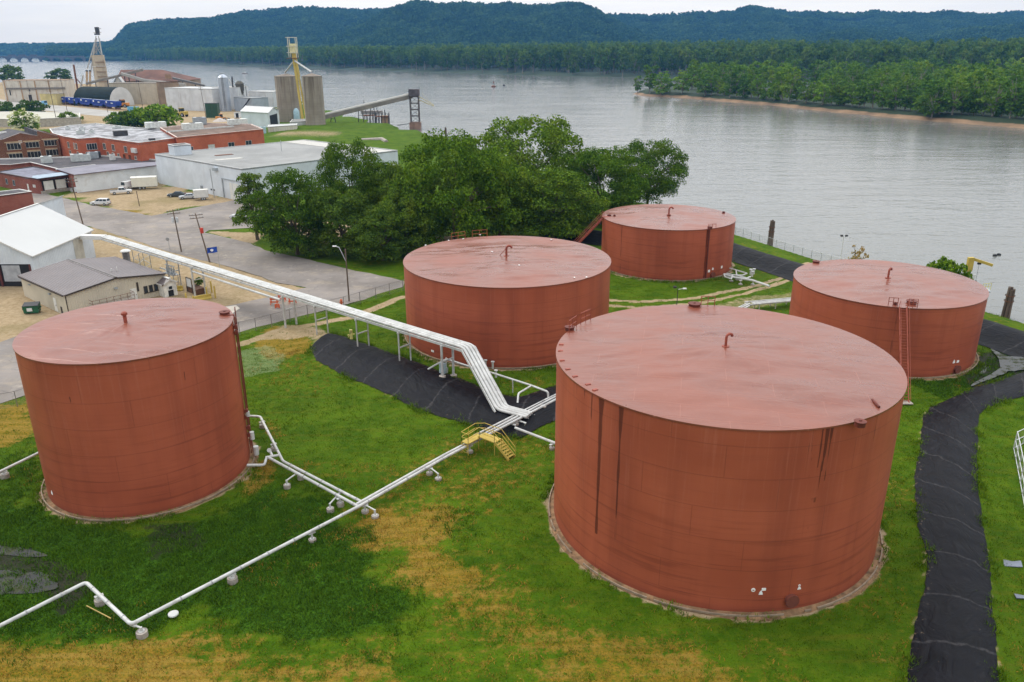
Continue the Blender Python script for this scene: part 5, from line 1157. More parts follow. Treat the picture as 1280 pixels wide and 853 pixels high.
# ------------------------------------------------------------------ fences
def chain_mat():
    m = D.materials.new('chain_link'); m.use_nodes = True; t = m.node_tree; t.nodes.clear(); N = NT(t); out = N.n('ShaderNodeOutputMaterial'); d = N.n('ShaderNodeBsdfPrincipled'); d.inputs['Base Color'].default_value = (.4, .41, .4, 1); d.inputs['Roughness'].default_value = .5; d.inputs['Metallic'].default_value = .5
    uv = N.uv(); u, v, _ = N.sep(uv); a = N.math('ABSOLUTE', N.math('SUBTRACT', N.math('FRACT', N.math('MULTIPLY', N.math('ADD', u, v), 9.)), .5)); b = N.math('ABSOLUTE', N.math('SUBTRACT', N.math('FRACT', N.math('MULTIPLY', N.math('SUBTRACT', u, v), 9.)), .5))
    k = N.math('LESS_THAN', N.math('MINIMUM', a, b), .035); tr = N.n('ShaderNodeBsdfTransparent'); mx = N.n('ShaderNodeMixShader'); N.put(mx.inputs[0], k); t.links.new(tr.outputs[0], mx.inputs[1]); t.links.new(d.outputs[0], mx.inputs[2]); t.links.new(mx.outputs[0], out.inputs[0]); return m
CHAIN = chain_mat()
def fence(label, pts, hh, step, postmat, name='chain_link_fence', r_=.035, group=None, midrail=False):
    o = thing(name, label, 'fence', (pts[0][0], pts[0][1], 0), group); P = []
    for a, b in zip(pts, pts[1:]):
        a, b = Vector(a), Vector(b); n_ = max(1, round((b-a).length/step)); P += [a.lerp(b, k/n_) for k in range(n_)]
    P.append(Vector(pts[-1])); P = [Vector((p[0], p[1], float(gz(p[0], p[1])[0]))) for p in P]
    for i, p in enumerate(P[:95]): mb = MB(); mb.cyl(p-Vector((0, 0, .2)), p+Vector((0, 0, hh+.05)), r_*1.3, n=6); mb.build('post', postmat, o)
    mb = MB()
    for a, b in zip(P, P[1:]):
        mb.cyl(a+Vector((0, 0, hh)), b+Vector((0, 0, hh)), r_*.8, n=6)
        if midrail: mb.cyl(a+Vector((0, 0, hh*.5)), b+Vector((0, 0, hh*.5)), r_*.8, n=6); mb.cyl(a+Vector((0, 0, .1)), b+Vector((0, 0, .1)), r_*.7, n=6)
    mb.build('rail', postmat, o); V = []; F = []; UVs = []; L = 0
    for a, b in zip(P, P[1:]):
        k = len(V); V += [a+Vector((0, 0, .06)), b+Vector((0, 0, .06)), b+Vector((0, 0, hh)), a+Vector((0, 0, hh))]; F.append((k, k+1, k+2, k+3)); l = (b-a).length; UVs += [(L, 0), (L+l, 0), (L+l, hh), (L, hh)]; L += l
    mb = MB(); mb.add(V, F); me = mb.build('chain_mesh', CHAIN, o); uvl = me.data.uv_layers.new(name='UVMap'); uvl.data.foreach_set('uv', np.array(UVs, np.float32).ravel()); return o
fence('rusty chain-link fence along the lower edge of the street behind the left and middle tanks', [a2(-60, 525), a2(22, 508), a2(110, 478), a2(300, 419), a2(340, 409), a2(385, 397), a2(430, 385), a2(470, 374), a2(520, 359)], 1.9, 3.1, mat('fence_post', (.2, .18, .17), .6, .3, var=.2))
fence('thin wire fence on the river bank crest beside the farthest tank', [a2(898, 286), a2(919, 293), a2(970, 308), a2(1026, 325.5), a2(1090, 346)], 1.7, 2.6, GALV)
fence('bright galvanised chain-link fence corner at the right edge of the photo', [a2(1300, 700), a2(1284, 652), a2(1272, 590), a2(1267, 561), a2(1290, 549), a2(1340, 524)], 1.9, 2.2, mat('bright_galv', (.62, .63, .64), .4, .4), r_=.05, midrail=True)

# ------------------------------------------------------------------ poles and lamps
def upole(px, py, ptop, label, arms=2, lean=0., can=0, redbox=False, hmin=None, name='utility_pole', lw=.15):
    p = at(px, py); h = hgt(p, px, ptop); o = thing(name, label, 'utility pole', p, 'utility poles'); mb = MB(); top = p+Vector((lean, 0, h)); mb.cyl(p-Vector((0, 0, .3)), top, lw, lw*.62, 10); mb.build('pole', WOOD, o, True)
    for k in range(arms):
        z = h*(.965-.06*k); c = p.lerp(top, z/h); d = Vector((.85, .5, 0)); mb = MB(); mb.beam(c-d*1.25, c+d*1.25, .1, .12); a = mb.build('crossarm', WOOD, o); mb = MB()
        for s in (-1.1, -.6, .6, 1.1): mb.cyl(c+d*s+Vector((0, 0, .06)), c+d*s+Vector((0, 0, .28)), .06, n=6)
        mb.build('insulator', STEELG, a)
    for k in range(can): c = p+Vector((lean*.7+(.42 if k % 2 else -.42), -.1, h*.7)); mb = MB(); mb.cyl(c, c+Vector((0, 0, .95)), .26, n=12); mb.cyl(c+Vector((0, 0, .95)), c+Vector((0, 0, 1.1)), .08, n=6); mb.build('transformer', mat('can_grey', (.5, .52, .53), .45), o, True)
    if redbox: mb = MB(); mb.box(p+Vector((lean*.6+.25, -.2, h*.66)), (.5, .4, 1.0)); mb.build('equipment_box', mat('box_red', (.5, .05, .03), .5), o)
    return o
upole(104, 281, 222, 'wooden utility pole with white transformers at the street edge by the white gabled warehouse', 2, -.9, 3)
upole(227, 315, 262, 'wooden utility pole standing just left of the one with the red box', 2, -.5, 2)
upole(262.5, 328, 267, 'wooden utility pole with a red box, beside the blue flag', 2, -1.5, 0, True)
for (px, py, pt, lab) in ((72, 157, 100, 'slim wooden pole rising over the brick factory, left of the blue railcars'), (86, 148, 98, 'slim wooden pole in front of the leftmost blue railcar'), (180, 142, 104, 'slim pole in front of the tan mill buildings'), (258.5, 152, 105, 'tall pole with several crossarms by the dark green container'), (135, 141, 128, 'short pole between the last two blue railcars'), (40, 130, 100, 'slim pole against the long rusty white building')):
    upole(px, py, pt, lab, 3 if px == 258.5 else (1 if px in (72,) else 0), -.6 if px < 200 else -1.2, lw=.17)
def lamp(px, py, ptop, label, kind, post=GALV):
    p = at(px, py); p.z = float(gz(p.x, p.y)[0]); h = hgt(p, px, ptop)-p.z; o = thing('street_lamp' if kind == 'arm' else 'lamp_post', label, 'street lamp', p); mb = MB()
    if kind == 'arm':
        mb.cyl(p, p+Vector((0, 0, h*.95)), .13, .1, 10); mb.build('pole', WOOD, o, True); mb = MB(); mb.tube([p+Vector((0, 0, h*.72)), p+Vector((-.5, 0, h*.86)), p+Vector((-.95, 0, h*.98)), p+Vector((-1.5, 0, h))], .07, 8); mb.build('arm', GALV, o, True); mb = MB(); mb.box(p+Vector((-1.65, 0, h)), (.6, .25, .14)); mb.build('lamp_head', mat('lamp_white', (.75, .75, .73), .4), o)
    elif kind == 'small':
        mb.cyl(p, p+Vector((0, 0, h)), .07, .05, 8); mb.build('pole', DARK, o, True); mb = MB(); mb.beam(p+Vector((0, 0, h*.95)), p+Vector((.9, 0, h)), .06); mb.box(p+Vector((1.05, 0, h)), (.55, .3, .16)); mb.build('lamp_head', MC.get('lamp_white') or WHITEM, o); mb = MB(); mb.box(p+Vector((-.5, 0, h+.25)), (.5, .3, .3)); mb.build('floodlight', DARK, o)
    else:
        mb.cyl(p, p+Vector((0, 0, h)), .09, .07, 8); mb.build('pole', WHITEM, o, True); mb = MB(); mb.beam(p+Vector((-.45, 0, h)), p+Vector((.45, 0, h)), .08); mb.build('crossarm', WHITEM, o)
        for s in (-1, 1): mb = MB(); mb.box(p+Vector((s*.45, -.1, h+.2)), (.45, .3, .3)); mb.build('floodlight', DARK, o)
lamp(436.5, 377, 308, 'street lamp with a curved white arm on a wooden pole across the street', 'arm')
lamp(846, 381, 361, 'small dark lamp post behind the foreground tank beside the dirt track', 'small')
lamp(1050, 329, 296, 'white floodlight mast on the river bank behind the right tank', 'flood')
# sign post, slim lot posts
def post(px, py, pt, label, nm='post', r_=.07, m_=GALV, sign=False, cat='post'):
    p = at(px, py); h = hgt(p, px, pt); o = thing(nm, label, cat, p); mb = MB(); mb.cyl(p, p+Vector((-.2, 0, h)), r_, n=8); mb.build('pole', m_, o)
    if sign: mb = MB(); c = p+Vector((-.2, -.08, h-.35)); mb.cyl(c-Vector((0, .02, 0)), c+Vector((0, .02, 0)), .38, n=8); mb.build('sign_plate', mat('sign_back', (.3, .3, .3), .5), o)
post(213, 314, 297, 'back of an octagonal stop sign on the green verge below the street', 'stop_sign', .05, GALV, True, 'sign')
post(174.5, 258, 239, 'thin bare post in the dirt lot by the white pickup', r_=.1, m_=WOOD)
post(268, 247, 211, 'tall grey lamp pole standing against the white warehouse wall', 'lamp_post', .12, GALV)
post(293.5, 253, 229, 'white pipe post at the warehouse door behind the leftmost tree', r_=.1, m_=WHITEM)
# flag
p = at(276, 345); h = hgt(p, 275, 308); fl = thing('flagpole', 'thin pole flying a blue flag above the elevated white pipes', 'flag', p); mb = MB(); mb.cyl(p, p+Vector((0, 0, h)), .045, .03, 8); mb.build('pole', GALV, fl)
V = []; F = []; nx, nz = 14, 8; W_, H_ = 1.75, 1.0
for j in range(nz+1):
    for i in range(nx+1): s = i/nx; V.append(p+Vector((-.04-s*W_, .18*math.sin(s*7+j*.3)*s-.2*s, h-.05-H_*j/nz-.25*s-.06*math.sin(s*6)*s)))
for j in range(nz):
    for i in range(nx): a = j*(nx+1)+i; F.append((a, a+1, a+nx+2, a+nx+1))
mb = MB(); mb.add(V, F); mb.build('flag_cloth', mat('flag_blue', (.015, .06, .32), .7), fl, True)
mb = MB(); k = (nz//2)*(nx+1)+nx//2
em = [V[(nz//2+dj)*(nx+1)+nx//2+di]+Vector((0, -.03, 0)) for (di, dj) in ((-2, 1), (-2, -1), (0, -2), (2, -1), (2, 1), (0, 2))]
mb.add(em, [tuple(range(6))]); mb.build('emblem', mat('flag_white', (.75, .75, .78), .7), fl)
# river props
def piling(px, py, ptop, n, rad, label, seed, wz=WZ):
    p = at(px, py, wz); h = hgt(p, px, ptop); q = random.Random(seed); o = thing('mooring_piling', label, 'piling', p, 'timber pilings standing in the river')
    for k in range(n):
        a = 6.28*k/max(1, n-1); rr = 0 if k == 0 else rad; b = p+Vector((rr*math.cos(a), rr*math.sin(a), -2)); t_ = p+Vector((rr*.7*math.cos(a)+.1, rr*.7*math.sin(a), h-wz-q.uniform(0, .5)*(k > 0))); mb = MB(); mb.cyl(b, t_, .24, .2, 10); mb.build('timber', WOOD, o, True)
    if n > 1:
        mb = MB()
        for z in ((h-wz)*.55, (h-wz)*.72): mb.cyl(p+Vector((.05, 0, z)), p+Vector((.05, 0, z+.14)), rad+.2, n=16, caps=False)
        mb.build('cable_band', RUST, o)
piling(962, 308, 275, 7, .5, 'cluster of dark timber piles in the water behind the bank fence', 1); piling(1256, 398, 359, 7, .55, 'cluster of dark timber piles in the water at the right edge', 2); piling(557, 176, 159, 4, .5, 'dark timber pile in the water beyond the mound, right of the conveyor tower', 3)
# yellow jib crane
p = at(1204, 372); p.z = float(gz(p.x, p.y)[0]); hc = hgt(p, 1206, 322); jc = thing('jib_crane', 'yellow jib crane at the river edge behind the right tank', 'crane', p); mb = MB(); mb.cyl(p, (p.x, p.y, hc*.7), .22, n=12); mb.build('mast', STEELG, jc, True)
mb = MB(); mb.prism([(p.x-.45, p.y-.25), (p.x+.45, p.y-.25), (p.x+.45, p.y+.25), (p.x-.45, p.y+.25)], hc*.66, hc); mb.build('column', YELLOW, jc); mb = MB(); tip = atY(1241, 332, p.y-1.2); mb.beam((p.x+.3, p.y, hc-.25), tip, .25, .42); mb.build('boom', YELLOW, jc)
mb = MB(); tq = Vector((p.x+.3, p.y, hc-.3)).lerp(tip, .35); mb.box(tq-Vector((0, 0, .35)), (.5, .3, .3)); mb.build('hoist', BLACK, jc); mb = MB(); mb.cyl(tq-Vector((0, 0, .5)), tq-Vector((0, 0, 3.2)), .025, n=6); mb.box(tq-Vector((0, 0, 3.3)), (.2, .2, .3)); mb.build('hook_line', BLACK, jc)
dk = thing('dock_platform', 'small dock platform with yellow rails and a white panel under the jib crane', 'dock', at(1222, 366)); c = at(1222, 364); c = Vector((c.x, c.y, .3)); mb = MB(); mb.box(c, (3.4, 2.2, .2), -.4); mb.beam(c+Vector((1, 0, -4.5)), c+Vector((1, 0, 0)), .3); mb.build('deck', STEELG, dk); mb = MB(); mb.box(atY(1214, 346, c.y+1.), (1.2, .1, .7), -.4); mb.build('panel', WHITEM, dk); mb = MB()
for k in range(4): q_ = c+Vector((.2+.5*k, -.9+.1*k, .1)); mb.beam(q_, q_+Vector((0, 0, 1.1)), .06)
for z in (.6, 1.1): mb.beam(c+Vector((.2, -.9, z+.1)), c+Vector((1.7, -.6, z+.1)), .06)
mb.build('handrail', mat('rail_yellow', (.55, .5, .15), .5), dk)
for i, (px, py, lab) in enumerate(((1243.5, 320, 'small dark float on the river right of the jib crane, the left of a pair'), (1248.5, 319, 'small dark float on the river right of the jib crane, the right of a pair'))):
    p = at(px, py, WZ); o = thing('river_float', lab, 'float', p); mb = MB(); mb.lathe(p-Vector((0, 0, .2)), [(.2, 0), (.42, .2), (.42, .45), (.15, .6)], 12); mb.build('float_body', BLACK, o, True)
for (px, py, s, lab) in ((1068, 340, 304, 'dry brown bush on the river bank behind the right tank, by the floodlight mast'), (1172, 371, 327, 'green bush on the river bank behind the right tank, left of another'), (1185, 375, 332, 'small green bush on the river bank between another bush and the jib crane')):
    p = at(px, py); p.z = float(gz(p.x, p.y)[0]); s = (hgt(p, px, s)-p.z)/3.4; s = (s*.62, s*.62, s)
    me = BUSHES[1] if px > 1100 else tree_meshes(480, 3.2, 1.8, .3, 10, 260, .3, leaf_material('dry_leaves', (.2, .13, .06), (.34, .25, .12)))
    tree_thing('bank_bush', me, p, lab, 'shrub', rz=px, sc=s)
# buoy and boats
p = at(617, 109, WZ); by = thing('channel_buoy', 'reddish channel buoy floating far out in the middle of the river', 'buoy', p); hb = hgt(p, 617, 101.5)-WZ; mb = MB(); mb.lathe(p-Vector((0, 0, .5)), [(1.2, 0), (2.6, .5), (2.6, 1.6), (1.2, 2.4)], 14); mb.build('float_body', RUST, by, True); mb = MB()
for k in range(4): a = k*1.57; mb.beam(p+Vector((1.2*math.cos(a), 1.2*math.sin(a), 1.8)), p+Vector((.25*math.cos(a), .25*math.sin(a), hb)), .22)
mb.box(p+Vector((0, 0, hb*.75)), (1.4, 1.4, 1.6)); mb.build('lattice_top', RUST, by)
p = at(630, 107.5, WZ); o = thing('mooring_float', 'small dark float on the river just right of the reddish buoy', 'float', p); mb = MB(); mb.lathe(p-Vector((0, 0, .4)), [(.8, 0), (1.5, .5), (1.3, 1.8), (.4, 2.3)], 12); mb.build('float_body', DARK, o, True)
p = at(306, 92.5, WZ); bo = thing('motor_boat', 'small motor boat on the river far behind the mill silos', 'boat', p); mb = MB(); mb.prism([(p.x-5, p.y-1.5), (p.x+3, p.y-1.6), (p.x+6, p.y), (p.x+3, p.y+1.6), (p.x-5, p.y+1.5)], p.z-.3, p.z+1.5); mb.build('hull', mat('hull_grey', (.25, .22, .2), .5), bo); mb = MB(); mb.prism([(p.x-2.5, p.y-1.2), (p.x+1.5, p.y-1.2), (p.x+2, p.y), (p.x+1.5, p.y+1.2), (p.x-2.5, p.y+1.2)], p.z+1.5, p.z+3.); mb.build('cabin', WHITEM, bo)
# ------------------------------------------------------------------ buildings
BR_D = brick('brick_dark', (.17, .062, .03), (.24, .095, .045)); BR_O = brick('brick_orange', (.42, .1, .05), (.5, .135, .07), (.42, .2, .13)); BR_L = brick('brick_red', (.24, .065, .045), (.3, .085, .055))
ROOF_DK = mat('roof_dark_membrane', (.05, .045, .05), .8, var=.3, sc=.25, dirt=(.16, .13, .13), dirtamt=.6); ROOF_GY = mat('roof_grey_membrane', (.25, .25, .24), .85, var=.16, sc=.09, dirt=(.2, .19, .18), dirtamt=.4); ROOF_LT = mat('roof_patched', (.27, .27, .28), .7, var=.7, sc=.32, dirt=(.1, .07, .06), dirtamt=1.); ROOF_BRN = mat('roof_brown_gravel', (.15, .1, .075), .9, var=.3, sc=.2, dirt=(.3, .25, .22), dirtamt=.4)
ROOF_W = mat('roof_white_metal', (.5, .5, .485), .45, var=.04, sc=.1); SID_W = ribbed('siding_white', (.6, .65, .7), .35, amt=.1); SID_WH = ribbed('siding_warehouse', (.62, .66, .7), .5, amt=.12); SID_T = ribbed('siding_tan', (.52, .47, .37), .33, amt=.08); ROOF_BN = ribbed('roof_brown_metal', (.11, .088, .088), .6, 1, .45, amt=.12)
TRIM = mat('trim_white', (.6, .59, .56), .6, var=.12, dirt=(.3, .25, .2)); TRIMD = mat('trim_dark', (.05, .04, .035), .5); FRAME = mat('window_frame', (.62, .58, .5), .6, var=.1); DOORW = mat('door_white', (.68, .67, .62), .5, var=.08)
def V2(p): return Vector((p[0], p[1], 0))
def wall_box(mb, a, b, u0, u1, z0, z1, out0, out1):
    """box on the wall a->b (outside to the right of travel), u in metres along, from out0 to out1 outwards"""
    a, b = V2(a), V2(b); d = (b-a).normalized(); n = Vector((d.y, -d.x, 0)); vs = []
    for z in (z0, z1):
        for (u, o) in ((u0, out0), (u1, out0), (u1, out1), (u0, out1)): vs.append(a+d*u+n*o+Vector((0, 0, z)))
    mb.add(vs, [(0, 1, 2, 3), (7, 6, 5, 4), (0, 4, 5, 1), (1, 5, 6, 2), (2, 6, 7, 3), (3, 7, 4, 0)][::1]); return mb
def fixn(o):
    import bmesh
    bm = bmesh.new(); bm.from_mesh(o.data); bmesh.ops.recalc_face_normals(bm, faces=bm.faces); bm.to_mesh(o.data); bm.free(); return o
def window(root, a, b, u, z, w, h, fm=None, gm=None, mull=1, depth=.08, label=None):
    mb = MB(); t = .1
    wall_box(mb, a, b, u-w/2, u-w/2+t, z, z+h, -.02, depth); wall_box(mb, a, b, u+w/2-t, u+w/2, z, z+h, -.02, depth); wall_box(mb, a, b, u-w/2+t, u+w/2-t, z+h-t, z+h, -.02, depth); wall_box(mb, a, b, u-w/2-.08, u+w/2+.08, z-.1, z, -.02, depth+.07)
    for k in range(1, mull+1): x = u-w/2+w*k/(mull+1); wall_box(mb, a, b, x-.035, x+.035, z, z+h-t, -.02, depth-.01)
    f = fixn(mb.build('window', fm or FRAME, root)); mb = MB(); wall_box(mb, a, b, u-w/2+t, u+w/2-t, z, z+h-t, -.02, .025); g = fixn(mb.build('pane', gm or GLASS, root)); g.parent = f; WL[g] = WL[root]; return f
def door(root, a, b, u, w, h, m_, z=.05, nm='door', handle=True):
    mb = MB(); wall_box(mb, a, b, u-w/2, u+w/2, z, z+h, -.02, .06); d = fixn(mb.build(nm, m_, root))
    if handle: mb = MB(); wall_box(mb, a, b, u+w*.32, u+w*.38, z+h*.45, z+h*.52, .06, .13); k = fixn(mb.build('handle', DARK, root)); k.parent = d; WL[k] = WL[root]
    return d
def flat(name, label, foot, h, wm, rm, para=.35, coping=TRIM, cat='building', group=None, z0=-.3, cw=.3):
    c = sum((V2(p) for p in foot), Vector((0, 0, 0)))/len(foot); o = thing(name, label, cat, c, group)
    ar = sum(foot[i][0]*foot[(i+1) % len(foot)][1]-foot[(i+1) % len(foot)][0]*foot[i][1] for i in range(len(foot)))
    if ar < 0: foot = foot[::-1]
    n = len(foot); mb = MB(); V = [(p[0], p[1], z) for z in (z0, h+para) for p in foot]; mb.add(V, [(i, (i+1) % n, n+(i+1) % n, n+i) for i in range(n)]); mb.build('wall', wm, o)
    mb = MB(); mb.prism(foot, h-.25, h); mb.build('roof', rm, o)
    P = [Vector((p[0], p[1], 0)) for p in foot]; mb = MB(); I = []; O_ = []
    for i in range(n):
        d0 = (P[i]-P[i-1]).normalized(); d1 = (P[(i+1) % n]-P[i]).normalized(); n0 = Vector((d0.y, -d0.x, 0)); n1 = Vector((d1.y, -d1.x, 0)); bis = (n0+n1).normalized(); s = 1/max(.4, bis.dot(n0)); O_.append(P[i]+bis*.08*s); I.append(P[i]-bis*cw*s)
    z1, z2 = h+para, h+para+.1
    V = [Vector((p.x, p.y, z1)) for p in O_]+[Vector((p.x, p.y, z2)) for p in O_]+[Vector((p.x, p.y, z2)) for p in I]+[Vector((p.x, p.y, h-.1)) for p in I]
    F = []
    for i in range(n): j = (i+1) % n; F += [(i, j, n+j, n+i), (n+i, n+j, 2*n+j, 2*n+i), (2*n+i, 2*n+j, 3*n+j, 3*n+i), (j, i, i, j)[:2]+(i, j)][:3]
    F = [f for f in F if len(set(f)) == 4]; mb.add(V, F); mb.build('coping', coping, o); return o
def gable(name, label, A, B, C, Dd, h, hr, wm, rm, over=.35, cat='building', group=None, th=.18, trim=None):
    """A,B gable end near, C,D far end; ridge runs from mid(A,B) to mid(D,C)"""
    A, B, C, Dd = [V2(p) for p in (A, B, C, Dd)]; o = thing(name, label, cat, (A+B+C+Dd)/4, group); M0 = (A+B)/2; M1 = (C+Dd)/2; z = Vector((0, 0, 1)); mb = MB()
    mb.add([A-z*.3, B-z*.3, B+z*h, M0+z*hr, A+z*h], [(0, 1, 2, 3, 4)]); mb.add([C-z*.3, Dd-z*.3, Dd+z*h, M1+z*hr, C+z*h], [(0, 1, 2, 3, 4)]); mb.add([B-z*.3, C-z*.3, C+z*h, B+z*h], [(0, 1, 2, 3)]); mb.add([Dd-z*.3, A-z*.3, A+z*h, Dd+z*h], [(0, 1, 2, 3)])
    mb.build('wall', wm, o); rd = (M1-M0).normalized(); mb = MB(); up_ = z*.05
    for (P, Q) in ((A, Dd), (C, B)):
        M_, N_ = (M0, M1) if P is A else (M1, M0); r_ = rd if P is A else -rd; e = (P-M_); sl = (hr-h)/e.length; eo = e.normalized()*over
        c = [P+eo-r_*over+z*(h-sl*over)+up_, M_-r_*over+z*hr+up_, N_+r_*over+z*hr+up_, Q+eo+r_*over+z*(h-sl*over)+up_]; mb.slab([v+z*th for v in c], th)
    fixn(mb.build('roof', rm, o))
    mb = MB(); mb.beam(M0-rd*over+z*(hr+th+.07), M1+rd*over+z*(hr+th+.07), .45, .07); mb.build('ridge_cap', trim or TRIM, o)
    if trim:
        mb = MB()
        for (P, M_, r_) in ((A, M0, -rd), (B, M0, -rd), (C, M1, rd), (Dd, M1, rd)): mb.beam(P+r_*(over+.02)+z*(h+.1), M_+r_*(over+.02)+z*(hr+.1), .06, .24)
        for (P, Q) in ((A, Dd), (B, C)): e = (P-(M0)).normalized()*(over+.03); mb.beam(P+e+z*(h-.02), Q+e+z*(h-.02), .08, .2)
        mb.build('eave_trim', trim, o)
    return o
def lerp2(a, b, t): return (a[0]+(b[0]-a[0])*t, a[1]+(b[1]-a[1])*t)
def Lw(a, b): return math.hypot(b[0]-a[0], b[1]-a[1])
def rooftop_unit(root, p, s, m_=None, fan=True, name='rooftop_unit', rz=.6):
    mb = MB(); mb.box((p[0], p[1], p[2]+s[2]/2+.12), s, rz); mb.box((p[0], p[1], p[2]+.06), (s[0]*.8, s[1]*.8, .12), rz); u = mb.build(name, m_ or mat('unit_grey', (.5, .52, .5), .5, var=.15), root)
    if fan: mb = MB(); mb.cyl((p[0], p[1], p[2]+s[2]+.12), (p[0], p[1], p[2]+s[2]+.22), min(s[0], s[1])*.35, n=12); f = mb.build('fan', DARK, root); f.parent = u; WL[f] = WL[root]

# white gabled warehouse at the left edge and the taller block behind it
xe, y0_, y1_ = -80.9, 130.8, 151.0; xr = -90.2
A_, B_, C_, D_ = (-99.5, y0_), (xe, y0_), (xe, y1_), (-99.5, y1_)
wh = gable('warehouse', 'white gabled warehouse with a dark open doorway at the left edge of the photo', A_, B_, C_, D_, 5.3, 10.2, SID_W, ROOF_W, trim=TRIM)
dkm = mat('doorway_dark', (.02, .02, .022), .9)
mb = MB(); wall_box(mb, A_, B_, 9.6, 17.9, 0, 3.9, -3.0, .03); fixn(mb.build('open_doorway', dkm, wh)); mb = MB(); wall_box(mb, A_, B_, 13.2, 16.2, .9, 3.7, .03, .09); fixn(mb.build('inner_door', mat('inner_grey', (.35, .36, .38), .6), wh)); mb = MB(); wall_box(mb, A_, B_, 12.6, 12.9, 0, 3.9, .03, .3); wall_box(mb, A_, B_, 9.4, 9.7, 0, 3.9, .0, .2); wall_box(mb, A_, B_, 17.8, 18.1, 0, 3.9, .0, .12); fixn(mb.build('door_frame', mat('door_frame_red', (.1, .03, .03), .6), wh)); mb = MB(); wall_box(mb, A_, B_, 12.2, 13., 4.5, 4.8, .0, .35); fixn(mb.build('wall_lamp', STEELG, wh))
mb = MB(); wall_box(mb, B_, C_, 13.2, 16.4, 0.2, 4.9, .0, .05); fixn(mb.build('stained_panel', mat('stained_panel', (.48, .46, .4), .6, var=.15, sc=.8), wh))
mono = thing('monitor_block', 'tall narrow white block rising behind the ridge of the white gabled warehouse', 'building', (-93, 156, 0)); mb = MB(); r1 = [(xr, y1_+.4), (xr, 160.), (-99.5, 160.), (-99.5, y1_+.4)]; V = [(p[0], p[1], -.2) for p in r1]+[(xr, r1[0][1], 10.3), (xr, 160., 10.3), (-99.5, 160., 6.), (-99.5, r1[0][1], 6.)]; mb.add(V, [(0, 1, 5, 4), (1, 2, 6, 5), (2, 3, 7, 6), (3, 0, 4, 7)]); fixn(mb.build('wall', SID_W, mono)); mb = MB(); mb.slab([(xr+.2, r1[0][1], 10.52), (xr+.2, 160.2, 10.52), (-99.8, 160.2, 6.1), (-99.8, r1[0][1], 6.1)], .18); fixn(mb.build('roof', ROOF_W, mono))
lumber = thing('lumber_stack', 'stack of pale timber planks on the ground in front of the dark warehouse doorway', 'lumber', at(6, 347)); p = at(4, 347); mb = MB()
for k in range(4): mb.box(p+Vector((.1*k, 0, .15+.22*k)), (5., 1.6-.1*k, .2), .55)
mb.build('plank_stack', mat('lumber', (.45, .33, .18), .8, var=.2, sc=2.), lumber)

# tan office with brown metal roof
A_, B_, C_, D_ = (-66.9, 114.2), (-57.1, 126.1), (-70.1, 137.0), (-79.9, 125.1)
of = gable('office_building', 'low tan office building with a brown metal roof behind the left tank', A_, B_, C_, D_, 3.35, 4.35, SID_T, ROOF_BN, .3, trim=TRIMD)
L = Lw(A_, B_)
mb = MB(); M0 = Vector((-62, 120.15, 4.6)); M1 = Vector((-75, 131.05, 4.6)); mb.beam(M0, M1, .55, .06); mb.build('ridge_strip', mat('ridge_grey', (.42, .38, .37), .5), of)
door(of, A_, B_, L*.66, 1.0, 2.1, DOORW)
for k in range(3): window(of, A_, B_, L*.79+k*.85, 1.0, .62, 1.1, TRIMD, mull=0)
for k in range(3): window(of, A_, B_, L*.455+k*.75, .15, .55, .45, TRIMD, mull=0)
mb = MB(); wall_box(mb, A_, B_, L*.47, L*.5, 2.75, 2.95, 0, .4); wall_box(mb, D_, A_, 11.2, 11.6, 2.5, 2.7, 0, .3); wall_box(mb, D_, A_, 3.2, 4.0, 2.6, 2.66, 0, .25); fixn(mb.build('wall_lamp', STEELG, of))
door(of, D_, A_, 12.6, .95, 2.1, DOORW); door(of, D_, A_, 14.6, .5, 1.1, TRIMD, nm='wall_vent', handle=False)
mb = MB(); wall_box(mb, A_, B_, -.06, .06, 0, 3.3, 0, .09); wall_box(mb, A_, B_, L-.1, L+.02, 0, 3.3, 0, .09); wall_box(mb, A_, B_, L*.7, L*.72, 1.5, 3., 0, .06); fixn(mb.build('downpipe', TRIMD, of))
for (px, py) in ((140, 341.5), (146.5, 339.5)): p = at(px, py, 4.1); mb = MB(); mb.cyl(p, p+Vector((0, 0, .75)), .09, n=8); mb.build('roof_vent', TRIM, of)
# porch, stair rail
d = (V2(B_)-V2(A_)).normalized(); n = Vector((d.y, -d.x, 0)); o_ = V2(A_)+d*(L+.1)
q = [o_-d*1.2, o_+d*1.0, o_+d*1.0+n*1.7, o_-d*1.2+n*1.7]
pc = gable('entrance_porch', 'tiny white porch with its own little gable roof at the corner of the tan office', (q[3].x, q[3].y), (q[2].x, q[2].y), (q[1].x, q[1].y), (q[0].x, q[0].y), 2.1, 2.75, mat('porch_white', (.7, .68, .62), .6), ROOF_BN, .25, trim=TRIM)
mb = MB(); wall_box(mb, (q[3].x, q[3].y), (q[2].x, q[2].y), .65, 1.55, .0, 1.0, 0, .05); fixn(mb.build('doorway', dkm, pc)); window(pc, (q[3].x, q[3].y), (q[2].x, q[2].y), 1.1, 1.15, .8, .6, TRIM, mull=0)
rl = thing('ramp_railing', 'brown pipe railing of a raised ramp along the front of the tan office', 'railing', V2(A_)+d*5); mb = MB(); a = V2(A_)+d*(L*.2)+n*1.5; b = V2(A_)+d*(L*.62)+n*1.5
for z in (.95, 1.5, 2.0): mb.beam(a+Vector((0, 0, z)), b+Vector((0, 0, z)), .06)
for k in range(7): p = a.lerp(b, k/6); mb.beam(p, p+Vector((0, 0, 2.0)), .06)
for p in (a, b): mb.beam(p+Vector((0, 0, 2.)), p-n*1.3+Vector((0, 0, 2.)), .06); mb.beam(p+Vector((0, 0, 1.5)), p-n*1.3+Vector((0, 0, 1.5)), .06)
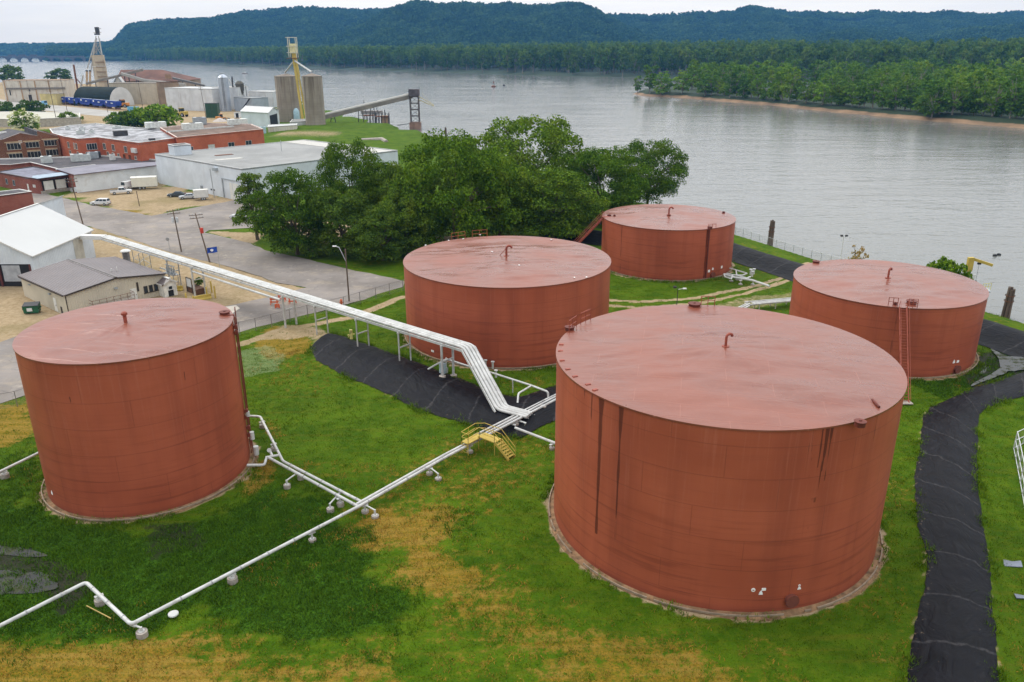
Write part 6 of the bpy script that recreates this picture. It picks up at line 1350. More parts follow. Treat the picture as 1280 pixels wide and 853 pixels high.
mb.build('pipe_rail', mat('rail_brown', (.2, .12, .09), .6), rl); mb = MB(); mb.beam(a-n*.6+Vector((0, 0, .85)), b-n*.6+Vector((0, 0, .85)), 1.4, .15); mb.build('ramp_deck', CONC, rl)
# dumpster, yard clutter
p = at(41, 391); du = thing('dumpster', 'dark green dumpster with a black lid beside the tan office', 'dumpster', p); mb = MB(); z = .1; V = [(-.95, -.75), (.95, -.75), (.95, .75), (-.95, .75)]; rot = Matrix.Rotation(.25, 3, 'Z')
P = [p+rot @ Vector((x*1.05, y*.9, .12)) for x, y in V]+[p+rot @ Vector((x*1.15, y, 1.2 if y < 0 else 1.45)) for x, y in V]; mb.add(P, [(3, 2, 1, 0), (4, 5, 6, 7), (0, 1, 5, 4), (1, 2, 6, 5), (2, 3, 7, 6), (3, 0, 4, 7)]); mb.build('bin_body', mat('dumpster_green', (.02, .1, .05), .5, var=.2), du); mb = MB(); mb.slab([v+Vector((0, 0, .08)) for v in P[4:]], .07); mb.build('lid', BLACK, du); mb = MB(); c = p+rot @ Vector((-.1, -.86, .72)); mb.box(c, (.75, .04, .5), .25); mb.build('label_plate', WHITEM, du)
for s in (-1, 1): mb = MB(); c = p+rot @ Vector((s*1.12, 0, .75)); mb.box(c, (.16, 1.0, .18), .25); mb.build('fork_pocket', MC['dumpster_green'], du)
p = at(159, 328); pt = thing('portable_toilet', 'grey portable toilet with a domed white roof behind the tan office', 'portable toilet', p); mb = MB(); mb.box(p+Vector((0, 0, 1.05)), (1.15, 1.15, 2.1), .6); mb.build('cabin', mat('toilet_grey', (.22, .22, .24), .6), pt); mb = MB(); mb.lathe(p+Vector((0, 0, 2.1)), [(.95, 0), (.9, .15), (.55, .36), (.1, .42)], 16); mb.build('roof', WHITEM, pt, True); mb = MB(); mb.box(p+Vector((.18, -.68, 1.)), (.72, .05, 1.75), .6); mb.build('door', mat('toilet_door', (.14, .14, .15), .6), pt)
# plant sign and planter, second white board
def board(px, py, w, label, planter):
    p = at(px, py); o = thing('notice_board', label, 'sign', p); dr = Vector((.6, .8, 0)); dr = Vector((.75, -.66, 0)); mb = MB()
    for s in (-1, 1): mb.beam(p+dr*s*w/2, p+dr*s*w/2+Vector((0, 0, 2.5)), .12)
    mb.beam(p-dr*w/2+Vector((0, 0, 2.5)), p+dr*w/2+Vector((0, 0, 2.5)), .12); mb.beam(p-dr*w/2+Vector((0, 0, .95)), p+dr*w/2+Vector((0, 0, .95)), .12); mb.build('frame', TRIMD, o); mb = MB(); mb.beam(p-dr*(w/2-.08)+Vector((0, 0, 1.72)), p+dr*(w/2-.08)+Vector((0, 0, 1.72)), .05, 1.42); mb.build('board_panel', WHITEM, o)
    if planter: mb = MB(); c = p+Vector((.9, .3, .45)); mb.box(c, (3.4, 1.6, .9), -.72); mb.build('planter', mat('planter_brown', (.12, .06, .035), .8), o)
board(238, 366, 1.7, 'white notice board in a dark frame over a brown planter beside the tan office', True)
board(202.5, 357, 1.1, 'small white board in a dark frame at the far corner of the tan office', False)
tree_thing('planter_shrub', BUSHES[1], at(250, 362)+Vector((0, 0, .8)), 'small green shrub in the brown planter by the trestle', 'shrub', sc=.34)
def bollard(px, py, h, label): p = at(px, py); o = thing('bollard', label, 'bollard', p, 'yellow bollards by the office'); mb = MB(); mb.lathe(p, [(.13, 0), (.13, h), (.09, h+.08), (.02, h+.1)], 12); mb.build('post', YELLOW, o, True)
for (px, py, h, lab) in ((233, 374.5, 1.0, 'yellow bollard nearest to the tiny porch of the office'), (242, 376, .7, 'short yellow bollard at the left end of the yellow barrier'), (259, 371, 1.6, 'yellow bollard just right of the white trestle legs'), (269.5, 373, 2.0, 'tall yellow bollard at the right end of the yellow barrier'), (265, 366, 1.9, 'yellow bollard standing behind the tall one'), (214.5, 366, .9, 'yellow bollard beside the downpipe of the tan office')): bollard(px, py, h, lab)
def jersey(px, py, l, rz, label): p = at(px, py); o = thing('traffic_barrier', label, 'barrier', p); mb = MB(); m_ = Matrix.Rotation(rz, 3, 'Z'); pr_ = [(-.35, 0), (.35, 0), (.35, .12), (.14, .35), (.1, .75), (-.1, .75), (-.14, .35), (-.35, .12)]; V = [p+m_ @ Vector((x, y, z)) for x in (-l/2, l/2) for (y, z) in pr_]; k = len(pr_); mb.add(V, [tuple(range(k))[::-1], tuple(range(k, 2*k))]+[(i, (i+1) % k, k+(i+1) % k, k+i) for i in range(k)]); fixn(mb.build('barrier_body', YELLOW, o))
jersey(254, 374.5, 2.6, .65, 'yellow concrete barrier at the foot of the white trestle by the office'); jersey(225.5, 363, .9, .2, 'small yellow block between the tan office and the planter')
for i, (px, py, lab) in enumerate(((343, 381, 'orange barricade in the street, leftmost of the group beneath the pipes'), (353, 377, 'orange barricade in the street behind the trestle leg'), (366, 380, 'orange barricade in the street right of the trestle leg'), (347, 385.5, 'small low orange marker nearest the wire fence'))):
    p = at(px, py); o = thing('traffic_barricade', lab, 'barricade', p, 'orange barricades in the street'); mb = MB(); s = .6 if i == 3 else 1.
    for k in (-1, 1):
        for r_ in (-1, 1): mb.beam(p+Vector((k*.5*s, r_*.35*s, 0)), p+Vector((k*.45*s, 0, 1.15*s)), .08)
    mb.build('frame', ORANGE, o); mb = MB(); mb.beam(p+Vector((-.6*s, -.12, .95*s)), p+Vector((.6*s, -.12, .95*s)), .06, .25); mb.beam(p+Vector((-.6*s, -.22, .5*s)), p+Vector((.6*s, -.22, .5*s)), .06, .2); mb.build('board', ORANGE, o)
p = at(427, 383); o = thing('fire_hydrant', 'orange-red hydrant on the grass by the wire fence near the street lamp', 'hydrant', p); mb = MB(); mb.lathe(p, [(.22, 0), (.22, .1), (.16, .14), (.16, .85), (.22, .9), (.2, 1.0), (.1, 1.15), (.03, 1.2)], 14); mb.build('hydrant_body', ORANGE, o, True); mb = MB(); mb.cyl(p+Vector((-.3, 0, .65)), p+Vector((.3, 0, .65)), .09, n=8); mb.build('nozzle', ORANGE, o)
# brick corner building at the left edge, yellow curb piece
q = [a2(-30, 262), a2(4, 269), a2(9, 263.5), a2(-20, 255)]
flat('brick_outbuilding', 'corner of a small red brick outbuilding at the left edge, above the white gabled roof', [(-122.5, 199), (-117.5, 195.5), (-125, 185), (-131, 189)], 5.2, BR_L, ROOF_DK, .1)
jersey(9, 262, 3.2, .5, 'yellow barrier beside the brick outbuilding at the left edge')

# big white warehouse with the flat grey roof
FLc, BLc, BRc, FRc = (-106.2, 241.5), (-71, 280.5), (-35, 249.5), (-70.4, 210.0)
w2 = flat('warehouse', 'big white warehouse with a flat grey roof standing behind the dirt lot', [FLc, FRc, BRc, BLc], 8.5, SID_WH, ROOF_GY, .12, mat('coping_grey', (.45, .45, .44), .6), cw=.25)
mb = MB(); k0 = lerp2(BLc, BRc, .02); mb.prism([lerp2(BLc, FLc, .02), lerp2(BLc, FLc, .16), lerp2(lerp2(BRc, FRc, .16), BRc, .0), lerp2(BRc, FRc, .02)], 8.5, 8.62); mb.build('roof_strip', mat('roof_pale', (.46, .44, .4), .8, var=.08), w2)
L = Lw(FLc, FRc); mb = MB(); wall_box(mb, FLc, FRc, L*.71, L*.75, 7.0, 7.8, 0, .7); fixn(mb.build('wall_fan', STEELG, w2)); mb = MB(); wall_box(mb, FLc, FRc, L*.535, L*.55, .3, 2.1, 0, .4); fixn(mb.build('meter_box', STEELG, w2)); mb = MB()
for u in (.64, .67): wall_box(mb, FLc, FRc, L*u, L*u+.7, 1.3, 1.7, 0, .06)
fixn(mb.build('wall_vent', DARK, w2)); door(w2, FLc, FRc, L*.9, 4.2, 4.4, DOORW, nm='roller_door', handle=False); mb = MB(); wall_box(mb, FLc, FRc, L*.78, L*.79, 0, 5.2, 0, .2); wall_box(mb, FLc, FRc, L*.78, L*.99, 5.1, 5.3, 0, .2); fixn(mb.build('door_frame', STEELG, w2))
for (px, py, s) in ((280, 194, (5.2, 1.6, .12)), (286, 199, (7.5, 2.6, .05))): p = at(px, py, 8.52); mb = MB(); mb.box(p+Vector((0, 0, s[2]/2)), s, .7); mb.build('roof_patch', RUST if s[2] > .1 else MC['roof_pale'], w2)
p = at(352, 189, 8.5); mb = MB(); mb.cyl(p, p+Vector((0, 0, 3.2)), .09, n=6); mb.build('roof_mast', STEELG, w2)
# white boxy shaft between the warehouse and the brick range
q = [at(211.5, 192, 8.9), at(228.5, 191, 8.9)]
flat('roof_shaft', 'small white cubic stair block on the corner of the grey warehouse roof', [(-99.0, 238.5), (-95.2, 241.8), (-98.4, 245.6), (-102.2, 242.3)], 11.3, SID_W, TRIMD, .05, cat='building', z0=8.5)
# brick factory
h2 = 10.4
F2 = [a2(80, 171, h2), a2(97.8, 173.9, h2), a2(122, 172, h2), a2(173.7, 179, h2), a2(220.5, 172.8, h2), a2(250, 163, h2), a2(170, 160, h2), a2(120, 154.5, h2), a2(88, 157, h2), a2(62, 161.5, h2), a2(66, 167, h2)]
b2_ = flat('brick_factory', 'orange-red brick factory with white-framed windows and a patched light flat roof', F2, h2-.3, BR_O, ROOF_LT, .35, TRIM)
def wseg(a, b): return (a, b)
a, b = F2[0], F2[1]; L = Lw(a, b)
for u in (.22, .62, .78): window(b2_, a, b, L*u, 6.9, 1.5 if u != .62 else .8, 2.0, mull=1); 
for u in (.25, .8): window(b2_, a, b, L*u, 5.05, 1.5, 1.1, mull=1)
a, b = F2[1], F2[2]; L = Lw(a, b); window(b2_, a, b, L*.62, 6.7, 3.4, 2.0, TRIM, mull=3); window(b2_, a, b, L*.35, 5.05, 1.3, 1.0)
a, b = F2[2], F2[3]; L = Lw(a, b)
for u in (.14, .36, .66): window(b2_, a, b, L*u, 6.8, 1.9, 2.0, mull=1 if u < .5 else 2)
for k, u in enumerate((.2, .33, .46, .6, .73, .87)): window(b2_, a, b, L*u, 5.05, 1.4, 1.1, FRAME if k not in (3, 4) else mat('boarded_brown', (.12, .05, .03), .7), GLASS if k not in (3, 4) else MC['boarded_brown'])
mb = MB(); wall_box(mb, a, b, L*.83, L*.93, 7.2, 8.6, 0, .7); fixn(mb.build('wall_unit', TRIM, b2_))
for (px, py, s) in ((101, 168, (2.6, 1.6, 1.2)), (115, 167, (1.6, 1.2, 1.2)), (151, 170, (4.4, 2.2, 1.6)), (103, 163, (2, 1.5, 1.0)), (146, 161, (3, 1.5, .8)), (190, 175.5, (2, 1.2, .5)), (85, 162, (1.6, 1.2, .9))):
    rooftop_unit(b2_, at(px, py, h2-.3), s, DARK if px in (151, 190) else None, fan=px < 150)
h3 = 10.9
F3 = [a2(220.5, 172.3, h3), a2(329, 161.7, h3), a2(314, 155.5, h3), a2(252, 153.8, h3), a2(200, 160, h3)]
F3[0] = lerp2(F3[0], F3[1], .004)
b3_ = flat('brick_annex', 'long orange brick annex with small grey-framed windows and a brown gravel roof', F3, h3-.3, BR_O, ROOF_BRN, .32, mat('coping_pink', (.62, .5, .44), .7))
a, b = F3[0], F3[1]; L = Lw(a, b)
for u in (.12, .36, .59, .8): window(b3_, a, b, L*u, 6.0, 2.6, 1.6, mat('frame_grey', (.42, .38, .34), .6), mat('pane_pale', (.5, .5, .48), .3) if u == .36 else GLASS, mull=1)
for (px, py) in ((195, 160), (241, 161.5), (297, 156)): rooftop_unit(b3_, at(px, py, h3-.3), (7., 3., 2.), mat('unit_pale', (.62, .64, .6), .5))
rooftop_unit(b3_, at(250, 156, h3-.3), (4.5, 3., 2.6), STEELG)
mb = MB(); mb.beam(at(208, 165, h3+.2), at(292, 158, h3+.2), .5, .4); mb.build('roof_duct', MC['unit_grey'], b3_)
# dark brick hall with gables
h1 = 8.6; c1 = a2(72.3, 170.8, 10.); c0 = a2(-40, 181.5, 9.); pa, pb = V2(c0), V2(c1); dL = (pb-pa); Lf = dL.length; dd = dL.normalized(); bk = Vector((-dd.y, dd.x, 0)); bk = bk if bk.y > 0 else -bk
prof = []
for (px, py) in ((-40, 176), (2.5, 175), (4.5, 174.6), (27, 166.7), (47.8, 170.3), (48.2, 163.8), (72.3, 170.3)):
    best = min(np.linspace(0, 1, 400), key=lambda t: abs((lambda P: 640+FPX*np.dot(np.array([P.x, P.y, 9.5-CH]), rt)/np.dot(np.array([P.x, P.y, 9.5-CH]), fw))(pa.lerp(pb, t))-px)); P = pa.lerp(pb, float(best)); prof.append((P, hgt(P, px, py)))
dh = thing('brick_hall', 'old dark brick hall with low gables and wide dark windows at the left edge', 'building', (pa+pb)/2); mb = MB(); n_ = len(prof)
V = [P-Vector((0, 0, .2)) for P, z in prof]+[P+Vector((0, 0, z)) for P, z in prof]; mb.add(V, [(i, i+1, n_+i+1, n_+i) for i in range(n_-1)]); Bk = [P+bk*26 for P, z in prof]; V = [P+Vector((0, 0, z)) for P, z in prof]+[P+Vector((0, 0, min(z, 9.))) for P, (q_, z) in zip(Bk, prof)]
mb.add([prof[-1][0]-Vector((0, 0, .2)), Bk[-1]-Vector((0, 0, .2)), Bk[-1]+Vector((0, 0, prof[-1][1])), prof[-1][0]+Vector((0, 0, prof[-1][1]))], [(0, 1, 2, 3)]); mb.build('wall', BR_D, dh)
mb = MB(); V = [P-Vector((0, 0, 0))+bk*.4+Vector((0, 0, z-.35)) for P, z in prof]+[P+bk*26+Vector((0, 0, z-.35)) for P, z in prof]; mb.add(V, [(i, i+1, n_+i+1, n_+i) for i in range(n_-1)]); mb.build('roof', ROOF_DK, dh)
mb = MB()
for (P, z), (Q, w) in zip(prof, prof[1:]):
    if (Q-P).length > 1.5: mb.beam(P+bk*.15+Vector((0, 0, z+.06)), Q+bk*.15+Vector((0, 0, w+.06)), .5, .16)
mb.build('coping', mat('coping_brown', (.32, .25, .22), .7), dh)
def uof(px):
    best = min(np.linspace(0, 1, 600), key=lambda t: abs((lambda P: 640+FPX*np.dot(np.array([P.x, P.y, 7.-CH]), rt)/np.dot(np.array([P.x, P.y, 7.-CH]), fw))(pa.lerp(pb, t))-px)); return float(best)*Lf
WG = mat('pane_dark', (.02, .022, .025), .3)
LINT = mat('lintel_tan', (.5, .36, .22), .8)
for (pxc, wpx, yt, yb) in ((18, 13, 179, 187), (41, 13, 177.5, 184.5), (64.5, 13, 175, 182)):
    u = uof(pxc); P = pa+dd*u; zt, zb = hgt(P, pxc, yt), hgt(P, pxc, yb); w = wpx*P.y/FPX*1.15; window(dh, c0, c1, u, zb, w, zt-zb, FRAME, WG, 3); mb = MB(); wall_box(mb, c0, c1, u-w*.62, u+w*.62, zt+.08, zt+.45, 0, .14); fixn(mb.build('lintel', LINT, dh)); zt2 = zb-1.3
    window(dh, c0, c1, u, zt2-2., w, 2., FRAME, WG, 3); mb = MB(); wall_box(mb, c0, c1, u-w*.62, u+w*.62, zt2+.08, zt2+.45, 0, .14); fixn(mb.build('lintel', LINT, dh))
for px in (1, 29.5, 52.5, 74): u = uof(px); mb = MB(); wall_box(mb, c0, c1, max(0, u-.7), min(Lf, u+.7), 0, 8.6, -.0, .28); fixn(mb.build('pier', BR_D, dh))
u = uof(27); mb = MB(); wall_box(mb, c0, c1, u-.5, u+.5, 8.2, 9.4, 0, .1); fixn(mb.build('gable_plate', TRIM, dh)); p = at(5, 170, 9.6); rooftop_unit(dh, (p.x, p.y, 8.6), (2.2, 1.8, 2.2), TRIM, False)
# low dark-roofed range in front of the factory
hl = 5.0
FLW = [a2(-60, 206, hl), a2(13, 206.5, hl), a2(38, 203.5, hl), a2(71, 211.5, hl), a2(92, 219, hl), a2(196, 207, hl), a2(196, 200, hl), a2(128, 194.8, hl), a2(40, 198, hl), a2(-60, 200, hl)]
lw = flat('low_factory_wing', 'low brick wing with a black flat roof in front of the orange brick factory', FLW, hl-.2, BR_L, ROOF_DK, .28, TRIM)
for (px, py, s, m_) in ((59, 204, (3., 2.2, 2.), None), (97, 202, (3.4, 2.2, 2.2), None), (107, 201.5, (3., 2., 2.), None), (117, 198.5, (3., 2., 2.), STEELG), (141, 200.5, (1.6, 1.2, 1.8), TRIM), (122, 197, (2., 1.5, 1.8), DARK)): p = at(px, py, hl-.2); rooftop_unit(lw, p, s, m_)
mb = MB(); mb.beam(at(70, 212, hl+.1), at(119, 206.3, hl+.1), .35, .35); mb.build('roof_edging', TRIM, lw)
mb = MB(); wl0, wl1 = a2(92, 219, hl), a2(196, 207, hl); mb2 = wall_box(MB(), wl0, wl1, .02, Lw(wl0, wl1), 0, hl-.15, 0, .07); fixn(mb2.build('painted_wall', mat('wall_whitewash', (.66, .68, .68), .7, var=.08, sc=.3, dirt=(.45, .4, .33)), lw))
mb = MB(); mb.slab([Vector((*a2(71, 212.5, hl), hl+.2)), Vector((*a2(93, 219.5, hl), hl+.2)), Vector((*a2(196, 207.5, hl), hl+.2)), Vector((*a2(196, 203.5, hl), hl+.22)), Vector((*a2(119, 207, hl), hl+.22))], .12); fixn(mb.build('grey_roof_strip', mat('roof_bluegrey', (.2, .19, .22), .8, var=.15, sc=.3), lw))
# loading dock with two white doors
dz = 4.4
FD = [(-151.5, 236.5), (-135.0, 224.6), (-131.3, 222.8), (-126.6, 229.2), (-132, 237.5), (-147, 248)]
ld = flat('loading_dock', 'red brick loading dock with two white roller doors and a grey flat roof', FD, dz-.3, BR_L, mat('roof_slate', (.17, .17, .21), .8, var=.3, sc=.4), .12, TRIMD)
a, b = FD[2], FD[3]; L = Lw(a, b)
for u in (.3, .72): d_ = door(ld, a, b, L*u, 2.7, 2.5, DOORW, .95, 'roller_door', False)
mb = MB()
for u in (.1, .5, .92): wall_box(mb, a, b, L*u-.18, L*u+.18, .6, 3.6, 0, .3)
wall_box(mb, a, b, L*.05, L*.97, 3.5, 3.75, 0, .35); fixn(mb.build('dock_bumper', BLACK, ld)); mb = MB(); wall_box(mb, a, b, 0, L*1., .0, .85, 0, .5); fixn(mb.build('dock_step', CONC, ld)); mb = MB(); d_ = (V2(b)-V2(a)).normalized(); n = Vector((d_.y, -d_.x, 0)); mb.slab([V2(a)-d_*1.4-n*.5+Vector((0, 0, 4.75)), V2(a)-d_*.8+n*1.2+Vector((0, 0, 4.55)), V2(b)+n*1.2+Vector((0, 0, 4.65)), V2(b)-n*3.5+Vector((0, 0, 4.85)), V2(a)-n*3+Vector((0, 0, 4.85))], .12); fixn(mb.build('canopy', mat('canopy_blue', (.28, .35, .42), .5), ld))
a, b = FD[0], FD[1]; L = Lw(a, b)
for u in (.3, .52): window(ld, a, b, L*u, 1.3, 1.3, 1.5, STEELG, mull=0)
door(ld, a, b, L*.93, .8, 2.4, DOORW); mb = MB(); wall_box(mb, FD[1], FD[2], 1.2, 2.3, 1.7, 2.5, 0, .08); fixn(mb.build('wall_plate', TRIM, ld))
# pale roofs behind the brick hall
flat('low_shed', 'long low shed with a cream roof behind the blossoming tree', [a2(-60, 146, 4), a2(20, 150, 4), a2(100, 147, 4), a2(100, 141.5, 4), a2(25, 140, 4), a2(-60, 150, 4)][:4]+[a2(25, 139.5, 4), a2(-60, 141, 4)], 4, mat('shed_cream', (.38, .35, .29), .8), mat('roof_cream', (.42, .4, .33), .8, var=.08, sc=.1), .05)

# ------------------------------------------------------------------ vehicles (built along +x, then set in place)
def wheels(root, xs, w, r=.34, tw=.22):
    for x in xs:
        for s in (-1, 1):
            mb = MB(); mb.cyl((x, s*(w/2-tw), r), (x, s*w/2, r), r, n=16); t_ = mb.build('wheel', RUBBER, root); mb = MB(); mb.cyl((x, s*(w/2-.02), r), (x, s*(w/2+.015), r), r*.6, n=12); k = mb.build('rim', GALV, root); k.parent = t_; WL[k] = WL[root]
def car(name, label, cat, prof, cab, w, paint, wx, group=None, glassx=None, r=.34):
    """prof: side outline of the lower body [(x,z)], cab: outline of the glasshouse"""
    o = thing(name, label, cat, (0, 0, 0), group); mb = MB(); k = len(prof); V = []
    for y, sh in ((-w/2, 1.), (w/2, 1.)): V += [(x, y, z) for x, z in prof]
    mb.add(V, [tuple(range(k)), tuple(range(2*k-1, k-1, -1))]+[(i, k+i, k+(i+1) % k, (i+1) % k) for i in range(k)]); b = fixn(mb.build('body', paint, o)); md = b.modifiers.new('bev', 'BEVEL'); md.width = .07; md.segments = 2
    k = len(cab); mb = MB(); ys = w/2-.06; yt = w/2-.24; zt = max(z for x, z in cab); zb = min(z for x, z in cab); V = []
    for s in (-1, 1): V += [(x, s*(ys+(yt-ys)*(z-zb)/(zt-zb)), z) for x, z in cab]
    mb.add(V, [tuple(range(k)), tuple(range(2*k-1, k-1, -1))]+[(i, k+i, k+(i+1) % k, (i+1) % k) for i in range(k)]); c = fixn(mb.build('cabin', paint, o)); md = c.modifiers.new('bev', 'BEVEL'); md.width = .05; md.segments = 2
    def win(quad, nm='window'): mb = MB(); mb.add(quad, [(0, 1, 2, 3)]); mb.build(nm, GLASS, o)
    (xa, za), (xb, zb_), (xc, zc), (xd, zd) = cab[:4]      # rear bottom, rear top, front top, front bottom
    gl = glassx or [(.06, .36), (.39, .66), (.69, .95)]
    for s in (-1, 1):
        for g0, g1 in gl:
            f = lambda g, v: Vector(((xa+(xd-xa)*g)*(1-v)+(xb+(xc-xb)*g)*v, s*((ys+(yt-ys)*v)+.012), zb+(zt-zb)*v)); win([f(g0, .14), f(g1, .14), f(g1, .84), f(g0, .84)])
    for (x0_, x1_, nm, dx) in ((xd, xc, 'windscreen', .02), (xa, xb, 'rear_window', -.02)):
        f = lambda y, v: Vector((x0_+(x1_-x0_)*v+dx, y*((ys+(yt-ys)*v)-.08), zb+(zt-zb)*v+.012)); win([f(-1, .12), f(1, .12), f(1, .88), f(-1, .88)], nm)
    xf = max(x for x, z in prof); xr_ = min(x for x, z in prof)
    for s in (-1, 1):
        mb = MB(); mb.box((xf-.02, s*(w/2-.28), .72), (.1, .34, .16)); mb.build('headlight', mat('headlight', (.8, .8, .78), .2), o); mb = MB(); mb.box((xr_+.02, s*(w/2-.18), .82), (.1, .18, .3)); mb.build('tail_light', mat('tail_red', (.35, .02, .02), .3), o)
    for x in (xf+.02, xr_-.02): mb = MB(); mb.box((x, 0, .42), (.12, w*.96, .2)); mb.build('bumper', DARK, o)
    wheels(o, wx, w+.04, r); return o
SUVP = [(-2.35, .35), (-2.35, 1.0), (-2.25, 1.06), (1.25, 1.04), (2.1, .92), (2.3, .8), (2.32, .35)]; SUVC = [(-2.3, 1.02), (-2.05, 1.72), (.35, 1.74), (1.2, 1.02)]
SEDP = [(-2.3, .3), (-2.32, .85), (-2.2, .95), (1.1, .9), (2.1, .78), (2.28, .62), (2.28, .3)]; SEDC = [(-1.75, .9), (-1.05, 1.4), (.25, 1.42), (1.15, .9)]
PICP = [(-2.8, .5), (-2.8, 1.12), (-.75, 1.12), (-.7, 1.1), (1.5, 1.1), (2.6, 1.02), (2.72, .9), (2.72, .5)]; PICC = [(-.75, 1.08), (-.6, 1.85), (.7, 1.86), (1.45, 1.08)]
CWHITE = mat('car_white', (.64, .64, .63), .25, var=.03); CSIL = mat('car_silver', (.5, .52, .55), .3, .3, var=.03); CDARK = mat('car_charcoal', (.06, .075, .085), .25, .2, var=.03)
suv = car('parked_car', 'white estate car parked by the street at the tip of the dry grass triangle', 'car', SUVP, SUVC, 1.85, CWHITE, (-1.4, 1.45), 'cars on the dirt lot'); p = at(126, 256.5); place(suv, p, math.pi-.02)
pk = car('pickup_truck', 'white pickup truck with its tailgate towards the street on the dirt lot', 'pickup', PICP, PICC, 1.95, CWHITE, (-1.75, 1.75), glassx=[(.06, .48), (.52, .95)], r=.4); mb = MB(); mb.box((-1.78, 0, 1.1), (1.9, 1.6, .1)); mb.build('cargo_bed', DARK, pk); place(pk, at(152, 242.5), .42+.0)
van = car('parked_car', 'white van standing behind the white pickup, next to the box trailer', 'van', [(-2.6, .4), (-2.6, 1.2), (1.6, 1.2), (2.3, 1.05), (2.5, .9), (2.5, .4)], [(-2.55, 1.15), (-2.45, 2.3), (1.0, 2.3), (1.65, 1.15)], 2.0, CWHITE, (-1.6, 1.6), glassx=[(.74, .95)]); place(van, at(164, 236), 1.1)
dk_ = car('parked_car', 'dark grey saloon car parked beside the white warehouse wall', 'car', SEDP, SEDC, 1.8, CDARK, (-1.4, 1.4), 'cars on the dirt lot'); place(dk_, at(221, 246), 3.35)
sv = car('parked_car', 'silver saloon car between the dark saloon and the white utility trailer', 'car', SEDP, SEDC, 1.8, CSIL, (-1.4, 1.4), 'cars on the dirt lot'); place(sv, at(235.5, 248.5), 3.45)
wc = car('parked_car', 'white car half hidden behind the leftmost tree of the grove', 'car', SUVP, SUVC, 1.85, CWHITE, (-1.4, 1.45), 'cars on the dirt lot'); place(wc, at(301, 273.5), 3.0)
def boxtrailer(label, p, rz, l, w, h, m_, bow=True):
    o = thing('box_trailer', label, 'trailer', (0, 0, 0)); mb = MB(); mb.box((0, 0, .75+h/2), (l, w, h)); b = mb.build('box_body', m_, o); mb = MB(); V = [(x, y, z) for x in (-l/2-.05, l/2+.05) for (y, z) in ((-w/2-.05, .75+h), (0, .75+h+(.3 if bow else .1)), (w/2+.05, .75+h))]; mb.add(V, [(0, 1, 4, 3), (1, 2, 5, 4), (0, 2, 1), (3, 4, 5), (0, 3, 5, 2)]); fixn(mb.build('roof', mat('trailer_roof', (.62, .6, .54), .5), o)); mb = MB(); mb.box((-l/2-.03, 0, .75+h/2), (.06, w*.86, h*.9)); mb.build('rear_door', mat('trailer_door', (.16, .05, .05), .6), o); mb = MB(); mb.box((0, 0, .66), (l*.96, w*.7, .16)); mb.beam((l/2, 0, .6), (l/2+1.3, 0, .5), .1); mb.build('chassis', DARK, o); wheels(o, (-l*.2, -l*.05), w*.95, .38); place(o, p, rz); return o
boxtrailer('long cream box trailer with a dark rear door behind the white pickup', at(182, 236), .30, 6.8, 2.5, 2.6, mat('trailer_cream', (.68, .66, .56), .5, var=.06)); boxtrailer('small white utility trailer parked beside the silver saloon car', at(252, 250), 3.55, 3.6, 2.1, 2.0, WHITEM, False)
p = at(191, 180); 

# ------------------------------------------------------------------ the riverside mill far behind
RW = ribbed('rusty_white_cladding', (.58, .53, .45), 1.2, amt=.75, dirt=(.28, .15, .07), depth=.05); RW2 = ribbed('stained_white_cladding', (.6, .61, .62), 1.0, amt=.45, dirt=(.35, .3, .26), depth=.05); RWT = ribbed('tan_cladding', (.5, .43, .32), 1.0, amt=.6, dirt=(.3, .2, .11), depth=.05)
SILC = None
def silo_mat():
    m, t, b, _ = nodes_of('silo_concrete'); N = NT(t); o = N.obj(); z = N.sep(o)[2]; n1 = N.noise(N.scale(o, (1, 1, .035)), .75, 6., .65); n2 = N.noise(o, .12, 4.)
    up_z = N.ramp(z, 4., 24.); c = N.mix(N.ramp(n2, .3, .7), (.25, .205, .16), (.34, .29, .235)); c = N.mix(N.math('MULTIPLY', N.ramp(n1, .42, .66), N.math('ADD', .2, N.math('MULTIPLY', up_z, .65))), c, (.08, .055, .036)); w = N.math('SINE', N.math('MULTIPLY', z, 2*math.pi/1.3)); c = N.mix(N.math('MULTIPLY', N.ramp(w, .82, 1.), .25), c, (.16, .13, .1))
    N.put(b.inputs['Base Color'], c); b.inputs['Roughness'].default_value = .9; return m
SILC = silo_mat()
def silo(px, py, half, ytop, label, seed):
    p = at(px, py); r_ = half*math.hypot(p.x, p.y)/FPX*.97; p = p+Vector((p.x, p.y, 0)).normalized()*r_; p.z = 0; h = hgt(p, px, ytop); o = thing('grain_silo', label, 'silo', p, 'concrete silos'); mb = MB(); mb.cyl(p-Vector((0, 0, .5)), p+Vector((0, 0, h)), r_, n=48); mb.build('shaft', SILC, o, True); mb = MB(); mb.lathe(p+Vector((0, 0, h)), [(r_*1.02, 0), (r_*1.02, .3), (r_*.4, 1.1), (.5, 1.6)], 32); mb.build('roof_cone', mat('silo_roof', (.2, .165, .13), .85), o, True)
    mb = MB(); q = Vector((p.x*.1, p.y*.1, 0)); dirn = -Vector((p.x, p.y, 0)).normalized(); mb.box(p+dirn*(r_+.02)+Vector((.8, 0, 1.)), (1., .3, 1.4), math.atan2(dirn.y, dirn.x)+1.57); mb.build('hatch', DARK, o); return p, r_, h
s1 = silo(362.5, 153.5, 13.2, 96., 'concrete grain silo with rusty streaks, left of the yellow elevator leg', 1); s2 = silo(395.3, 161, 11.9, 96., 'concrete grain silo with dark drip marks, right of the yellow elevator leg', 2)
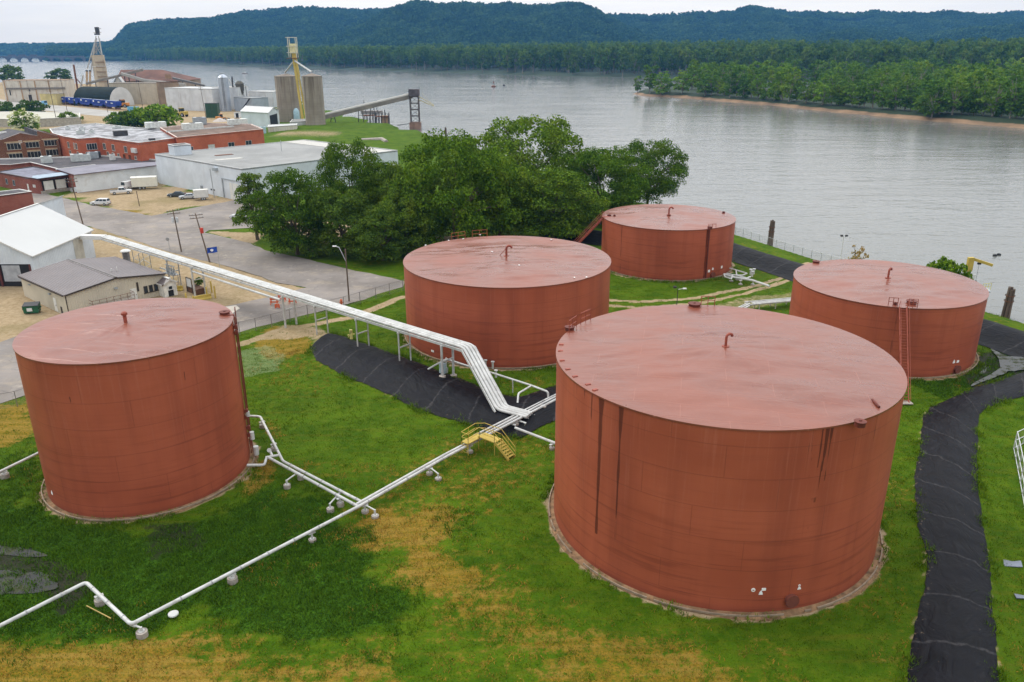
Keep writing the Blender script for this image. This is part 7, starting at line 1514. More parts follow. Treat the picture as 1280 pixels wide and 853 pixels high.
# yellow bucket elevator between the silos
c = (s1[0]+s2[0])/2; c = Vector((c.x+1.0, c.y-2.5, 0)); c = Vector((-113.5, 438, 0)); zt = hgt(c, 366, 47); el_ = thing('bucket_elevator', 'yellow bucket elevator tower with a cage top standing between the two concrete silos', 'elevator', c)
pxm = lambda x, y: atY(x, y, c.y); base = pxm(381, 150); topc = pxm(366.5, 56)
mb = MB(); mb.beam((base.x-.9, c.y, 0), pxm(366, 66), 1.1); mb.beam((base.x+1.2, c.y, 0), pxm(368.5, 66), 1.0); mb.build('leg_casing', mat('elevator_yellow', (.55, .4, .1), .6, var=.3, sc=.4, streak=True, dirt=(.25, .15, .05)), el_); mb = MB(); mb.box(pxm(366.5, 61), (3.2, 2.6, 4.8)); mb.build('head_box', mat('elevator_cream', (.68, .6, .35), .5), el_)
mb = MB(); x0_, x1_ = pxm(360, 46).x, pxm(369.5, 46).x
for x in (x0_, x1_):
    for y in (-1.6, 1.6): mb.beam((x, c.y+y, pxm(366, 72).z), (x, c.y+y, zt), .3)
for z in (zt, pxm(366, 58).z, pxm(366, 66).z): mb.beam((x0_-1, c.y-1.6, z), (x1_, c.y-1.6, z), .3); mb.beam((x0_-1, c.y+1.6, z), (x1_, c.y+1.6, z), .3); mb.beam((x0_, c.y-1.6, z), (x0_, c.y+1.6, z), .3); mb.beam((x1_, c.y-1.6, z), (x1_, c.y+1.6, z), .3)
mb.build('cage_frame', mat('cage_cream', (.62, .58, .48), .6), el_); mb = MB(); mb.box(pxm(366, 73)+Vector((0, 0, 0)), (5.5, 3.4, .3)); mb.build('platform', RUST, el_)
for (x, y, s) in ((354, 93, s1), (392, 93, s2)): mb = MB(); mb.cyl(pxm(368, 76), s[0]+Vector((0, 0, s[2]+2.2)), .45, n=8); mb.build('spout', mat('spout_grey', (.45, .45, .44), .5), el_)
mb = MB(); mb.cyl(Vector((base.x+3.2, c.y, 0)), pxm(375, 96), .55, n=8); mb.build('downpipe', MC['spout_grey'], el_)
# small tank and annexes at the silo foot
p = at(371.5, 153.5); o = thing('seed_tank', 'small light blue upright tank between the feet of the concrete silos', 'tank', p); mb = MB(); mb.lathe(p, [(1.6, 0), (1.6, 5.8), (1., 7.2), (.3, 7.6)], 20); mb.build('tank_body', mat('tank_lightblue', (.36, .5, .56), .5), o, True)
flat('silo_annex', 'low pale concrete annex at the foot of the silos', [a2(363, 161), a2(383, 159.5), a2(385, 156.5), a2(366, 157)], 3.0, mat('annex_pale', (.55, .56, .55), .8, var=.2, sc=.3), ROOF_GY, .1)
flat('flat_trailer_box', 'long stained white storage box on the grass in front of the silos', [a2(335.5, 169), a2(371.5, 166.5), a2(372.5, 164.2), a2(337, 166)], 3.6, RW, ROOF_W, .05)
# white gabled machine shed
A_, B_, C_, D_ = a2(335, 160.5), a2(349.5, 158.), a2(338, 151.5), a2(303, 154.5); A_ = a2(337, 161); B_ = a2(350, 156.5); vv = V2(a2(303, 158.5))-V2(A_); C_ = (B_[0]+vv.x, B_[1]+vv.y); D_ = (A_[0]+vv.x, A_[1]+vv.y)
ms = gable('machine_shed', 'white gabled machine shed with a dark open end beside the left concrete silo', A_, B_, C_, D_, 7.6, 9.6, ribbed('shed_white', (.68, .72, .75), .6, amt=.1), ROOF_W, .4, trim=TRIM); L = Lw(A_, B_); mb = MB(); wall_box(mb, A_, B_, L*.12, L*.82, 0, 6.2, -2, .05); fixn(mb.build('open_doorway', dkm, ms))
p = at(326, 168); o = thing('water_tank', 'small light blue box tank at the corner of the orange brick annex', 'tank', p); p = at(329.5, 170); mb = MB(); mb.box(p+Vector((0, 0, 2.)), (2.2, 2.2, 4.), .6); mb.build('tank_body', MC['tank_lightblue'], o); mb = MB(); mb.cyl(p+Vector((0, 0, 4)), p+Vector((0, 0, 4.3)), .5, n=12); mb.build('lid', STEELG, o)
# conveyor gallery out to the loading tower
T0 = at(519.5, 161, WZ); zt = hgt(T0, 519, 113); cv = thing('loading_conveyor', 'long inclined conveyor gallery rising from the silos to the steel loading tower in the river', 'conveyor', at(450, 150)); a = at(402, 147, 0); a.z = hgt(a, 402, 147); a = atY(402, 147.5, 440); b = atY(515, 120.5, T0.y)
mb = MB(); mb.beam(a, b, 2.5, 2.1); mb.build('gallery', mat('gallery_grey', (.2, .18, .155), .8, var=.2, sc=.2, dirt=(.3, .2, .12)), cv); mb = MB(); off = Vector((0, 0, .8)); mb.tube([a+off, b+off], 1.2, 12); mb.build('gallery_roof', mat('gallery_roof', (.36, .345, .31), .7, var=.1), cv, True)
for t in (.12, .42, .55): p = a.lerp(b, t); g = max(WZ, float(gz(p.x, p.y)[0])); mb = MB(); [mb.beam((p.x+s, p.y, g-1), (p.x+s*.6, p.y, p.z-1), .35) for s in (-1.5, 1.5)]; mb.beam((p.x-1.2, p.y, (g+p.z)/2), (p.x+1.2, p.y, (g+p.z)/2), .25); mb.build('bent', DARK, cv)
tw = thing('loading_tower', 'dark steel lattice tower standing in the river at the end of the conveyor', 'tower', T0); mb = MB(); w = 2.3
hb = hgt(T0, 519, 153)-WZ
for sx in (-w, w):
    for sy in (-w, w): mb.beam(T0+Vector((sx, sy, hb)), T0+Vector((sx, sy, zt-WZ)), .4)
k = 0; z = hb; st = (zt-WZ-hb)/5
while k < 5:
    for (x0_, y0_, x1_, y1_) in ((-w, -w, w, -w), (w, -w, w, w), (w, w, -w, w), (-w, w, -w, -w)):
        mb.beam(T0+Vector((x0_, y0_, z)), T0+Vector((x1_, y1_, z)), .28); mb.beam(T0+Vector((x0_, y0_, z)), T0+Vector((x1_, y1_, z+st)), .16)
    z += st; k += 1
mb.build('lattice', mat('lattice_dark', (.075, .055, .05), .8, var=.3), tw); mb = MB(); mb.box(T0+Vector((0, 0, hb/2-1)), (6., 6., hb+2)); mb.build('concrete_base', mat('base_rusty', (.24, .15, .11), .9, var=.3, sc=.4), tw); mb = MB(); mb.box(T0+Vector((0, 0, zt-WZ-1.2)), (5.6, 5.2, 3.6)); mb.build('head_house', mat('head_dark', (.1, .085, .09), .8, var=.3, sc=.6), tw); mb = MB(); e0 = T0+Vector((w, 0, zt-WZ-5)); e1 = atY(542.5, 133, T0.y-2)
for s in (-.7, .7): mb.beam(e0+Vector((0, s, 0)), e1+Vector((0, s*.6, 0)), .22); mb.beam(e0+Vector((0, s, 1.8)), e1+Vector((0, s*.6, .6)), .18)
for k in range(9): p = e0.lerp(e1, k/8); mb.beam(p+Vector((0, -.7, 0)), p+Vector((0, .7, 0)), .16)
mb.beam(atY(527, 116, T0.y), e1, .08); mb.build('spout_boom', mat('boom_yellow', (.5, .42, .2), .7), tw); mb = MB(); mb.beam(T0+Vector((-3, 0, hb*.8)), atY(497, 157, T0.y+4), .5, .3); mb.build('walkway', DARK, tw)
for (x0_, x1_, yb, yt, lab, nm) in ((470, 486, 153.5, 141, 'dark steel dock dolphin in the water under the conveyor', 'dock_dolphin'), (455, 470, 150, 141, 'low dark timber dock at the water edge left of the dolphin', 'timber_dock')):
    p = at((x0_+x1_)/2, yb, WZ); h = hgt(p, 480, yt)-WZ; w = (x1_-x0_)*p.y/FPX/2; o = thing(nm, lab, 'dock', p); mb = MB()
    for k in range(5): x = -w+2*w*k/4; mb.beam(p+Vector((x, -2, -1)), p+Vector((x, -2, h+(1.8 if k % 2 else 0))), .4); mb.beam(p+Vector((x, 2, -1)), p+Vector((x, 2, h)), .4)
    mb.build('pile_row', DARK, o); mb = MB(); mb.box(p+Vector((0, 0, h*.62)), (2*w, 4.4, .5)); mb.build('deck', RUST, o)
    if nm == 'dock_dolphin': mb = MB(); mb.box(p+Vector((w*.4, 0, h*.35)), (w*1.1, 3.6, h*.7)); mb.build('cell', mat('cell_rusty', (.3, .2, .12), .9, var=.3, sc=.4), o)
p = at(464, 141, WZ); o = thing('service_boat', 'small workboat with two masts moored behind the conveyor', 'boat', p); mb = MB(); mb.prism([(p.x-7, p.y-2), (p.x+5, p.y-2), (p.x+8, p.y), (p.x+5, p.y+2), (p.x-7, p.y+2)], WZ-.3, WZ+1.4); mb.build('hull', MC['hull_grey'], o); mb = MB(); [mb.beam(p+Vector((x, 0, 1)), p+Vector((x+.4, 0, 8.5)), .3) for x in (-5, 4)]; mb.build('mast', DARK, o)
o = thing('concrete_slab_wall', 'curved low concrete retaining wall on the grassy mound behind the warehouse', 'wall', at(470, 180)); mb = MB(); mb.tube([at(452, 176), at(478, 175.5), at(483, 178)], 1., 8); mb.build('wall_body', CONC, o, True)
# long rusty white building
def mbox(name, label, px0, y0, px1, y1, depth, ytop, wm, rm, **k):
    a, b = a2(px0, y0), a2(px1, y1); d = (V2(b)-V2(a)).normalized(); n = Vector((-d.y, d.x, 0)); n = n if n.y > 0 else -n; h = hgt((*a, 0), px0, ytop); return flat(name, label, [a, b, (b[0]+n.x*depth, b[1]+n.y*depth), (a[0]+n.x*depth, a[1]+n.y*depth)], h-.2, wm, rm, .2, **k), a, b, h
lb, a, b, h = mbox('long_mill_building', 'long rusty white industrial building at the far left edge of the mill', 8, 127.5, 86, 126.5, 22, 101, RW, mat('roof_rust', (.36, .25, .17), .9, var=.3, sc=.1), coping=mat('coping_rust', (.45, .33, .22), .8, var=.25, sc=.4)); L = Lw(a, b); mb = MB(); wall_box(mb, a, b, L*.04, L*.98, h*.58, h*.66, 0, .8); fixn(mb.build('ledge', mat('ledge_grey', (.2, .18, .16), .8), lb)); mb = MB()
for u in (.02, .27, .5, .72): wall_box(mb, a, b, L*u, L*u+.8, 0, h*.98, 0, .4)
fixn(mb.build('pilaster', mat('pilaster_rust', (.4, .26, .15), .8, var=.3), lb)); mb = MB(); wall_box(mb, a, b, L*.37, L*.42, .2, 5, 0, .1); wall_box(mb, a, b, L*.4, L*.415, h*.48, h*.57, 0, .1); wall_box(mb, a, b, L*.08, L*.1, h*.3, h*.55, 0, .1); fixn(mb.build('opening', dkm, lb))
mbox('yellow_shed', 'yellowish shed in front of the long rusty white building', 52, 131, 72, 131.5, 8, 117, mat('shed_yellow', (.55, .45, .2), .8, var=.2, sc=.2, dirt=(.4, .36, .28)), ROOF_BRN, coping=FRAME)
# quonset
p0 = at(153.5, 134.); p0 = p0+Vector((p0.x, p0.y, 0)).normalized()*12; ax = Vector((-.93, .36, 0)).normalized()*34; r_ = 18.5*p0.y/FPX; hq = hgt(p0, 153, 109); qn = thing('quonset_hut', 'dark green half-round storage hall with a white end wall beside the blue railcars', 'building', p0); ac = ax.normalized(); sd = Vector((-ac.y, ac.x, 0)); n_ = 20; mb = MB(); V = []
for e in (Vector((0, 0, 0)), ax): V += [p0+e+sd*r_*math.cos(math.pi*k/n_)+Vector((0, 0, hq*math.sin(math.pi*k/n_)**.85)) for k in range(n_+1)]
mb.add(V, [(k, k+1, n_+2+k, n_+1+k) for k in range(n_)]); fixn(mb.build('barrel_roof', mat('quonset_green', (.012, .02, .019), .85, var=.25, sc=.1, spec=.15), qn)); mb = MB(); mb.add([v-ac*.05 for v in V[:n_+1]], [tuple(range(n_+1))]); mb.build('end_wall', mat('quonset_white', (.6, .6, .58), .7, var=.1, sc=.2), qn); mb = MB(); c = p0-ac*.25; mb.add([c+sd*x+Vector((0, 0, z)) for x, z in ((-2.2, 0), (2.6, 0), (2.6, 4.5), (-2.2, 4.5))], [(0, 1, 2, 3)]); mb.build('doorway', dkm, qn)
# blue hopper railcars
def railcar():
    o = thing('hopper_railcar', 'x', 'railcar', (0, 0, 0), 'row of blue hopper railcars'); BL = mat('railcar_blue', (.012, .04, .26), .5, var=.2, sc=.4); L = 15.; w = 3.; mb = MB(); pf = [(-L/2, 2.2), (-L/2, 4.5), (L/2, 4.5), (L/2, 2.2), (L/2-2.6, 1.2), (-L/2+2.6, 1.2)]
    V = [(x, y, z) for y in (-w/2, w/2) for x, z in pf]; k = 6; mb.add(V, [tuple(range(k)), tuple(range(2*k-1, k-1, -1))]+[(i, k+i, k+(i+1) % k, (i+1) % k) for i in range(k)]); fixn(mb.build('hopper_body', BL, o)); mb = MB(); [mb.box((-L/2+1.2+i*1.58, s*(w/2+.06), 3.3), (.16, .14, 2.4)) for i in range(9) for s in (-1, 1)]; mb.build('side_rib', BL, o)
    for s in (-1, 1):
        mb = MB(); mb.box((-4.2, s*(w/2+.1), 3.7), (1.7, .06, 1.0)); mb.box((2.4, s*(w/2+.1), 3.3), (2.6, .06, .5)); mb.build('white_marking', mat('marking_white', (.7, .72, .75), .6), o)
    mb = MB(); mb.box((0, 0, 4.56), (L*.94, 1.2, .1)); mb.build('roof_walk', STEELG, o)
    for x in (-L/2+2, L/2-2):
        mb = MB(); mb.box((x, 0, .85), (2.6, 2.2, .5)); g = mb.build('bogie', DARK, o); mb = MB(); [mb.cyl((x+d_, -1.1, .48), (x+d_, 1.1, .48), .46, n=12) for d_ in (-.9, .9)]; q_ = mb.build('wheelset', RUST, o); q_.parent = g
    mb = MB(); [mb.box((s*(L/2+.4), 0, .95), (.9, .3, .3)) for s in (-1, 1)]; mb.build('coupler', DARK, o); return o
rp = railcar(); ca, cb = at(80.5, 130.8), at(142, 136.6); rdir = math.atan2(cb.y-ca.y, cb.x-ca.x); s_ = Lw(ca, cb)/4/16.4
for i, lab in enumerate(('blue hopper railcar at the left end of the row', 'blue hopper railcar second from the left end of the row', 'blue hopper railcar in the middle of the row', 'blue hopper railcar second from the right end of the row', 'blue hopper railcar at the right end of the row, beside the white hall end')):
    o = rp if i == 0 else copy_tree(rp); p = ca.lerp(cb, i/4); p.z = .15; place(o, p, rdir, s_, lab)
o = thing('railway_track', 'rail track under the blue hopper railcars', 'track', at(110, 134)); e = (cb-ca).normalized(); nn = Vector((-e.y, e.x, 0)); mb = MB(); mb.beam(ca-e*60+Vector((0, 0, .04)), cb+e*40+Vector((0, 0, .04)), 4.5, .2); mb.build('ballast', mat('ballast', (.3, .22, .15), .95, var=.2), o); mb = MB(); [mb.beam(ca-e*60+nn*s+Vector((0, 0, .22)), cb+e*40+nn*s+Vector((0, 0, .22)), .12, .16) for s in (-.8, .8)]; mb.build('rail', RUST, o)
# truck, loaders, blue containers
def loader(px, py, rz, paint, label, s=1.5):
    o = thing('wheel_loader', label, 'loader', (0, 0, 0)); mb = MB(); mb.box((-1.6, 0, 1.5), (2.6, 1.9, 1.2)); mb.box((.9, 0, 1.2), (2., 1.5, .8)); mb.build('body', paint, o); mb = MB(); mb.box((-.2, 0, 2.5), (1.4, 1.5, 1.5)); mb.build('cab', GLASS, o); mb = MB(); mb.box((-.2, 0, 3.3), (1.6, 1.7, .14)); mb.build('cab_roof', paint, o); mb = MB(); [mb.beam((1., s2_*.6, 1.5), (3., s2_*.6, .8), .25) for s2_ in (-1, 1)]; mb.build('lift_arm', paint, o); mb = MB(); mb.prism([(3., -1.3), (3.9, -1.3), (3.9, 1.3), (3., 1.3)], .2, 1.2); mb.build('bucket', DARK, o); wheels(o, (-1.7, 1.3), 2.5, .75, .55); place(o, at(px, py), rz, s); return o
loader(227.5, 146, 2.6, YELLOW, 'yellow wheel loader standing right of the large green bush'); loader(154, 134.5, 3.0, mat('loader_orange', (.6, .24, .05), .5), 'orange wheel loader at the white end wall of the green hall'); loader(277.5, 151, .5, MC['loader_orange'], 'orange machine between the dark green container and the silver silo', 1.1)
o = thing('delivery_truck', 'light blue truck standing at the left end of the railcars', 'truck', (0, 0, 0)); mb = MB(); mb.box((1.9, 0, 1.7), (1.8, 2.2, 2.2)); mb.build('cab', mat('truck_blue', (.2, .42, .6), .4), o); mb = MB(); mb.box((2.81, 0, 2.2), (.04, 1.9, .9)); mb.build('windscreen', GLASS, o); mb = MB(); mb.box((-1.4, 0, 1.6), (4.4, 2.3, 1.6)); mb.build('load_bed', mat('truck_pale', (.5, .6, .68), .5), o); wheels(o, (-2.4, 1.9), 2.3, .5, .35); place(o, at(53, 132.5), -.3, 1.25)
for (px, lab) in ((164, 'light blue container in front of the tan mill building, the left of two'), (170.5, 'light blue container in front of the tan mill building, the right of two')):
    p = at(px, 140); o = thing('cargo_container', lab, 'container', p, 'blue containers'); mb = MB(); mb.box(p+Vector((0, 0, 1.6)), (3.4, 2.6, 3.2), .1); mb.build('container_body', mat('container_blue', (.1, .3, .45), .5, var=.15), o); mb = MB(); mb.box(p+Vector((0, -1.36, 1.6)), (3., .1, 2.8), .1); mb.build('door', mat('container_door', (.13, .36, .52), .5), o)
p = at(267, 147); o = thing('cargo_container', 'dark green corrugated container in front of the stained white mill wall', 'container', p); mb = MB(); mb.box(p+Vector((0, 0, 4.)), (7., 5., 8.), .1); mb.build('container_body', ribbed('container_green', (.015, .06, .03), .9, amt=.2), o); mb = MB(); mb.box(p+Vector((0, 0, 8.1)), (7.2, 5.2, .25), .1); mb.build('lid', DARK, o)
# mill tower with elevator head
c = at(127, 128); c = Vector((c.x, c.y+95, 0)); pm = lambda x, y: atY(x, y, c.y); zt = pm(125, 69).z; xl, xr2 = pm(116, 90).x, pm(134, 90).x; tw2 = thing('mill_tower', 'tall stained concrete mill tower with a steel elevator head and slanting spouts', 'tower', c); mb = MB(); xm = pm(124, 90).x
ins = lambda x, z: xm+(x-xm)*(1-.16*(z/zt)); mb = MB(); V = [(ins(x, z), y, z) for z in (0, zt) for (x, y) in ((xl, c.y), (xm, c.y-5), (xr2, c.y), (xm, c.y+14))]; mb.add(V, [(0, 1, 5, 4), (1, 2, 6, 5), (2, 3, 7, 6), (3, 0, 4, 7), (4, 5, 6, 7)]); fixn(mb.build('shaft', mat('tower_concrete', (.42, .36, .27), .9, var=.25, sc=.12, dirt=(.2, .13, .08), dirtamt=.5), tw2)); mb = MB()
for k in range(5): z = zt*(.35+.12*k); mb.beam((ins(xm+.4, z), c.y-5.05, z), (ins(xr2, z)+.2, c.y-.1, z), .3, .6)
mb.build('floor_band', mat('tower_band', (.26, .18, .12), .9), tw2); mb = MB(); z = zt*.72; mb.beam((ins(xl, z), c.y-.2, z), (ins(xm, z), c.y-5.2, z), .3, .5); mb.beam((ins(xm, z), c.y-5.2, z), (ins(xr2, z), c.y-.2, z), .3, .5); mb.build('cornice', TRIM, tw2)
h0, h1_ = pm(121.5, 38), pm(121, 62); mb = MB(); mb.box(h0, (2.6, 2.6, 5.)); mb.box(pm(121.5, 43), (3.6, 3., 1.2)); mb.build('elevator_head', DARK, tw2); mb = MB(); a1, a2_, a3, a4 = pm(119, 48), pm(124, 48), pm(117.5, 69), pm(127, 69)
for (p_, q_) in ((pm(120, 45), pm(118, 68)), (pm(123, 45), pm(126.5, 68)), (pm(121, 48), pm(121, 68)), (pm(117, 55), pm(125, 55)), (pm(117, 62), pm(126, 62)), (pm(118, 68), pm(125, 55)), (pm(118, 55), pm(126, 68)), (pm(118, 36), pm(126, 36)), (pm(117, 41), pm(126.5, 41))): mb.beam(p_, q_, .45)
mb.build('lattice', mat('lattice_grey', (.33, .31, .28), .7), tw2); mb = MB()
for (p_, q_) in ((pm(120, 48), pm(109, 86)), (pm(119, 52), pm(112, 100)), (pm(124, 48), pm(127.5, 69))): mb.cyl(p_, q_, .5, n=8)
mb.cyl(pm(121, 100), pm(124, 70), .35, n=6); mb.build('spout', MC['spout_grey'], tw2)
# brown-roofed mill hall and pale mill blocks
c0 = at(140, 131); Yb = 640; bx = lambda x, y, Y=Yb: atY(x, y, Y)
mh = thing('mill_hall', 'old mill hall with a broad rusty brown hipped roof beside the mill tower', 'building', (bx(180, 110).x, Yb, 0)); x0_, x1_ = bx(146, 100).x, bx(224, 100).x; ze = bx(180, 101.5).z; zr = bx(180, 87.5, Yb+18).z; mb = MB(); mb.prism([(x0_, Yb), (x1_, Yb), (x1_, Yb+44), (x0_, Yb+44)], 0, ze); mb.build('wall', mat('mill_wall', (.3, .24, .18), .9, var=.25, sc=.1), mh); mb = MB(); r0, r1_ = bx(151, 88, Yb+20).x, bx(203, 88, Yb+20).x; V = [(x0_-1, Yb-1, ze), (x1_+1, Yb-1, ze), (x1_+1, Yb+45, ze), (x0_-1, Yb+45, ze), (r0, Yb+20, zr), (r1_, Yb+20, zr)]; mb.add(V, [(0, 1, 5, 4), (1, 2, 5), (2, 3, 4, 5), (3, 0, 4), (3, 2, 1, 0)]); fixn(mb.build('roof', mat('roof_rusty_brown', (.13, .06, .042), .85, var=.3, sc=.08, dirt=(.22, .12, .08)), mh)); mb = MB(); mb.box((bx(211, 96).x, Yb-1.3, bx(211, 96).z), (4.5, .6, 3.5)); mb.build('dormer', mat('dormer_brown', (.3, .19, .12), .8), mh)
mbox('mill_block', 'tan stained mill block with white patches in the middle of the mill', 140, 130.3, 199, 130.8, 12, 104, RWT, ROOF_BRN, coping=FRAME); mbox('mill_block', 'narrow brown recessed mill block between the tan and the white one', 199.5, 131.5, 209, 132, 12, 103, mat('block_brown', (.26, .19, .13), .9, var=.25, sc=.1), ROOF_BRN, coping=RUST); mbox('mill_block', 'large stained white mill block with vertical cladding right of the tan block', 209.5, 137.5, 268, 139.5, 22, 110, RW2, ROOF_W, coping=TRIM)
mbox('mill_block', 'white stained mill block partly hidden by the silver silo', 268.5, 137, 300, 137, 20, 109.5, RW2, mat('roof_dirty', (.4, .38, .35), .9), coping=TRIM); mbox('mill_block', 'low stained white mill block behind the left concrete silo', 313, 134, 343, 134.5, 16, 114.5, RW2, ROOF_W, coping=TRIM)
g = [Vector(v) for v in (bx(146, 106), bx(152, 95), bx(160, 106))]; o = thing('dormer_house', 'small white gabled head house in front of the rusty brown mill roof', 'building', (g[0].x, Yb-4, 0)); mb = MB(); V = [(v.x, Yb-2-k, v.z) for k in (0, 5) for v in g]; zb_ = bx(150, 118).z; V += [(g[0].x, Yb-7, zb_), (g[2].x, Yb-7, zb_)]; mb.add(V, [(3, 4, 5), (0, 2, 1), (0, 1, 4, 3), (1, 2, 5, 4), (3, 5, 7, 6)]); fixn(mb.build('wall', TRIM, o)); mb = MB(); [mb.beam((g[1].x, Yb-7.2, g[1].z+.3), (v.x, Yb-7.2, v.z), .8, .5) for v in (g[0], g[2])]; mb.build('roof', STEELG, o)
# overhead conveyors of the mill
def conv(pts, w, label, m_): o = thing('overhead_conveyor', label, 'conveyor', pts[0], 'overhead conveyors of the mill'); mb = MB(); [mb.beam(a, b, w, w*.8) for a, b in zip(pts, pts[1:])]; mb.build('gallery', m_, o); mb = MB(); [mb.beam(a.lerp(b, t)-Vector((0, 0, w*.4)), Vector((a.lerp(b, t).x, a.lerp(b, t).y, max(0, a.lerp(b, t).z-14))), w*.25) for a, b in zip(pts, pts[1:]) for t in (.3, .7)]; mb.build('bent', DARK, o); mb = MB(); [mb.beam(a+Vector((0, -w*.5, w*.6)), b+Vector((0, -w*.5, w*.6)), .2) for a, b in zip(pts, pts[1:])]; mb.build('handrail', GALV, o)
conv([bx(108, 105, 628), bx(145, 96, 628), bx(179, 87.5, 628)], 1.8, 'long grey conveyor climbing from the green hall to the brown mill roof', MC['gallery_grey']); conv([bx(152, 92.5, 624), bx(181, 101, 624), bx(232, 106.5, 624)], 2.2, 'pale conveyor descending in front of the brown mill roof', MC['gallery_roof']); conv([bx(216, 98, 632), bx(256, 107.5, 632)], 1.6, 'dark conveyor sloping down over the large stained white mill block', mat('conveyor_dark', (.12, .115, .11), .7))
# silver silo, hopper house, odds and ends
p = at(283.5, 139); r_ = 6.*p.y/FPX; h = hgt(p, 280, 97); o = thing('steel_silo', 'slim galvanised steel silo with a ladder in front of the stained mill wall', 'silo', p); mb = MB(); mb.lathe(p, [(r_, 0), (r_, h), (r_*.4, h+1.6), (.2, h+2)], 28); mb.build('shaft', ribbed('silo_steel', (.4, .44, .5), 1.2, 3, .4, amt=.3, metal=.3), o, True); mb = MB(); q_ = p+Vector((.6, -r_-.4, 0)); [mb.beam(q_+Vector((s, 0, 0)), q_+Vector((s, 0, h+3)), .16) for s in (-.4, .4)]; mb.build('ladder', DARK, o)
o, a, b, h = mbox('hopper_house', 'grey-blue steel hopper house with an outside stair right of the slim steel silo', 294, 139, 316, 141, 12, 121.5, ribbed('hopper_steel', (.33, .37, .42), 1., amt=.35), ROOF_GY, coping=STEELG); mb = MB(); L = Lw(a, b); d_ = (V2(b)-V2(a)).normalized(); n = Vector((d_.y, -d_.x, 0)); mb.beam(V2(a)+d_*L*.4+n*1., V2(a)+d_*L+n*1.+Vector((0, 0, h)), 1., .3); mb.build('stair', DARK, o)
p = bx(301.5, 124, 560); o = thing('dust_cyclone', 'dark dust cyclone on a frame above the grey-blue hopper house', 'cyclone', p); mb = MB(); mb.lathe(p-Vector((0, 0, 1)), [(.5, 0), (.6, 2), (2.6, 7), (2.8, 11), (1.2, 12.5)], 18); mb.build('cyclone_body', mat('cyclone_dark', (.1, .09, .07), .8, var=.3), o, True); mb = MB(); [mb.beam(p+Vector((x, y, -2)), p+Vector((x, y, 8)), .3) for x in (-3, 3) for y in (-3, 3)]; mb.build('frame', DARK, o)
p = bx(291, 120, 562); o = thing('steel_mast', 'thin dark steel mast with slanting pipes beside the dust cyclone', 'mast', p); mb = MB(); mb.beam(p-Vector((0, 0, 12)), bx(290, 96, 562), .8); mb.build('mast', DARK, o); mb = MB(); mb.cyl(bx(290, 103, 562), bx(297, 118, 562), .4, n=6); mb.cyl(bx(291, 108, 562), bx(286, 99, 562), .4, n=6); mb.build('pipe', MC['spout_grey'], o)
o, a, b, h = mbox('pump_shed', 'tiny white shed with a dark doorway left of the white machine shed', 293, 147.5, 299, 147.5, 4, 141, MC['shed_white'], ROOF_W); mb = MB(); wall_box(mb, a, b, 1., 2.6, 0, 2.6, 0, .05); fixn(mb.build('doorway', dkm, o))
o = thing('gravel_pile', 'pale heap of gravel on the ground before the dark green container', 'heap', at(275, 151)); mb = MB(); mb.lathe(at(275, 152), [(4., 0), (2.8, .8), (1.2, 1.6), (.2, 1.9)], 14); mb.build('heap', mat('heap_pale', (.45, .4, .36), .95, bump=.4), o, True)
p = bx(93, 108, 640); o = thing('steel_mast', 'rusty leaning mast and pipes behind the dark green hall', 'mast', p); mb = MB(); mb.beam(bx(97, 112, 640), bx(92, 81, 640), 1.0); mb.beam(bx(95, 98, 640), bx(103, 107, 640), .6); mb.build('mast', RUST, o); mb = MB(); mb.cyl(bx(100, 112, 640), bx(104, 94, 640), .6, n=6); mb.build('pipe', MC['spout_grey'], o)
p = bx(110, 100, 640); o = thing('twin_stack', 'pair of short tan stacks left of the mill tower', 'chimney', p); mb = MB(); [mb.cyl(bx(x, 108, 640), bx(x, 89, 640), .8, n=8) for x in (108.5, 112.5)]; mb.build('stack', LINT, o, True); mb = MB(); [mb.cyl(bx(x, 89.5, 640), bx(x, 88, 640), .9, n=8) for x in (108.5, 112.5)]; mb.build('stack_cap', DARK, o)
# far bridge
bY = 3150; o = thing('arched_bridge', 'long low bridge of dark arches far upstream at the left edge', 'bridge', (atY(50, 68, bY).x, bY, 0)); xa, xb = atY(-80, 68, bY).x, atY(104, 68, bY).x; zd = atY(40, 70.2, bY).z; zd2 = atY(40, 71.8, bY).z; mb = MB(); mb.box(((xa+xb)/2, bY, (zd+zd2)/2), (xb-xa, 10, zd-zd2)); mb.build('deck', mat('bridge_dark', (.1, .085, .085), .9), o); mb = MB(); sp = (24/2.)*bY*1.065/FPX; x = xb; k = 0
while x > xa:
    mb = MB(); mb.box((x, bY, (zd2+WZ)/2-3), (sp*.16, 9, zd2-WZ+6)); mb.build('pier', MC['bridge_dark'], o); mb = MB(); V = []; n_ = 10; zs = WZ+(zd2-WZ)*.25
    for y in (-4.5, 4.5):
        for j in range(n_+1): t = j/n_; xx = x-sp*(.08+.84*t); V += [(xx, bY+y, zd2+.1), (xx, bY+y, zs+(zd2-zs)*math.sin(math.pi*t)**.6)]
    F = []; m_ = 2*(n_+1)
    for j in range(n_): F += [(2*j, 2*j+1, 2*j+3, 2*j+2), (m_+2*j, m_+2*j+2, m_+2*j+3, m_+2*j+1), (2*j+1, m_+2*j+1, m_+2*j+3, 2*j+3)]
    mb.add(V, F); mb.build('arch', MC['bridge_dark'], o); x -= sp
mb = MB(); [mb.box((x_, bY, zd+2.5), (26, 6, 5)) for x_ in (atY(14, 65, bY).x, atY(27, 65, bY).x, atY(41, 65, bY).x)]; mb.build('truss_block', MC['bridge_dark'], o)
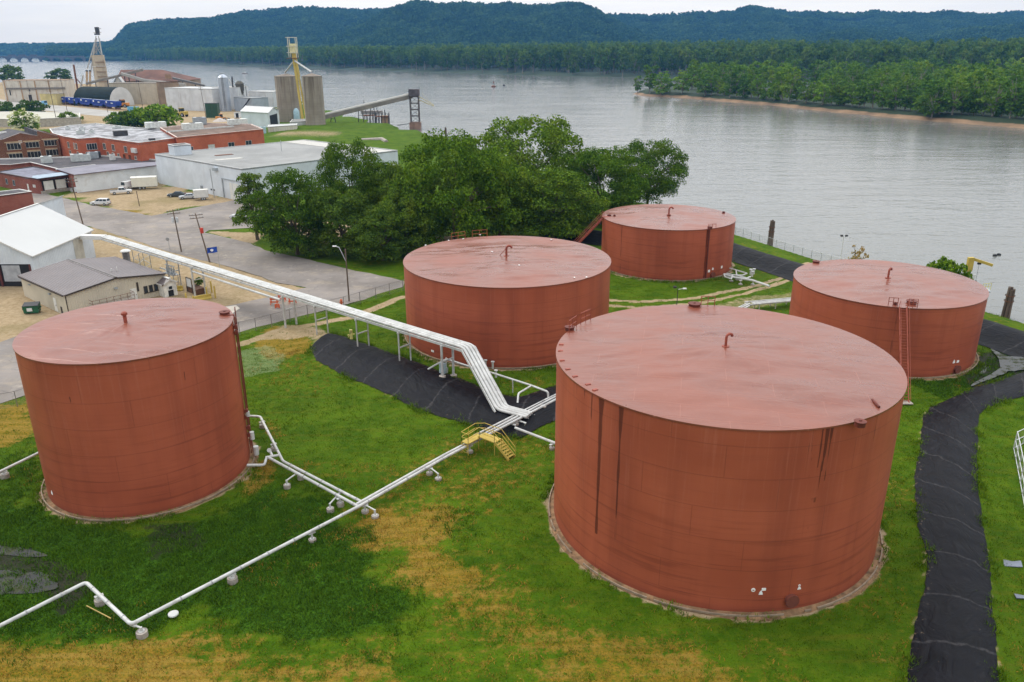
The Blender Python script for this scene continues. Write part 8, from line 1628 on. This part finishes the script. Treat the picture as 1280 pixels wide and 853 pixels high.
# ------------------------------------------------------------------ light, air, sky
SUN_AZ, SUN_EL = R(-58), R(44)                       # azimuth from +y towards +x: a veiled sun, high and to the left
sdir = Vector((math.sin(SUN_AZ)*math.cos(SUN_EL), math.cos(SUN_AZ)*math.cos(SUN_EL), math.sin(SUN_EL)))
sl = D.lights.new('sun', 'SUN'); sl.energy = 1.5; sl.angle = R(18); sl.color = (1., .96, .9); so = D.objects.new('sun', sl); COL.objects.link(so)
so.rotation_euler = (-sdir).to_track_quat('-Z', 'Y').to_euler()
w = D.worlds.new('World'); SC.world = w; w.use_nodes = True; t = w.node_tree; t.nodes.clear(); N = NT(t)
out = N.n('ShaderNodeOutputWorld'); bg1 = N.n('ShaderNodeBackground'); bg2 = N.n('ShaderNodeBackground'); ad = N.n('ShaderNodeMixShader')
sky = N.n('ShaderNodeTexSky'); sky.sky_type = 'NISHITA'; sky.sun_disc = False; sky.sun_elevation = SUN_EL; sky.sun_rotation = SUN_AZ; sky.air_density = 1.; sky.dust_density = 2.
t.links.new(sky.outputs[0], bg1.inputs[0]); bg1.inputs[1].default_value = .07
gen = N.n('ShaderNodeTexCoord').outputs['Generated']; x, y, z = N.sep(gen); zz = N.math('ADD', N.math('MAXIMUM', z, 0.), .09)
cb = N.n('ShaderNodeCombineXYZ'); N.put(cb.inputs[0], N.math('DIVIDE', x, zz)); N.put(cb.inputs[1], N.math('DIVIDE', y, zz))
n1 = N.noise(cb.outputs[0], .55, 5., .55, .4); n2 = N.noise(cb.outputs[0], 1.7, 4.)
cf = N.ramp(N.math('ADD', N.math('MULTIPLY', n1, .7), N.math('MULTIPLY', n2, .3)), .34, .66)
cl = N.mix(cf, (.60, .64, .70), (.84, .83, .80))
hz = N.math('SUBTRACT', 1., N.ramp(z, 0., .22)); cl = N.mix(N.math('MULTIPLY', hz, .7), cl, (1.02, .92, .8))
cie = N.math('ADD', 1., N.math('MULTIPLY', N.math('MAXIMUM', z, 0.), 2.1)); cq = N.n('ShaderNodeVectorMath', operation='SCALE'); t.links.new(cl, cq.inputs[0]); t.links.new(cie, cq.inputs['Scale']); cl = cq.outputs[0]     # an overcast sky is about three times brighter overhead than at the horizon
dt = N.n('ShaderNodeVectorMath', operation='DOT_PRODUCT'); t.links.new(gen, dt.inputs[0]); dt.inputs[1].default_value = Vector((.12, .9, .42)).normalized()   # brighter patch added to the sky, out of view, to lighten the river
gl = N.ramp(dt.outputs['Value'], .3, 1.); cl = N.mix(1., cl, N.mix(gl, (.94, .95, .97), (1.5, 1.47, 1.42)), 'MULTIPLY')
t.links.new(cl, bg2.inputs[0]); bg2.inputs[1].default_value = 1.0
ad.inputs[0].default_value = .9; t.links.new(bg1.outputs[0], ad.inputs[1]); t.links.new(bg2.outputs[0], ad.inputs[2]); t.links.new(ad.outputs[0], out.inputs[0])
# river air
mb = MB(); mb.box((0, 2450, 152), (14000, 5700, 330)); hm = D.materials.new('river_air'); hm.use_nodes = True; t = hm.node_tree; t.nodes.clear(); N = NT(t); o_ = N.n('ShaderNodeOutputMaterial'); pv = N.n('ShaderNodeVolumePrincipled'); pv.inputs['Color'].default_value = (.14, .44, .9, 1); pv.inputs['Density'].default_value = 0.75e-4; pv.inputs['Anisotropy'].default_value = .2; t.links.new(pv.outputs[0], o_.inputs['Volume'])
hz_ = mb.build('haze', hm); tag(hz_, 'thin blue river haze', kind='stuff')
V = SC.view_settings; V.view_transform = 'Standard'; V.look = 'None'; V.gamma = 1; V.exposure = 0.0; V.use_curve_mapping = False
C = SC.cycles; C.use_denoising = True; C.max_bounces = 6; C.diffuse_bounces = 3; C.glossy_bounces = 3; C.transparent_max_bounces = 8; C.volume_bounces = 0; C.transmission_bounces = 3
try: C.denoiser = 'OPENIMAGEDENOISE'
except Exception: pass
C.use_adaptive_sampling = True; C.adaptive_threshold = .01
